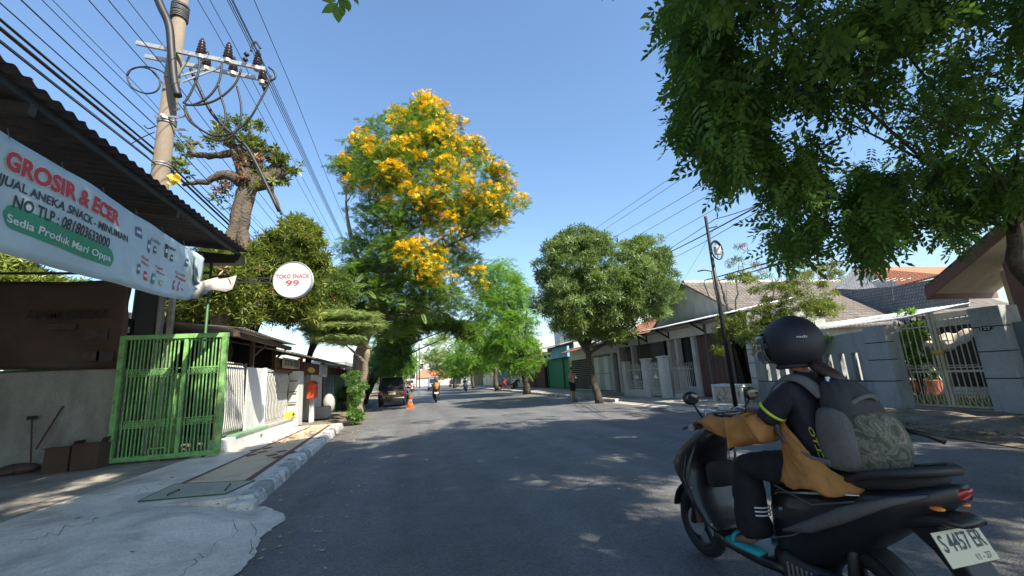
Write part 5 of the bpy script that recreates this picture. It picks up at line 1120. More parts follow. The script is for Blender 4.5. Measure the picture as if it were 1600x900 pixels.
# building with the orange hipped roof
hB = thing('house', 'grey shingled house with an orange tiled roof slope far right', 'house', (26, 13, .15))
def qp(pts, m, nm, par, **k): g = MB(); g.add(pts, [tuple(range(len(pts)))]); return uvquad(g.build(nm, m, par, **k), 1.9)
B = lambda px, py, x: AX(px, py, x)
qp([B(1335, 418, 24), B(1306, 452, 22), B(1375, 455, 22), B(1408, 446, 22)], m_tilegr, 'roof_slope', hB, solid=.08)
qp([B(1335, 418, 24), B(1408, 446, 22), B(1470, 430, 22), B(1510, 418, 24)], m_tileor, 'roof_slope', hB, solid=.08)
qp([B(1300, 455, 21.9), B(1405, 447, 21.9), B(1515, 425, 21.9), B(1515, 480, 21.9), B(1300, 500, 21.9)], m_tilegr, 'roof_slope', hB, solid=.08)
a = B(1300, 500, 21.9); b = B(1515, 480, 21.9); g = MB(); g.bb((22.4, b[1], .1), (22.6, a[1], min(a[2], b[2])-.05)); g.build('wall', m_plaster, hB)
# near right house with maroon barge board and cream soffit
hC = thing('house', 'near right house with maroon barge boards and cream boarded soffit', 'house', (15, 4, .15))
E0 = AX(1447, 459, 13.2); E1 = AX(1600, 332, 13.2); d = E1-E0; 
k = 1.7; AP = E0+d*k; print('C', E0, E1, AP)
x0, x1 = 13.2, 15.8
fa = (E0[1], E0[2]); ap = (AP[1], AP[2]); fb = (2*ap[0]-fa[0], fa[1])
def roofside(p, q, nm, m, dz, th, xa=x0, xb=x1): g = MB(); g.prism([(xa, p[0], p[1]+dz), (xb, p[0], p[1]+dz), (xb, q[0], q[1]+dz), (xa, q[0], q[1]+dz)], (0, 0, th)); return uvquad(g.build(nm, m, hC))
m_mar = mat('maroon_board', (.21, .10, .085), .6, var=.1, bump=.1); m_cr = mat('cream_board', (.68, .60, .46), .75, var=.08, vs=1, bump=.1, stain=(.5, .42, .32), ss=1.5)
for p, q in ((fa, ap), (fb, ap)):
    roofside(p, q, 'roof', m_tilebr, .10, .10); 
    g = MB(); g.prism([(x0-.04, p[0], p[1]-.16), (x0-.04, q[0], q[1]-.16), (x0-.04, q[0], q[1]+.12), (x0-.04, p[0], p[1]+.12)], (.04, 0, 0)); g.build('barge_board', m_mar, hC)
    for i in range(5): 
        xa = x0+.02+i*.5; roofside(p, q, 'soffit_board', m_cr, -.02, .02, xa, xa+.49)
g = MB(); g.bb((x0, fa[0]-.02, fa[1]-.16), (x1, fa[0]+.02, fa[1]+.1)); g.build('fascia', m_mar, hC)
gx_ = 14.6; g = MB(); g.prism([(gx_, fa[0]-.9, .1), (gx_, fb[0]+.9, .1), (gx_, fb[0]+.9, fa[1]+.9*d[2]/abs(d[1])-.05), (gx_, ap[0], ap[1]-.08), (gx_, fa[0]-.9, fa[1]+.9*d[2]/abs(d[1])-.05)], (.15, 0, 0)); g.build('gable_wall', m_cr, hC)
g = MB(); g.bb((gx_, fa[0]-.95, .1), (x1, fa[0]-.8, fa[1]+.4)); g.build('side_wall', m_cr, hC)
g = MB(); g.bar((x0, fa[0]-1.7, fa[1]+.32), (gx_, fa[0]-1.7, fa[1]+.32), .12, .26); g.build('beam', m_mar, hC)
g = MB(); g.bb((x0+.1, fa[0]-1.85, .1), (x0+.4, fa[0]-1.55, fa[1]+.4)); g.build('post', m_mar, hC)
g = MB(); g.bb((gx_-.03, fa[0]-3.2, .9), (gx_, fa[0]-1.5, 2.3)); wd_ = g.build('window', m_glassb, hC)
g = MB(); g.bb((gx_-.05, fa[0]-3.25, 2.3), (gx_, fa[0]-1.45, 2.38)); g.bb((gx_-.05, fa[0]-3.25, .82), (gx_, fa[0]-1.45, .9)); g.bb((gx_-.05, fa[0]-2.38, .9), (gx_-.031, fa[0]-2.32, 2.3)); g.build('frame', m_mar, wd_)
# planter box by the pole
pb = thing('planter_box', 'white framed planter box with a stained front by the steel pole', 'planter', (10.5, 13.2, .15)); 
py0, py1 = YX(1165, 620, 10.5), YX(1118, 620, 10.5)
g = MB(); g.bb((10.45, py0, .15), (10.85, py1, .66)); g.build('body', mat('stained_panel', (.5, .46, .36), .8, var=.2, vs=4, bump=.2, stain=(.10, .09, .07), ss=6, sa=1), pb)
g = MB(); g.bb((10.4, py0-.03, .66), (10.9, py1+.03, .74)); g.build('rim', m_white, pb, bevel=.01)
for y in (py0, py1-.09): g = MB(); g.bb((10.4, y, .15), (10.5, y+.1, .66)); g.build('corner_post', m_white, pb)
an = thing('antenna', 'thin rooftop television antenna before the orange roof', 'antenna', tuple(AX(1395, 455, 20))); c = AX(1392, 437, 20); c2 = AX(1396, 470, 20)
g = MB(); g.tube([c2, c], .018, 6); g.build('mast', m_wireg, an)
for k in range(5): q = c+np.array([0, (k-2)*.28, .06*(k-2)]); g = MB(); g.tube([q+[-.22, .05, -.05], q+[.22, -.05, .05]], .008, 5); g.build('element', m_galv, an)
g = MB(); g.tube([c+[0, -.7, -.14], c+[0, .7, .14]], .016, 5); g.build('boom', m_galv, an)
# ---- canopied house with columns and brown garage door
hD = thing('house', 'single storey house with a sheet canopy, columns and brown garage door', 'house', (14, 17, .15))
yD0, yD1 = 13.1, 23.2; FXD = 11.75
for i, y in enumerate(np.arange(12.9, 23.4, .82)):
    g = corr(10.75, 3.16+.004*(i % 2), 14.1, 3.75+.004*(i % 2), y, y+.85, .11, .014); g.build('canopy_sheet', m_banw, hD, smooth=True, solid=.004)
g = MB(); g.bb((11.5, yD0, 2.66), (11.62, yD1, 3.2)); g.build('fascia', m_bluegrey_l, hD)
for px in (977, 1008, 1043, 1100):
    y = YX(px, 530, 11.4); g = MB(); g.bar((11.48, y, 2.75), (10.85, y, 3.12), .04, .07); g.bar((10.85, y, 3.12), (11.48, y, 3.12), .04, .05); g.bar((11.47, y, 2.7), (11.47, y, 3.12), .05, .05); g.build('bracket', m_black, hD)
g = MB(); g.bb((15.2, yD0, .15), (15.3, yD1, 3.5)); g.build('back_wall', m_dark, hD)
g = MB(); g.bb((11.7, yD0-.15, .15), (15.2, yD0-.02, 3.2)); g.build('side_wall', m_plaster, hD)
for y_ in (14.95, 20.2): g = MB(); g.tube([(11.46, y_, .15), (11.46, y_, 3.1)], .035, 8); g.build('downpipe', m_wireg, hD)
g = MB(); g.bb((11.38, 12.9, 3.04), (11.48, 23.2, 3.12)); g.build('gutter', m_zinc, hD)
cols = [YX(p, 580, FXD) for p in (1052, 1064, 1090)]
for y, w_ in ((cols[0], .2), (cols[1], .2), (cols[2]-.05, .22), (21.4, .22), (yD1-.2, .3)):
    g = MB(); g.bb((FXD-.1, y-w_/2, .15), (FXD+.15, y+w_/2, 2.66)); g.build('column', m_bluegrey_l, hD, bevel=.01)
ga, gb = YX(1150, 590, FXD), cols[2]-.18
nP = 7
for k in range(nP):
    y = ga+(gb-ga)*k/nP; g = MB(); g.bb((FXD+.02, y+.01, .16), (FXD+.06, y+(gb-ga)/nP-.01, 2.64)); g.build('garage_panel', m_brown, hD, bevel=.008)
g = MB(); g.bb((FXD+.07, ga, .16), (FXD+.1, gb, 2.64)); g.build('garage_back', m_dark, hD)
g = MB(); g.bb((FXD-.16, cols[1]-.07, 1.5), (FXD-.1, cols[1]+.07, 1.72)); g.build('electricity_meter', m_silver, hD, bevel=.01)
# window with grille between columns
wy0, wy1 = cols[2]+.1, cols[1]-.12
g = MB(); g.bb((FXD+.03, wy0, .15), (FXD+.12, wy1, .55)); g.build('sill_wall', m_bluegrey_l, hD)
g = MB(); g.bb((FXD+.2, wy0, .5), (FXD+.22, wy1, 2.64)); wdw = g.build('window', m_glass, hD)
for k in range(8): g = MB(); y = wy0+(wy1-wy0)*(k+.5)/8; g.tube([(FXD+.05, y, .55), (FXD+.05, y, 1.6)], .012, 5); g.build('grille_bar', m_silver, wdw)
g = MB(); g.bar((FXD+.05, wy0, 1.3), (FXD+.05, wy1, 1.3), .02); g.build('grille_rail', m_silver, wdw)
g = MB(); g.bb((13.4, cols[0]+.3, .15), (13.5, 21, 3.4)); g.build('inner_wall', m_dark, hD)
# front fence with capped posts and ornate grilles
ff = thing('garden_fence', 'white pillared fence with ornate silver grilles in front of the columns', 'fence', (10.6, 18.6, .15))
ps = [YX(978, 590, 10.6), YX(1010, 590, 10.6), YX(1037, 590, 10.6)]
for y, h in zip(ps, (1.78, 1.82, 1.86)):
    g = MB(); g.bb((10.5, y-.17, .13), (10.84, y+.17, h)); g.build('pillar', m_white, ff, bevel=.01); g = MB(); g.bb((10.46, y-.21, h), (10.88, y+.21, h+.07)); g.build('pillar_cap', m_bluegrey_l, ff, bevel=.01)
g = MB(); g.bb((10.58, ps[1]+.17, .13), (10.75, ps[0]-.17, .48)); g.build('base_wall', m_white, ff)
for (a, b, z0) in ((ps[1]+.17, ps[0]-.17, .5), (ps[2]+.17, ps[1]-.17, .2)):
    n = 9
    for k in range(n):
        y = a+(b-a)*(k+.5)/n; top = 1.5+.12*math.sin(math.pi*(k+.5)/n); g = MB(); g.tube([(10.66, y, z0), (10.66, y, top)], .02, 5); g.build('grille_bar', m_silver, ff)
        g = MB(); g.tube([(10.66, y, top), (10.66, y, top+.1)], [.03, .002], 5); g.build('spear_tip', m_silver, ff)
        g = MB(); g.torus((10.65, y, z0+.18), .055, .01, 10, 5); g.build('ring', m_silver, ff)
    for z in (z0+.05, z0+.32, 1.4): g = MB(); g.bar((10.66, a, z), (10.66, b, z), .02, .03); g.build('rail', m_silver, ff)
    c = ((a+b)/2, 1.02); g = MB(); g.prism([(10.64, c[0]-.22, c[1]-.04), (10.64, c[0]+.22, c[1]-.04), (10.64, c[0]+.08, c[1]+.06), (10.64, c[0], c[1]+.16), (10.64, c[0]-.08, c[1]+.06)], (.03, 0, 0)); g.build('ornament', m_banw, ff)
pf = thing('garden_fence', 'shorter silver bar fence right of the tallest white fence pillar', 'fence', (10.9, 16, .15))
for k in range(10): g = MB(); y = ps[2]-.25-k*.12; g.tube([(10.95, y, .3), (10.95, y, 1.45)], .012, 5); g.build('bar', m_silver, pf)
g = MB(); g.bb((10.9, ps[2]-1.5, .13), (11, ps[2]-.18, .32)); g.build('base', m_bluegrey_l, pf)
for z in (.4, 1.35): g = MB(); g.bar((10.95, ps[2]-1.45, z), (10.95, ps[2]-.18, z), .02); g.build('rail', m_silver, pf)
# ---- shops further on: white folding doors, painted brick front, green shutter
SX = 12.2
s1 = thing('shop', 'closed shop with white folding doors behind the leaning dark trunk', 'shop', (SX, 27, .15))
d0, d1 = YX(957, 580, SX), YX(927, 580, SX); print('doors', d0, d1)
g = MB(); g.bb((SX+.2, 23.4, .15), (SX+5, d1+.7, 3.4)); g.build('block', m_plaster, s1)
for k in range(4):
    y = d0+(d1-d0)*k/4; g = MB(); g.bb((SX+.1, y+.02, .2), (SX+.16, y+(d1-d0)/4-.02, 1.25)); g.bb((SX+.1, y+.02, 1.28), (SX+.16, y+(d1-d0)/4-.02, 2.35)); g.build('door_leaf', m_banw if k % 2 else m_white, s1, bevel=.01)
g = MB(); g.bb((SX-.1, d0-1.6, 2.5), (SX+.2, d1+.3, 3.0)); g.build('lintel_board', m_bluegrey_l, s1)
g = MB(); g.prism([(SX-1.2, 23.4, 3.05), (SX+.4, 23.4, 3.4), (SX+.4, 23.4, 3.46), (SX-1.2, 23.4, 3.11)], (0, d1-22.6, 0)); g.build('canopy', m_white, s1)
for y in (23.8, d0-.4): g = MB(); g.bb((SX-.1, y, .15), (SX+.15, y+.28, 2.5)); g.build('column', m_bluegrey_l, s1)
g = MB(); g.bb((SX+.13, 24.1, .3), (SX+.19, d0-.5, 2.4)); g.build('dark_window', m_glass, s1)
s2 = thing('shop', 'narrow shopfront of dark painted bricks with pale joints', 'shop', (SX, 31, .15))
b0_, b1_ = d1+.75, YX(896, 580, SX+.3); print('brick', b0_, b1_)
g = MB(); g.bb((SX+.12, b0_, .15), (SX+5, b1_, 3.3)); g.build('wall', m_banw, s2)
m_dbr = mat('dark_brick', (.05, .055, .055), .8, var=.35, vs=4, bump=.2)
bl = bpy.data.meshes.new('brick'); t_ = MB(); t_.box((0, 0, 0), (.05, .30, .12)); bl.from_pydata(t_.v, [], t_.f); bl.materials.append(m_dbr)
nb = int((b1_-b0_-.3)/.34); row = 0
while row < 15:
    for k in range(min(nb, 18)):
        y = b0_+.3+k*.34+(.17 if row % 2 else 0)
        if y > b1_-.1: continue
        o = bpy.data.objects.new('brick', bl); COL.objects.link(o); o.parent = s2; o.location = np.array([SX+.11, y, .28+row*.145])-ORG[s2.name]
    row += 1
g = MB(); g.prism([(SX-.7, b0_, 2.95), (SX+.3, b0_, 3.3), (SX+.3, b0_, 3.36), (SX-.7, b0_, 3.0)], (0, b1_-b0_, 0)); g.build('canopy', m_tileor, s2)
s3 = thing('shop', 'shop with a closed green roller shutter and light blue signboard', 'shop', (13, 38, .15))
h0, h1 = YX(893, 590, 12.6), YX(858, 590, 12.6); print('shut', h0, h1)
g = MB(); g.bb((12.8, h0-.6, .15), (18, h1+.6, 3.9)); g.build('block', m_plaster, s3)
ns = 24
for k in range(ns): g = MB(); z = .2+2.5*k/ns; g.prism([(12.62, h0, z), (12.59, h0, z+.05), (12.62, h0, z+2.5/ns-.006), (12.7, h0, z+2.5/ns-.006), (12.7, h0, z)], (0, h1-h0, 0)); g.build('shutter_slat', mat('shutter_green', (.03, .24, .10), .5, var=.08, bump=.05) if k == 0 else bpy.data.materials['shutter_green'], s3)
for y in (h0, h0+(h1-h0)*.28, h1): g = MB(); g.bb((12.5, y-.06, .15), (12.62, y+.06, 2.75)); g.build('jamb', m_cream if y == h0 else m_greend, s3)
g = MB(); g.bb((12.3, h0-.3, 2.75), (12.5, h0+(h1-h0)*.62, 3.65)); g.build('signboard', mat('sign_blue', (.16, .42, .68), .5, var=.15, vs=.7, bump=.05), s3)
g = MB(); g.bb((12.3, h0+(h1-h0)*.64, 2.75), (12.5, h1+.5, 3.4)); g.build('signboard', m_bluegrey_l, s3)
g = MB(); g.bb((12.295, h0+(h1-h0)*.7, 2.95), (12.3, h1+.2, 3.2)); g.build('sign_print', m_black, s3)
g = MB(); g.prism([(11.6, h0-.6, 3.7), (12.9, h0-.6, 4.0), (12.9, h0-.6, 4.06), (11.6, h0-.6, 3.76)], (0, h1-h0+1.2, 0)); g.build('canopy', m_zinc, s3)
# upper floors and roofs showing behind the trees
h4 = thing('building', 'pale two storey building with a barred balcony behind the bright tree', 'building', (19, 44, .15))
g = MB(); g.bb((17, 38, .1), (24, 50, 7.2)); g.build('walls', m_white, h4)
for k in range(3):
    y = 39.2+k*3.6; g = MB(); g.bb((16.96, y, 4.4), (17.01, y+1.5, 6)); wn = g.build('window', m_glassb, h4); g = MB(); g.bb((16.93, y-.08, 6), (17.0, y+1.58, 6.1)); g.bb((16.93, y-.08, 4.3), (17.0, y+1.58, 4.4)); g.build('frame', m_wireg, wn)
for k in range(24): g = MB(); g.bar((16.2, 38.3+k*.5, 3.6), (16.2, 38.3+k*.5, 4.5), .03); g.build('baluster', m_wireg, h4)
g = MB(); g.bar((16.2, 38, 4.5), (16.2, 50, 4.5), .05); g.build('handrail', m_wireg, h4)
g = MB(); g.bb((16.15, 38, 3.5), (17, 50, 3.62)); g.build('balcony', m_white, h4)
h5 = thing('house', 'house with an orange tiled roof behind the round crowned tree', 'house', (19, 27, .15))
g = MB(); g.bb((16.6, 24.6, .1), (24, 32, 3.8)); g.build('walls', m_white, h5)
hip(h5, 16.2, 24.6, 24.2, 32.4, 3.8, 5.8, m_tileor, 2.4)
g = MB(); g.bb((14.6, 23.5, 3.5), (17.5, 30, 3.56)); g.build('lean_to', m_banw, h5)
# row of lesser shopfronts towards the vanishing point, both sides
def shop(side, y0, y1, h, mw, mo, lab, sign=None, x=None):
    x = x if x is not None else (12.6 if side > 0 else -6.4); s = side; t = thing('shop', lab, 'shop', (x+s*3, (y0+y1)/2, .15))
    g = MB(); g.bb((x, y0+.03, .1), (x+s*7, y1-.03, h)); g.build('walls', mw, t)
    n = max(1, int((y1-y0)/3.2))
    for k in range(n):
        a = y0+.4+(y1-y0-.4)*k/n; b = a+(y1-y0-.4)/n-.5; g = MB(); g.bb((x-s*.04, a, .16), (x+s*.01, b, 2.6)); dr = g.build('shutter', mo, t)
        for j in range(6): g = MB(); g.bb((x-s*.06, a, .4+j*.38), (x-s*.04, b, .43+j*.38)); g.build('rib', m_wireg, dr)
        if h > 5: g = MB(); g.bb((x-s*.03, a+.3, 4.1), (x+s*.01, b-.3, 5.4)); w1 = g.build('window', m_glassb, t); g = MB(); g.bb((x-s*.07, a+.2, 5.4), (x-s*.0, b-.2, 5.5)); g.bb((x-s*.07, a+.2, 4.0), (x, b-.2, 4.1)); g.build('frame', m_white, w1)
    g = MB(); g.prism([(x-s*1.4, y0, 2.85), (x, y0, 3.15), (x, y0, 3.2), (x-s*1.4, y0, 2.9)], (0, y1-y0, 0)); g.build('awning', m_zinc, t)
    if sign: g = MB(); g.bb((x-s*.15, y0+.6, 3.2), (x-s*.02, y1-.6, 3.95)); g.build('signboard', sign, t)
    return t
shop(1, h1+.9, h1+8.5, 3.6, m_dark, m_redbrown, 'open fronted dark shop just past the green shutter', m_red)
shop(1, h1+8.7, h1+17, 3.8, m_plaster, m_silver, 'grey shop with silver shutters past the open dark shop')
shop(1, h1+17.2, h1+27, 6.4, m_white, m_bluegrey, 'two storey white shophouse beyond the grey shop', m_banb)
shop(1, h1+27.4, h1+40, 3.9, m_bluegrey_l, m_silver, 'long pale shop row on the far right', mat('sign_teal', (.1, .45, .5), .5))
shop(1, h1+40.5, h1+58, 6.2, m_plaster, m_brown, 'two storey grey shophouse at the far right end')
shop(-1, 34, 44, 3.4, m_white, m_bluegrey, 'white low shop on the left behind the parked dark car')
shop(-1, 44.3, 58, 3.8, m_plaster, m_greend, 'grey shop with green shutters on the left'); shop(-1, 58.5, 74, 6.2, m_white, m_brown, 'white two storey shophouse on the left', m_red); shop(-1, 74.5, 96, 3.8, m_bluegrey_l, m_silver, 'pale shop row on the far left')
# T-junction end: white building and red roofed one
e1 = thing('building', 'white three storey building closing the end of the street', 'building', (0, 152, 0)); c = AY(655, 575, 150)
g = MB(); g.bb((c[0]-4, 150, 0), (c[0]+2.5, 160, 9.5)); g.build('walls', m_white, e1)
for r in range(2):
    for k in range(2): x = c[0]-3+2.8*k; g = MB(); g.bb((x, 149.93, 2.6+3.1*r), (x+1.6, 150.01, 4.3+3.1*r)); g.build('window', m_glass, e1)
e2 = thing('house', 'low building with a red tiled roof at the end of the street', 'house', (6, 144, 0)); c = AY(680, 575, 142)
g = MB(); g.bb((c[0]-6, 140, 0), (c[0]+6, 147, 2.6)); g.build('walls', m_cr, e2); hip(e2, c[0]-6.5, c[0]+6.5, 139.5, 147.5, 2.6, 5.4, mat('red_roof', (.42, .16, .10), .8, var=.2), 2.5)
e3 = thing('building', 'low pale building far down the street behind the cars', 'building', (30, 150, 0)); g = MB(); g.bb((c[0]+8, 140, 0), (c[0]+40, 150, 5)); g.build('walls', m_plaster, e3)
for k in range(6): g = MB(); g.bb((c[0]+10+k*4, 139.9, 1), (c[0]+12+k*4, 140.01, 3)); g.build('window', m_glassb, e3)
for i, x in enumerate((AY(651, 590, 120)[0], AY(655.5, 590, 100)[0])):
    y = (120, 100)[i]; t = thing('steel_pole', ['far dark pole in front of the white end building', 'far thin pole in the gap of the street'][i], 'pole', (x, y, 0)); g = MB(); g.tube([(x, y, 0), (x, y, 10)], .13, 8); g.build('shaft', m_steel_d, t); g = MB(); g.bar((x-.9, y, 9), (x+.9, y, 9), .1); g.build('crossarm', m_steel_d, t)
# ================================================================== VEHICLES
def paint(name, c, rough=.3): return mat(name, c, rough, metal=.15, var=.05, vs=2, bump=0, grain=.03, coat=.35, spec=.4)
m_plate = mat('plate_white', (.60, .55, .38), .4, var=.04, bump=0, grain=.02); m_plateb = mat('plate_black', (.02, .02, .02), .4, bump=0)
m_lred = mat('lamp_red', (.32, .012, .012), .2, var=.1, bump=0, coat=.8); m_lor = mat('lamp_amber', (.75, .22, .03), .25, var=.1, bump=0, coat=.6); m_lwh = mat('lamp_clear', (.55, .6, .62), .12, metal=.4, var=.1, bump=0, coat=.8)
m_lredd = mat('lamp_dark_red', (.10, .012, .012), .25, var=.1, bump=0, coat=.5)
def superring(cx, cy, hx, hy, z, e=3, n=20, ax='z'):
    out = []
    for k in range(n):
        a = 2*math.pi*k/n; c, s_ = math.cos(a), math.sin(a); x = math.copysign(abs(c)**(2/e), c)*hx; y = math.copysign(abs(s_)**(2/e), s_)*hy
        out.append((cx+x, cy+y, z) if ax == 'z' else (cx+x, z, cy+y))
    return out
def build_car(name, label, loc, rz, body, W=1.72, H=1.82, L=4.3, kind='suv', plate='L 1482 AB', cat='car'):
    t = thing(name, label, cat, loc, rz, build_at=(0, 0, 0)); hw = W/2; h = L/2
    zb = H*.56
    if kind == 'pickup': st = [(-h, .86, .45, .95), (-h+.05, .97, .38, 1.0), (0, 1, .3, 1.0), (.9, 1, .3, 1.02), (h-.5, .97, .32, .95), (h-.1, .9, .36, .8), (h, .8, .42, .66)]
    else: st = [(-h, .9, .42, zb-.14), (-h+.04, .96, .34, zb-.04), (-h+.25, 1, .27, zb), (0, 1, .24, zb), (h-1.25, .99, .24, zb-.02), (h-.7, .96, .27, zb-.16), (h-.15, .88, .3, zb-.32), (h, .78, .38, zb-.42)]
    g = MB(); g.rings([superring(0, (a+b)/2, hw*w_, (b-a)/2, y, 5, 24, 'y') for y, w_, a, b in st]); g.build('body', body, t, smooth=True, bevel=0)
    y0, y1, y2, y3 = (-h+.06, h-1.05, -h+.30, h-1.85) if kind == 'suv' else ((-h+.35, h-1.0, -h+.95, h-1.7) if kind == 'sedan' else (-.35, h-1.0, -.15, h-1.6))
    zt = H-.03; bw, tw = hw*.95, hw*.76
    B = [np.array(p) for p in ((-bw, y0, zb-.03), (bw, y0, zb-.03), (bw, y1, zb-.06), (-bw, y1, zb-.06))]; T = [np.array(p) for p in ((-tw, y2, zt), (tw, y2, zt), (tw, y3, zt), (-tw, y3, zt))]
    g = MB(); g.add(B+T, [(0, 1, 5, 4), (1, 2, 6, 5), (2, 3, 7, 6), (3, 0, 4, 7), (4, 5, 6, 7)]); g.build('cabin', body, t, bevel=.05)
    g = MB(); g.rings([superring(0, zt+.0, tw*.97*k, .03*k, y, 4, 16, 'y') for y, k in ((y2+.02, .9), (y2+.2, 1), (y3-.1, 1), (y3, .9))]); g.build('roof', body, t, smooth=True)
    for i, nm in enumerate(('rear_window', 'side_window', 'windscreen', 'side_window')):
        j = (i+1) % 4; a, b, c, d = B[i], B[j], T[j], T[i]; n = np.cross(b-a, d-a); n /= np.linalg.norm(n)
        cc = (a+b+c+d)/4
        if n @ (cc-np.array([0, 0, 1.3])) < 0: n = -n
        def pt(u, v): return (a*(1-u)+b*u)*(1-v)+(d*(1-u)+c*u)*v+n*.055
        segs = [(.06, .94)] if i % 2 == 0 else [(.05, .47), (.51, .93)] if kind != 'suv' else [(.04, .30), (.33, .63), (.66, .95)]
        for u0, u1 in segs: g = MB(); g.add([pt(u0, .12), pt(u1, .12), pt(u1-.01, .90), pt(u0+.01, .90)], [(0, 1, 2, 3)]); g.build(nm, m_glass, t, solid=.01)
    for y in (-h+.78, h-.85):
        for s in (-1, 1):
            g = MB(); g.torus((s*(hw-.10), y, .32), .23, .09, 24, 8); wl = g.build('wheel', m_tyre, t, smooth=True); g = MB(); g.disc((s*(hw-.06), y, .32), .19, .08, 16); g.build('rim', m_galv, wl)
    g = MB(); g.rings([superring(0, .48, hw*.97*k, .13, y, 4, 16, 'y') for y, k in ((-h-.07, .9), (-h-.04, .98), (-h+.15, 1))]); g.build('bumper', body, t, smooth=True)
    for s in (-1, 1):
        g = MB(); g.rings([superring(s*hw*.78, zb-.22, .16, .10, y, 3, 12, 'y') for y in (-h-.035, -h+.08)]); g.build('tail_light', m_lredd, t, smooth=True, bevel=.01)
        g = MB(); g.rings([superring(s*hw*.60, zb-.42, .17, .08, y, 3, 12, 'y') for y in (h-.08, h+.0)]); g.build('headlight', m_lwh, t, smooth=True)
        g = MB(); g.ell((s*(hw+.1), h-1.35, zb+.08), (.1, .05, .07), 10, 6); g.build('wing_mirror', m_black, t, smooth=True)
        if kind == 'suv': g = MB(); g.tube([(s*tw*.92, y2+.15, zt+.06), (s*tw*.92, y3-.1, zt+.06)], .02, 6); g.build('roof_rail', m_galv, t)
    g = MB(); g.box((0, -h-.045, zb-.20), (.42, .02, .13)); pl_ = g.build('number_plate', m_plateb if kind == 'x' else m_plate, t)
    text(plate, (-.17, -h-.056, zb-.235), (1, 0, 0), (0, 0, 1), .34, .07, m_bank, t, .01, name='plate_lettering')
    g = MB(); g.box((0, -h-.03, zb-.08), (.5, .02, .03)); g.build('trim', m_chrome, t)
    g = MB(); g.box((0, -h-.075, .36), (W*.7, .03, .06)); g.build('lower_bumper', m_black, t)
    g = MB(); g.box((0, h-.01, zb-.46), (W*.5, .06, .14)); g.build('grille', m_black, t)
    if kind == 'suv': g = MB(); g.tube([(0, -h-.02, zb+.16), (.28, -h+.08, zb+.20)], .01, 5); g.build('wiper', m_black, t)
    if kind == 'suv': g = MB(); g.rings([superring(0, zt-.0, tw*.9*k, .02, y, 4, 12, 'y') for y, k in ((y2-.14, .95), (y2+.06, 1))]); g.build('spoiler', body, t, smooth=True)
    return t
m_suv = paint('dark_bronze_paint', (.028, .024, .023)); m_sil = paint('silver_paintwork', (.45, .46, .47)); m_rd = paint('orange_red_paint', (.5, .12, .06)); m_bl = paint('blue_white_paint', (.35, .45, .55)); 
build_car('parked_car', 'dark bronze people carrier parked by the left kerb, seen from behind', (-1.28, 30.6, .01), 0, m_suv, plate='L 1482 AB')
build_car('parked_car', 'silver car parked just ahead of the dark people carrier', (-1.2, 40, .01), 0, m_sil, 1.7, 1.55, 4.2, 'sedan')
build_car('pickup_truck', 'orange red pickup far down the street on the left', (-.6, 74, .01), 0, m_rd, 1.75, 1.75, 4.6, 'pickup', cat='truck')
build_car('car', 'pale car with a blue windscreen coming towards the camera in the distance', (3.2, 70, .01), math.pi, m_bl, 1.75, 1.85, 4.3, 'suv')
build_car('parked_car', 'dark car parked far down the right kerb', (8.0, 88, .01), math.pi, m_suv, 1.7, 1.5, 4.2, 'sedan')
# traffic cone
c = GZ(641, 638, 0); cn = thing('traffic_cone', 'orange traffic cone with a white band behind the dark people carrier', 'cone', (c[0], c[1], .01))
g = MB(); g.tube([(c[0], c[1], .04), (c[0], c[1], .35)], [.19, .125], 16); g.build('cone', m_orange, cn, smooth=True); g = MB(); g.tube([(c[0], c[1], .35), (c[0], c[1], .5)], [.125, .095], 16); g.build('reflective_band', m_banw, cn, smooth=True); g = MB(); g.tube([(c[0], c[1], .5), (c[0], c[1], .78), (c[0], c[1], .80)], [.095, .035, .02], 16); g.build('cone', m_orange, cn, smooth=True)
g = MB(); g.box((c[0], c[1], .025), (.46, .46, .04)); g.build('base', m_orange, cn, bevel=.02)

# ================================================================== SKINNED FIGURES
def skin(name, joints, edges, m, par, root=0, lv=2, off=(0, 0, 0), inflate=0, jit=0):
    """one continuous surface grown round a skeleton: joints = {key: (x, y, z, rx, ry)}"""
    keys = list(joints); me = bpy.data.meshes.new(name); O = np.array(off)
    me.from_pydata([tuple(np.array(joints[k][:3])+O) for k in keys], [(keys.index(a), keys.index(b)) for a, b in edges], [])
    o = bpy.data.objects.new(name, me); COL.objects.link(o); ORG[o.name] = np.zeros(3)
    if par is not None: o.parent = par; o.location = -ORG.get(par.name, np.zeros(3)) if np.any(O) else (0, 0, 0)
    sk = o.modifiers.new('skin', 'SKIN'); me.materials.append(m)
    if not me.skin_vertices: 
        pass
    lay = me.skin_vertices[0].data
    for i, k in enumerate(keys):
        j = joints[k]; lay[i].radius = (j[3]+inflate, (j[4] if len(j) > 4 else j[3])+inflate); lay[i].use_root = (i == root)
    sk.use_smooth_shade = True; s_ = o.modifiers.new('sub', 'SUBSURF'); s_.levels = lv; s_.render_levels = lv
    return o
_tx = bpy.data.textures.new('folds', 'CLOUDS'); _tx.noise_scale = .085; _tx.noise_depth = 2
def folds(o, k):
    m = o.modifiers.new('folds', 'DISPLACE'); m.texture = _tx; m.strength = k; m.mid_level = .5; m.texture_coords = 'LOCAL'; return o
def bake(o):                                   # freeze modifiers into the mesh
    dg = bpy.context.evaluated_depsgraph_get(); me = bpy.data.meshes.new_from_object(o.evaluated_get(dg)); o.modifiers.clear(); o.data = me; return o
m_navy = mat('navy_shirt', (.014, .014, .022), .85, var=.25, vs=6, bump=.35, bs=14, grain=.1, bd=.02)
m_trk = mat('black_trousers', (.010, .010, .012), .85, var=.25, vs=6, bump=.35, bs=12, grain=.1, bd=.02)
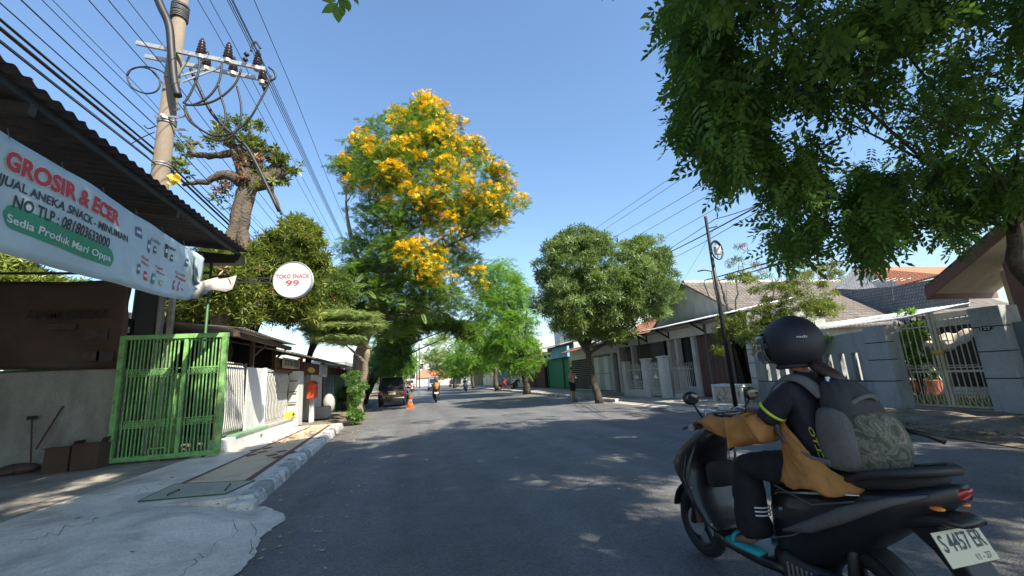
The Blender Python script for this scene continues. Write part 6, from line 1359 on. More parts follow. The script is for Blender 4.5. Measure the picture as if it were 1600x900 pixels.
m_och = mat('ochre_jacket', (.40, .185, .05), .85, var=.18, vs=5, bump=.5, bs=11, grain=.08, bd=.03)
m_lime = mat('lime_print', (.55, .65, .06), .6, var=.05, bump=0); m_teal = mat('teal_sandal', (.02, .35, .36), .6, var=.1, bump=.05)
m_helm = mat('matte_helmet', (.012, .014, .022), .55, var=.1, bump=.02, grain=.03); m_bagd = mat('dark_grey_bag', (.035, .037, .04), .8, var=.25, vs=6, bump=.3, bs=60); m_bagg = mat('grey_bag_fabric', (.11, .11, .11), .85, var=.2, vs=6, bump=.3, bs=60)
def camo():
    m, nt, b = _nodes('faded_camouflage'); N = nt.nodes; L = nt.links; geo = N.new('ShaderNodeTexCoord'); n = N.new('ShaderNodeTexNoise'); n.inputs['Scale'].default_value = 13; n.inputs['Detail'].default_value = 3; n.inputs['Distortion'].default_value = 1.2; L.new(geo.outputs['Object'], n.inputs['Vector'])
    r = N.new('ShaderNodeValToRGB'); r.color_ramp.interpolation = 'EASE'; e = r.color_ramp.elements; e[0].color = (.02, .022, .02, 1); e[1].position = .44; e[1].color = (.06, .07, .05, 1)
    for p, c in ((.5, (.15, .155, .115, 1)), (.57, (.07, .08, .06, 1)), (.62, (.22, .165, .135, 1))): x = e.new(p); x.color = c
    L.new(n.outputs[0], r.inputs[0]); L.new(r.outputs[0], b.inputs['Base Color']); b.inputs['Roughness'].default_value = .85
    n2 = N.new('ShaderNodeTexNoise'); n2.inputs['Scale'].default_value = 14; L.new(geo.outputs['Object'], n2.inputs['Vector']); bp = N.new('ShaderNodeBump'); bp.inputs['Strength'].default_value = .5; bp.inputs['Distance'].default_value = .03; L.new(n2.outputs[0], bp.inputs['Height']); L.new(bp.outputs[0], b.inputs['Normal']); return m
m_camo = camo()

# ---- scooter, local frame: rear axle at the origin, forward = +y
def scooter(name, label, loc, rz, body, plate='L 2207', group=None, fine=False, accent=None):
    t = thing(name, label, 'motorbike', loc, rz, group, build_at=(0, 0, 0)); acc = accent or m_bagg
    for y, nm in ((0, 'rear'), (1.28, 'front')):
        g = MB(); g.torus((0, y, .255), .208, .045, 40, 10); wl = g.build('wheel', m_tyre, t, smooth=True)
        g = MB(); g.torus((0, y, .255), .168, .014, 32, 8, r2=.03)
        for k in range(5): a = 2*math.pi*k/5+.3; g.bar((0, y, .255), (0, y+.165*math.cos(a), .255+.165*math.sin(a)), .02, .03)
        g.disc((0, y, .255), .04, .10, 12); g.build('rim', m_black if fine else m_steel_d, wl)
        if y > 0: g = MB(); g.disc((-.055, y, .255), .095, .006, 24); g.build('brake_disc', m_galv, wl); g = MB(); g.box((-.07, y-.08, .32), (.04, .06, .09)); g.build('brake_caliper', m_brown, wl, bevel=.008)
    g = MB()
    for s in (-1, 1): g.tube([(s*.075, 1.28, .255), (s*.075, 1.17, .6), (s*.06, 1.10, .8)], [.024, .026, .026], 10)
    g.build('fork', m_steel_d, t, smooth=True)
    g = MB(); g.torus((0, 1.28, .255), .275, .012, 20, 8, a0=R_(192), a1=R_(312), r2=.065)
    g.v = [(a, b, c) for a, b, c in g.v]; g.build('front_mudguard', body, t, smooth=True)
    # front shield and nose
    lev = [(.27, .93, .12, .05), (.33, 1.0, .17, .05), (.45, 1.07, .20, .06), (.56, 1.13, .215, .085), (.64, 1.19, .21, .13), (.70, 1.21, .205, .145), (.78, 1.17, .19, .14), (.86, 1.08, .17, .13), (.93, 1.0, .14, .11), (.98, .96, .10, .08)]
    g = MB(); g.rings([superring(0, y, hx, hy, z, 2.6, 28) for z, y, hx, hy in lev]); g.build('front_shield', body, t, smooth=True)
    for s in (-1, 1):
        g = MB(); g.ell((s*.105, 1.285, .685), (.085, .055, .035), 14, 8, R=rotm(rz=-s*.5, rx=.25)); g.build('headlight', m_lwh, t, smooth=True)
        g = MB(); g.ell((s*.165, 1.20, .76), (.02, .07, .018), 10, 6, R=rotm(rx=-.5)); g.build('indicator', m_lor, t, smooth=True)
        g = MB(); P = [(s*.12, 1.22, .52), (s*.19, 1.12, .60), (s*.20, 1.05, .74), (s*.17, 1.0, .86)]; g.tube(P, [.006, .012, .010, .004], 6); g.build('trim_strip', acc, t, smooth=True)
    # handlebar shroud, cluster, grips, levers, mirrors
    g = MB(); g.rings([superring(0, y, hx, hy, z, 2.4, 24) for z, y, hx, hy in ((.95, .93, .07, .06), (1.0, .86, .15, .075), (1.05, .84, .17, .07), (1.09, .86, .12, .06), (1.11, .88, .06, .03))]); g.build('handlebar_cowl', body, t, smooth=True)
    g = MB(); g.rings([superring(0, y, hx, hz, z, 3, 20) for z, y, hx, hz in ((1.07, .81, .10, .05), (1.105, .82, .105, .055), (1.112, .82, .09, .045))]); g.build('instrument_cluster', m_glass, t, smooth=True)
    for s in (-1, 1):
        g = MB(); g.tube([(s*.10, .92, 1.085), (s*.14, .86, 1.125), (s*.12, .78, 1.12)], [.006, .010, .006], 6); g.build('cluster_trim', m_lwh, t, smooth=True)
        g = MB(); g.tube([(s*.14, .84, 1.02), (s*.22, .79, 1.035), (s*.34, .74, 1.03)], [.018, .019, .019], 10); g.build('grip', m_tyre, t, smooth=True)
        g = MB(); g.tube([(s*.35, .74, 1.03), (s*.365, .735, 1.03)], .022, 10); g.build('bar_end', m_galv, t)
        g = MB(); g.tube([(s*.16, .88, 1.03), (s*.24, .87, 1.03), (s*.36, .83, 1.015)], [.009, .008, .009], 6); g.build('brake_lever', m_steel_d, t, smooth=True)
        g = MB(); g.tube([(s*.17, .84, 1.05), (s*.20, .86, 1.12), (s*.235, .85, 1.17)], .008, 8); g.build('mirror_stem', m_black, t, smooth=True)
        g = MB(); g.ell((s*.255, .845, 1.215), (.062, .022, .048), 18, 8, R=rotm(rz=s*.15)); mi = g.build('mirror', m_black, t, smooth=True); g = MB(); g.ell((s*.255, .826, 1.215), (.053, .006, .040), 16, 6); g.build('mirror_glass', m_glass, mi, smooth=True)
    # floor and underseat
    g = MB(); g.rings([superring(0, .27, hx, .035, y, 4, 16, 'y') for y, hx in ((.32, .15), (.5, .19), (.8, .18), (.97, .13))]); g.build('floorboard', body, t, smooth=True)
    ub = [(.47, .30, .60, .07), (.40, .27, .70, .12), (.25, .28, .76, .155), (.05, .40, .79, .17), (-.15, .55, .82, .165), (-.30, .67, .85, .14), (-.42, .76, .88, .10), (-.52, .83, .90, .045)]
    g = MB(); g.rings([superring(0, (a+b)/2, hx, (b-a)/2, y, 2.8, 24, 'y') for y, a, b, hx in ub]); g.build('side_fairing', body, t, smooth=True)
    for s in (-1, 1):
        g = MB(); P = [(s*.165, .30, .50), (s*.185, .10, .58), (s*.185, -.12, .70), (s*.15, -.32, .80), (s*.10, -.45, .85)]; g.tube(P, [.006, .03, .035, .018, .005], 8); g.v = [(s*.1+(a-s*.1)*1.0, b, c) for a, b, c in g.v]; g.build('accent_panel', acc, t, smooth=True)
        g = MB(); P = [(s*.15, .30, .70), (s*.172, .05, .755), (s*.16, -.2, .80)]; g.tube(P, [.003, .008, .003], 6); g.build('trim_strip', m_lwh, t, smooth=True)
        g = MB(); g.ell((s*.072, -.455, .80), (.022, .03, .010), 10, 6); g.build('rear_indicator', m_lor, t, smooth=True)
    g = MB(); g.rings([superring(0, z, hx, hz, y, 2.6, 20, 'y') for y, z, hx, hz in ((.46, .72, .05, .03), (.40, .755, .10, .045), (.2, .785, .135, .055), (0, .81, .15, .055), (-.15, .85, .14, .05), (-.35, .88, .11, .04), (-.45, .90, .06, .02))]); g.build('seat', m_tyre, t, smooth=True)
    g = MB(); g.tube([(-.13, -.08, .83), (-.15, -.25, .90), (-.12, -.42, .94), (0, -.52, .955), (.12, -.42, .94), (.15, -.25, .90), (.13, -.08, .83)], [.014, .018, .02, .022, .02, .018, .014], 8); g.build('grab_rail', m_steel_d if fine else m_galv, t, smooth=True)
    g = MB(); g.rings([superring(0, z, hx, hz, y, 2.4, 18, 'y') for y, z, hx, hz in ((-.40, .825, .075, .025), (-.46, .835, .062, .032), (-.51, .855, .042, .026), (-.545, .88, .015, .01))]); g.build('tail_light', m_lred, t, smooth=True)
    # rear fender tongue, plate
    g = MB(); g.rings([superring(0, z, hx, hz, y, 3, 14, 'y') for y, z, hx, hz in ((-.18, .66, .11, .06), (-.35, .73, .10, .04), (-.48, .755, .085, .025), (-.53, .75, .07, .012))]); g.build('tail_tray', body, t, smooth=True)
    g = MB(); g.prism([(-.07, -.30, .70), (-.07, -.44, .74), (-.07, -.56, .50), (-.07, -.53, .44), (-.07, -.40, .62)], (.14, 0, 0)); g.build('rear_fender', m_black, t, bevel=.01)
    u = np.array([0, .42, .91]); u = u/np.linalg.norm(u); c = np.array([-.015, -.485, .66]); R = np.array([[1, 0, 0], u, np.cross([1, 0, 0], u)]).T
    g = MB(); g.box(c, (.26, .125, .005), R=R); g.build('number_plate', m_plate, t, bevel=.012)
    n = -np.cross(u, [1, 0, 0]); n = n if n[1] < 0 else -n
    text(plate, c+n*.003-np.array([.115, 0, 0])-u*.012, (1, 0, 0), u, .23, .062, m_bank, t, .01, name='plate_lettering', ext=.002)
    text('11 - 27', c+n*.003-np.array([-.02, 0, 0])-u*.052, (1, 0, 0), u, .08, .022, m_bank, t, .0, name='plate_lettering', ext=.002)
    if fine:
        for s in (-1, 1):                      # panel seams, screws, glove box, cables
            for P in ([(s*.150, .42, .42), (s*.176, .22, .50), (s*.183, .02, .62), (s*.170, -.2, .74)], [(s*.168, .30, .74), (s*.186, .05, .70), (s*.178, -.18, .77)], [(s*.16, 1.02, .36), (s*.208, 1.08, .50), (s*.21, 1.14, .62), (s*.19, 1.10, .78)]):
                g = MB(); g.tube(P, .004, 5); g.build('panel_seam', m_wireg, t)
            for p in ((s*.172, .28, .62), (s*.176, -.05, .68), (s*.20, 1.06, .56), (s*.16, .95, .34)): g = MB(); g.disc(p, .009, .012, 10, ax=(1, 0, 0)); g.build('screw', m_galv, t)
            g = MB(); g.tube([(s*.16, .84, 1.0), (s*.20, .93, .90), (s*.14, 1.02, .80)], .007, 6); g.build('cable', m_wire, t, smooth=True)
        g = MB(); g.rings([superring(0, .66, hx, .09, y, 4, 16, 'y') for y, hx in ((.985, .12), (.965, .13), (.955, .12))]); g.build('glove_box', m_tyre, t, smooth=True)
        g = MB(); g.disc((.09, .90, .86), .018, .03, 12, ax=(0, 1, 0)); g.build('key_lock', m_galv, t)
        for k in range(7): g = MB(); g.bar((-.168, .30-.03*k, .20), (-.168, .30-.03*k, .34), .006, .012); g.build('cooling_fin', m_galv, t)
        g = MB(); g.box((-.20, .02, .30), (.03, .02, .12)); g.box((-.215, .06, .36), (.07, .03, .014)); g.build('passenger_footrest', m_steel_d, t)
    # engine, swing arm, exhaust, hugger, stand
    g = MB(); g.rings([superring(-.11, z, hx, hz, y, 2.6, 16, 'y') for y, z, hx, hz in ((-.08, .26, .035, .07), (.0, .26, .05, .10), (.18, .27, .055, .085), (.34, .28, .05, .10), (.40, .28, .03, .07))]); g.build('transmission_case', m_steel_d, t, smooth=True)
    g = MB(); g.rings([superring(0, z, .11, hz, y, 3, 14, 'y') for y, z, hz in ((.22, .30, .06), (.3, .30, .1), (.46, .29, .08))]); g.build('engine', m_steel_d, t, smooth=True)
    g = MB(); g.tube([(.10, .3, .22), (.14, .15, .2), (.15, 0, .26), (.16, -.25, .36)], [.02, .03, .05, .045], 12); g.build('exhaust', m_steel_d, t, smooth=True)
    g = MB(); g.torus((0, 0, .255), .275, .008, 22, 8, a0=R_(240), a1=R_(335), r2=.06); g.build('hugger', m_black, t, smooth=True)
    g = MB(); g.tube([(-.10, -.02, .3), (-.09, -.06, .62)], [.025, .02], 10); g.build('shock_absorber', m_steel_d, t, smooth=True)
    g = MB(); g.tube([(-.12, .35, .24), (-.17, .18, .1)], .01, 6); g.build('side_stand', m_galv, t)
    return t
m_bikeb = mat('scuffed_black_plastic', (.010, .010, .012), .4, var=.3, vs=3, bump=.03, bs=60, grain=.1, coat=.18, stain=(.035, .033, .03), ss=5, sa=.5)
BXM, BYM = 2.2, 1.95
sco = scooter('motorbike', 'black scooter ridden past the camera at the near right', (BXM, BYM, .004), R_(0), m_bikeb, 'S 4457 ER', fine=True)
# ---- near rider
def rider(label, loc, rz, shirt, trousers, helm, skinm=None, group=None, near=False):
    t = thing('person', label, 'person', loc, rz, group, build_at=(0, 0, 0)); s1, s2 = -1, 1
    J = {'pelvis': (0, .04, .86, .14, .12), 'belly': (0, .07, 1.0, .13, .11), 'chest': (0, .11, 1.17, .15, .12), 'neck': (0, .13, 1.31, .07, .07), 'throat': (0, .15, 1.40, .05, .05), 'head': (0, .17, 1.50, .08, .09)}
    E = [('pelvis', 'belly'), ('belly', 'chest'), ('chest', 'neck'), ('neck', 'throat'), ('throat', 'head')]
    for n_, s in (('L', -1), ('R', 1)):
        J.update({'sh'+n_: (s*.165, .10, 1.25, .062, .06), 'el'+n_: (s*.255, .29, 1.03, .042, .042), 'wr'+n_: (s*.27, .62, 1.05, .028, .026), 'pm'+n_: (s*.275, .70, 1.055, .034, .018),
                  'hp'+n_: (s*.10, .14, .85, .095, .09), 'kn'+n_: (s*.15, .53, .80, .078, .078), 'an'+n_: (s*.14, .56, .36, .04, .045), 'to'+n_: (s*.15, .74, .315, .045, .022)})
        E += [('chest', 'sh'+n_), ('sh'+n_, 'el'+n_), ('el'+n_, 'wr'+n_), ('wr'+n_, 'pm'+n_), ('pelvis', 'hp'+n_), ('hp'+n_, 'kn'+n_), ('kn'+n_, 'an'+n_), ('an'+n_, 'to'+n_)]
    lv = 2 if near else 1
    bake(skin('body', J, E, m_skin, t, lv=lv, inflate=-.012))
    # trousers
    K = {k: J[k] for k in ('pelvis',)}; K['waist'] = (0, .055, .97, .13, .11)
    F = [('pelvis', 'waist')]
    for n_, s in (('L', -1), ('R', 1)):
        for k in ('hp', 'kn', 'an'): K[k+n_] = J[k+n_]
        a = J['an'+n_]; K['cf'+n_] = (a[0], a[1]-.01, a[2]+.0, .09, .10); K['an'+n_] = (a[0], a[1]-.005, a[2]+.22, .085, .09); F += [('pelvis', 'hp'+n_), ('hp'+n_, 'kn'+n_), ('kn'+n_, 'an'+n_), ('an'+n_, 'cf'+n_)]
    bake(folds(skin('trousers', K, F, trousers, t, lv=lv+near, inflate=.012), .03*near))
    # shirt: torso and upper arms
    K = {'pelvis': (0, .05, .90, .15, .13), 'belly': J['belly'], 'chest': J['chest'], 'neck': (0, .13, 1.32, .065, .065)}; F = [('pelvis', 'belly'), ('belly', 'chest'), ('chest', 'neck')]
    for n_, s in (('L', -1), ('R', 1)):
        sh, el, wr = np.array(J['sh'+n_]), np.array(J['el'+n_]), np.array(J['wr'+n_]); k = .72 if near else 1
        e2 = sh+(el-sh)*k; K['sh'+n_] = tuple(sh); K['el'+n_] = (*e2[:3], .058, .058); F += [('chest', 'sh'+n_), ('sh'+n_, 'el'+n_)]
        if not near: K['wr'+n_] = (*wr[:3], .04, .04); F.append(('el'+n_, 'wr'+n_))
    bake(folds(skin('shirt', K, F, shirt, t, lv=lv+near, inflate=.014), .03*near))
    return t, J
RL, RJ = rider('motorcyclist in a black helmet, navy shirt and ochre jacket sleeves riding the near scooter', (BXM, BYM, .01), 0, m_navy, m_trk, m_helm, near=True)
# puffy ochre sleeves (elbow to hand) and the jacket front that hangs round the waist
for n_, s in (('L', -1), ('R', 1)):
    sh, el, wr, pm = [np.array(RJ[k+n_][:3]) for k in ('sh', 'el', 'wr', 'pm')]; pts = [sh+(el-sh)*.62, sh+(el-sh)*.9, el+[0, .03, -.01], el+(wr-el)*.3+[0, 0, -.012], el+(wr-el)*.6, el+(wr-el)*.85, wr+[0, .0, .005], pm-[0, .02, 0]]
    rr = [.066, .086, .094, .084, .072, .060, .064, .056]; K = {str(i): (*p, r, r*.95) for i, (p, r) in enumerate(zip(pts, rr))}
    o = skin('jacket_sleeve', K, [(str(i), str(i+1)) for i in range(7)], m_och, RL, lv=3, root=2); folds(o, .05); bake(o)
    # hand closed round the grip: palm and five fingers
    H = MB(); gx = s*.275
    K = {'w': (*wr, .026, .024), 'p': (gx, .70, 1.062, .040, .020), 'k': (gx, .745, 1.062, .038, .016)}; bake(skin('hand', K, [('w', 'p'), ('p', 'k')], m_skin, RL, lv=2, root=1))
    for i, (dx, ln) in enumerate(((-.036, .85), (-.012, 1), (.012, .95), (.034, .8))):
        x = gx+dx; P = [(x, .745, 1.064), (x, .775, 1.058), (x, .785, 1.03), (x, .765, 1.008), (x, .735, 1.004)]; P = [P[0]]+[tuple(np.array(P[0])+(np.array(p)-P[0])*ln) for p in P[1:]]
        K = {str(j): (*p, .0095-.0008*j, .0095-.0008*j) for j, p in enumerate(P)}; bake(skin('finger', K, [(str(j), str(j+1)) for j in range(4)], m_skin, RL, lv=1))
    K = {'0': (gx-s*.04, .685, 1.055, .013, .013), '1': (gx-s*.062, .715, 1.035, .011, .011), '2': (gx-s*.055, .745, 1.012, .009, .009)}; bake(skin('thumb', K, [('0', '1'), ('1', '2')], m_skin, RL, lv=1))
rows = []
for i, (z, a0, a1, rx, ry, cy) in enumerate([(1.17, -60, 62, .178, .155, .10), (1.10, -70, 70, .19, .165, .10), (1.03, -78, 92, .20, .175, .09), (.97, -85, 112, .21, .18, .08), (.92, -90, 128, .218, .19, .07), (.875, -92, 142, .225, .22, .06), (.84, -92, 158, .235, .25, .05), (.80, -90, 160, .245, .262, .05), (.775, -85, 150, .235, .25, .05)]):
    r = []
    for k in range(46):
        a = R_(a0+(a1-a0)*k/45); w_ = 1+.025*math.sin(k*.9+i*1.3)+.018*math.sin(k*2.1-i); r.append((-rx*w_*math.sin(a), cy+ry*w_*math.cos(a)*(1.0), z+.012*math.sin(k*.7+i)-.02*max(0, math.cos(a))))
    rows.append(r)
g = MB(); g.sheet(rows); o = g.build('jacket_front', m_och, RL, smooth=True, solid=.012); sm(o, lv=1); folds(o, .035)
# reflective bands and print
for n_, s in (('L', -1), ('R', 1)):
    sh, el = np.array(RJ['sh'+n_][:3]), np.array(RJ['el'+n_][:3]); c = sh+(el-sh)*.42; g = MB(); g.torus(c, .073, .004, 28, 6, ax=el-sh, r2=.009); g.build('sleeve_stripe', m_lime, RL, smooth=True)
text('CLTO', np.array([-.165, -.02, .92]), (0, 0.25, 1), (-.25, -1, 0), .17, .04, m_lime, RL, .02, name='shirt_print', ext=.012)
for k in range(3):
    a = RJ['anL']; g = MB(); z = .52+.022*k; g.torus((a[0]-.0, .552, z), .104, .003, 20, 5, ax=(.1, .05, 1), a0=R_(150), a1=R_(290), r2=.005); g.build('trouser_stripe', m_banw, RL, smooth=True)
for s in (-1, 1):
    g = MB(); g.rings([superring(s*.15, z, hx, .018, y, 3, 14, 'y') for y, z, hx in ((.50, .298, .035), (.56, .30, .05), (.68, .30, .055), (.78, .30, .04))]); g.build('sandal', m_teal, RL, smooth=True); g = MB(); g.torus((s*.15, .69, .315), .052, .008, 16, 6, ax=(0, 1, 0), a0=math.pi, a1=2*math.pi, r2=.015); g.build('sandal_strap', m_teal, RL, smooth=True)
# helmet, visor, hair
HC = np.array([0, .16, 1.535])
hlm = MB(); 
for nv in (1,): hlm.ell(HC, (.142, .166, .158), 36, 20, R=rotm(rx=.05), z0=-.86)
o = hlm.build('helmet', m_helm, RL, smooth=True, solid=.008)
g = MB(); rows = []
for j in range(9):
    e = R_(-38+60*j/8); rows.append([HC+np.array([(.152)*math.cos(e)*math.sin(a), (.200+.045*math.cos(a))*math.cos(e)*math.cos(a)+.02, .165*math.sin(e)-.01]) for a in np.linspace(R_(-78), R_(78), 24)])
m_vis = glass('smoked_visor', (.35, .40, .40), .06); m_vis.node_tree.nodes['Principled BSDF'].inputs['Transmission Weight'].default_value = .85
g.sheet(rows); g.build('visor', m_vis, RL, smooth=True, solid=.003)
g = MB(); rows = [[HC+np.array([.150*math.cos(e)*math.sin(a), (.185+q)*math.cos(e)*math.cos(a), .165*math.sin(e)]) for a in np.linspace(R_(-60), R_(60), 18)] for e, q in ((R_(26), 0), (R_(22), .03), (R_(18), .0))]
g.sheet(rows); g.build('visor_peak', m_helm, RL, smooth=True, solid=.004)
g = MB(); g.torus(HC+np.array([0, 0, -.135]), .098, .010, 30, 8, ax=(0, .05, 1), r2=.012); g.build('helmet_rim', m_tyre, RL, smooth=True)
for s in (-1, 1): g = MB(); g.disc(HC+np.array([s*.143, .05, -.01]), .017, .012, 14); g.build('visor_pivot', m_steel_d, RL)
text('mds', HC+np.array([-.10, -.130, .02]), (.75, -.6, 0), (0, 0, 1), .05, .014, m_silver, RL, 0, name='helmet_badge', ext=.012)
K = {'0': (0, .06, 1.42, .05, .04), '1': (.01, -.0, 1.37, .055, .035), '2': (.03, -.05, 1.335, .05, .03), '3': (.06, -.07, 1.30, .03, .02)}; bake(skin('hair', K, [('0', '1'), ('1', '2'), ('2', '3')], m_hair, RL, lv=2))
# face under the visor
g = MB(); g.ell((0, .245, 1.50), (.016, .022, .024), 10, 6); g.build('nose', m_skin, RL, smooth=True)
for s in (-1, 1): g = MB(); g.ell((s*.032, .235, 1.535), (.013, .012, .009), 10, 6); g.build('eye', m_banw, RL, smooth=True)
g = MB(); g.ell((0, .24, 1.46), (.024, .012, .007), 10, 6); g.build('mouth', m_maroon, RL, smooth=True)
K = {'c': (0, .10, 1.37, .075, .06), 'd': (0, .12, 1.335, .085, .07)}; bake(skin('collar', K, [('c', 'd')], m_navy, RL, lv=2))
# backpack
bp_ = thing('backpack', 'grey backpack with faded camouflage lower pocket worn by the near motorcyclist', 'backpack', (BXM, BYM, .01), 0, build_at=(0, 0, 0))
def bagring(z, hx, y0, y1, e=2.8, wob=0): return [(x*(1+wob*math.sin(k*1.7+z*30)), y*(1+wob*math.sin(k*2.9+z*17)), z+.006*math.sin(k*2.3)) for k, (x, y, z) in enumerate(superring(.02, (y0+y1)/2*1.08, hx*1.08, (y1-y0)/2*1.12, z*1.10-.095, e, 30))]
g = MB(); g.rings([bagring(*q) for q in ((.88, .10, -.16, -.04), (.90, .135, -.20, -.03), (1.0, .145, -.215, -.02), (1.12, .14, -.20, -.01), (1.21, .125, -.165, .0), (1.265, .10, -.12, .0), (1.29, .05, -.08, -.01))]); o = g.build('main_compartment', m_bagd, bp_, smooth=True); sm(o)
g = MB(); g.rings([bagring(*q, 2.4, .03) for q in ((.865, .09, -.20, -.08), (.88, .13, -.255, -.06), (.96, .145, -.285, -.05), (1.05, .14, -.275, -.05), (1.12, .12, -.245, -.06), (1.15, .09, -.21, -.08))]); o = g.build('front_pocket', m_camo, bp_, smooth=True); sm(o)
g = MB(); g.rings([[(x-.13, y+.02, z) for x, y, z in bagring(z, hx, y0, y1, 2.2, .02)] for z, hx, y0, y1 in ((.885, .03, -.18, -.05), (.92, .055, -.22, -.03), (1.02, .06, -.23, -.02), (1.12, .05, -.19, -.03), (1.17, .03, -.15, -.05))]); o = g.build('side_pocket', m_bagg, bp_, smooth=True); sm(o)
g = MB(); g.torus((.02, -.14, 1.17), .09, .012, 26, 8, ax=(0, .75, .66), a0=math.pi, a1=2*math.pi, r2=.012); g.build('top_flap_piping', m_bagg, bp_, smooth=True)
def strap(P, w_, th, nm, m):
    P = [np.array(p, float) for p in P]; rows = []
    Q = []
    for i in range(len(P)-1):
        p0, p1, p2, p3 = P[max(i-1, 0)], P[i], P[i+1], P[min(i+2, len(P)-1)]
        for t_ in np.linspace(0, 1, 7)[:-1]: Q.append(.5*((2*p1)+(-p0+p2)*t_+(2*p0-5*p1+4*p2-p3)*t_*t_+(-p0+3*p1-3*p2+p3)*t_**3))
    Q.append(P[-1]); C0 = np.array([0, .1, 1.1])
    for i, q in enumerate(Q):
        t_ = Q[min(i+1, len(Q)-1)]-Q[max(i-1, 0)]; t_ /= np.linalg.norm(t_); n = q-C0; n -= n@t_*t_; n /= np.linalg.norm(n); s = np.cross(t_, n); rows.append([q-s*w_/2, q+n*th, q+s*w_/2])
    g = MB(); g.sheet(rows); return g.build(nm, m, bp_, smooth=True, solid=.008)
for s in (-1, 1):
    strap([(s*.10+.01, -.05, 1.24), (s*.115, .03, 1.325), (s*.13, .14, 1.335), (s*.15, .235, 1.25), (s*.155, .25, 1.12), (s*.185, .16, 1.0), (s*.19, .02, .93), (s*.15, -.08, .91)], .062, .004, 'shoulder_strap', m_bagg)
g = MB(); g.tube([(-.05, -.07, 1.28), (-.03, -.04, 1.33), (.05, -.04, 1.33), (.07, -.07, 1.28)], .009, 8); g.build('carry_handle', m_banw, bp_, smooth=True)
g = MB(); g.tube([(.14, -.20, 1.08), (.19, -.30, 1.05), (.24, -.34, 1.02)], [.01, .012, .018], 6); g.build('loose_strap', m_black, bp_, smooth=True)
for z in (1.0, 1.07): g = MB(); g.tube([(-.09, -.262 if z < 1.05 else -.25, z), (.02, -.292 if z < 1.05 else -.28, z+.005), (.13, -.262 if z < 1.05 else -.25, z)], .004, 5); g.build('zip', m_black, bp_, smooth=True)

# ---- further riders and scooters
def far_rider(label_s, label_p, loc, rz, shirt, body, helm, bag=None):
    scooter('motorbike', label_s, loc, rz, body, plate='L 2207')
    t, J = rider(label_p, loc, rz, shirt, m_trk, helm); g = MB(); g.ell(HC, (.14, .16, .155), 20, 12, z0=-.85); g.build('helmet', helm, t, smooth=True, solid=.006)
    g = MB(); g.rings([[HC+np.array([.148*math.cos(e)*math.sin(a), .172*math.cos(e)*math.cos(a), .158*math.sin(e)]) for a in np.linspace(R_(-75), R_(75), 12)] for e in (R_(-30), R_(-8), R_(18))], closed=False, cap=False); g.build('visor', m_glass, t, smooth=True)
    for n_, s in (('L', -1), ('R', 1)):
        g = MB(); g.rings([superring(s*.15, z, hx, .04, y, 3, 12, 'y') for y, z, hx in ((.50, .33, .035), (.62, .32, .045), (.76, .31, .04))]); g.build('shoe', m_black, t, smooth=True)
    return t
c = GZ(682, 629, 0); m_oj = mat('orange_vest', (.60, .27, .06), .8, var=.15, bump=.2); m_hs = mat('grey_helmet', (.18, .19, .2), .35, var=.05, bump=0)
far_rider('black scooter ahead on the left lane, ridden by the person in orange', 'motorcyclist in an orange jacket riding away in the left lane', (c[0], c[1]-.1, .004), R_(0), m_oj, m_bikeb, m_hs)
c = GZ(729, 612, 0); far_rider('pale fronted scooter coming towards the camera in the right lane', 'motorcyclist in dark clothes and pale helmet riding towards the camera', (c[0], c[1]+1.4, .004), math.pi, m_navy, paint('pale_blue_paint', (.35, .42, .48)), m_banw)
c = GZ(644, 614, 0); far_rider('white scooter riding away beyond the parked dark car', 'motorcyclist in a pink top riding away beyond the parked dark car', (c[0], c[1]-.1, .004), 0, mat('pink_top', (.5, .3, .32), .8), paint('white_paintwork', (.6, .6, .6)), m_black)
scooter('motorbike', 'black scooter parked on the right kerb under the shade trees', (9.9, 43.5, .15), R_(70), m_bikeb); scooter('motorbike', 'red scooter parked before the open dark shop', (10.8, 46, .15), R_(80), paint('red_paintwork', (.45, .03, .03)))

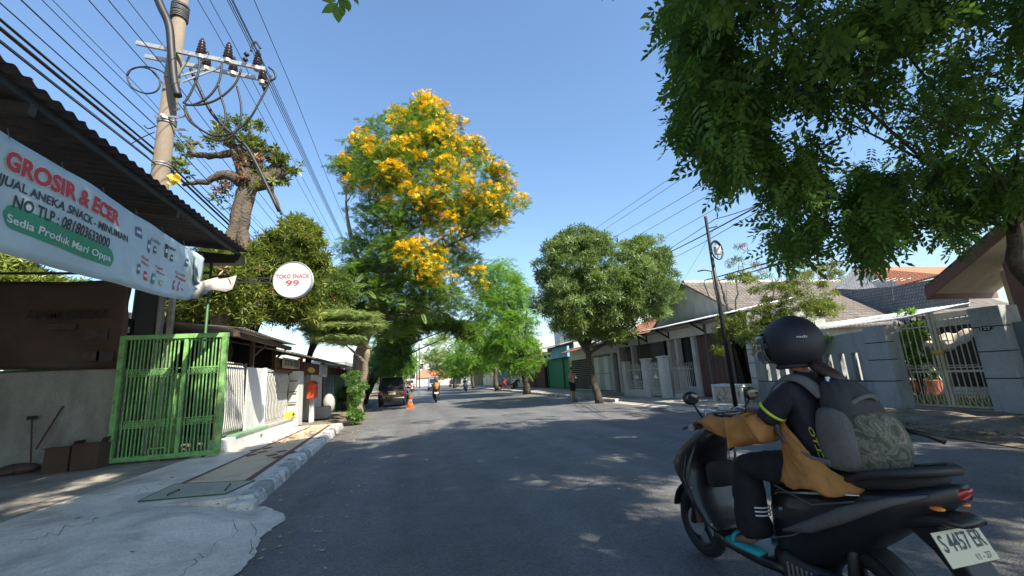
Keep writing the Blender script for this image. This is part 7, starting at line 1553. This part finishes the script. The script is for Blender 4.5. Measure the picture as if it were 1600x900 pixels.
# ---- pedestrian on the right
pc = GZ(897, 627, 0); ped = thing('person', 'pedestrian in a faded pink shirt and dark shorts standing by the round tree', 'person', (pc[0], pc[1], .0), R_(200), build_at=(0, 0, 0))
J = {'pelvis': (0, 0, .92, .13, .10), 'belly': (0, .01, 1.06, .12, .10), 'chest': (0, .01, 1.26, .14, .105), 'neck': (0, 0, 1.42, .055, .055), 'throat': (0, .01, 1.48, .05, .05), 'head': (0, .02, 1.58, .078, .09), 'crown': (0, .02, 1.64, .07, .08)}
E = [('pelvis', 'belly'), ('belly', 'chest'), ('chest', 'neck'), ('neck', 'throat'), ('throat', 'head'), ('head', 'crown')]
for n_, s in (('L', -1), ('R', 1)):
    J.update({'sh'+n_: (s*.18, 0, 1.35, .05, .05), 'el'+n_: (s*.23, .04, 1.09, .036, .036), 'wr'+n_: (s*.10, .22, 1.16, .024, .024), 'pm'+n_: (s*.05, .26, 1.19, .03, .018), 'hp'+n_: (s*.09, 0, .88, .085, .08), 'kn'+n_: (s*.10, .03 if s > 0 else -.03, .50, .055, .055), 'an'+n_: (s*.10, .06 if s > 0 else -.08, .09, .038, .04), 'to'+n_: (s*.11, .2 if s > 0 else .06, .04, .042, .025)})
    E += [('chest', 'sh'+n_), ('sh'+n_, 'el'+n_), ('el'+n_, 'wr'+n_), ('wr'+n_, 'pm'+n_), ('pelvis', 'hp'+n_), ('hp'+n_, 'kn'+n_), ('kn'+n_, 'an'+n_), ('an'+n_, 'to'+n_)]
bake(skin('body', J, E, m_skin, ped, lv=2, inflate=-.01))
K = {k: J[k] for k in ('belly', 'chest', 'neck', 'shL', 'shR')}; K['hem'] = (0, 0, .88, .15, .12)
for n_ in 'LR': a, b = np.array(J['sh'+n_]), np.array(J['el'+n_]); K['e'+n_] = (*(a+(b-a)*.8)[:3], .055, .055)
bake(skin('shirt', K, [('hem', 'belly'), ('belly', 'chest'), ('chest', 'neck'), ('chest', 'shL'), ('chest', 'shR'), ('shL', 'eL'), ('shR', 'eR')], mat('faded_pink_shirt', (.50, .27, .24), .85, var=.2, vs=6, bump=.3, bs=14), ped, lv=2, inflate=.012))
K = {k: J[k] for k in ('pelvis', 'hpL', 'hpR', 'knL', 'knR')}; bake(skin('shorts', K, [('pelvis', 'hpL'), ('pelvis', 'hpR'), ('hpL', 'knL'), ('hpR', 'knR')], m_navy, ped, lv=2, inflate=.02))
g = MB(); g.ell((0, .005, 1.64), (.09, .105, .085), 16, 10, z0=-.25); g.build('hair', m_hair, ped, smooth=True)
for n_, s in (('L', -1), ('R', 1)):
    a = J['to'+n_]; g = MB(); g.rings([superring(a[0], .015, hx, .012, y, 3, 10, 'y') for y, hx in ((a[1]-.2, .03), (a[1]-.08, .045), (a[1]+.04, .04))]); g.build('sandal', m_black, ped, smooth=True)
g = MB(); g.box((0, .29, 1.2), (.10, .02, .07)); g.build('parcel', m_banw, ped)
# small things: turquoise scrap on the road, drink cup
c = GZ(1040, 691, .006); g = MB(); g.sheet([[c+np.array([-.18+.36*t, .03*math.sin(t*7)+w_, .006+.01*math.sin(t*9)]) for t in np.linspace(0, 1, 10)] for w_ in (0, .05)]); tag(g.build('plastic_scrap', m_teal), 'turquoise plastic scrap lying on the road left of the scooter', 'litter')
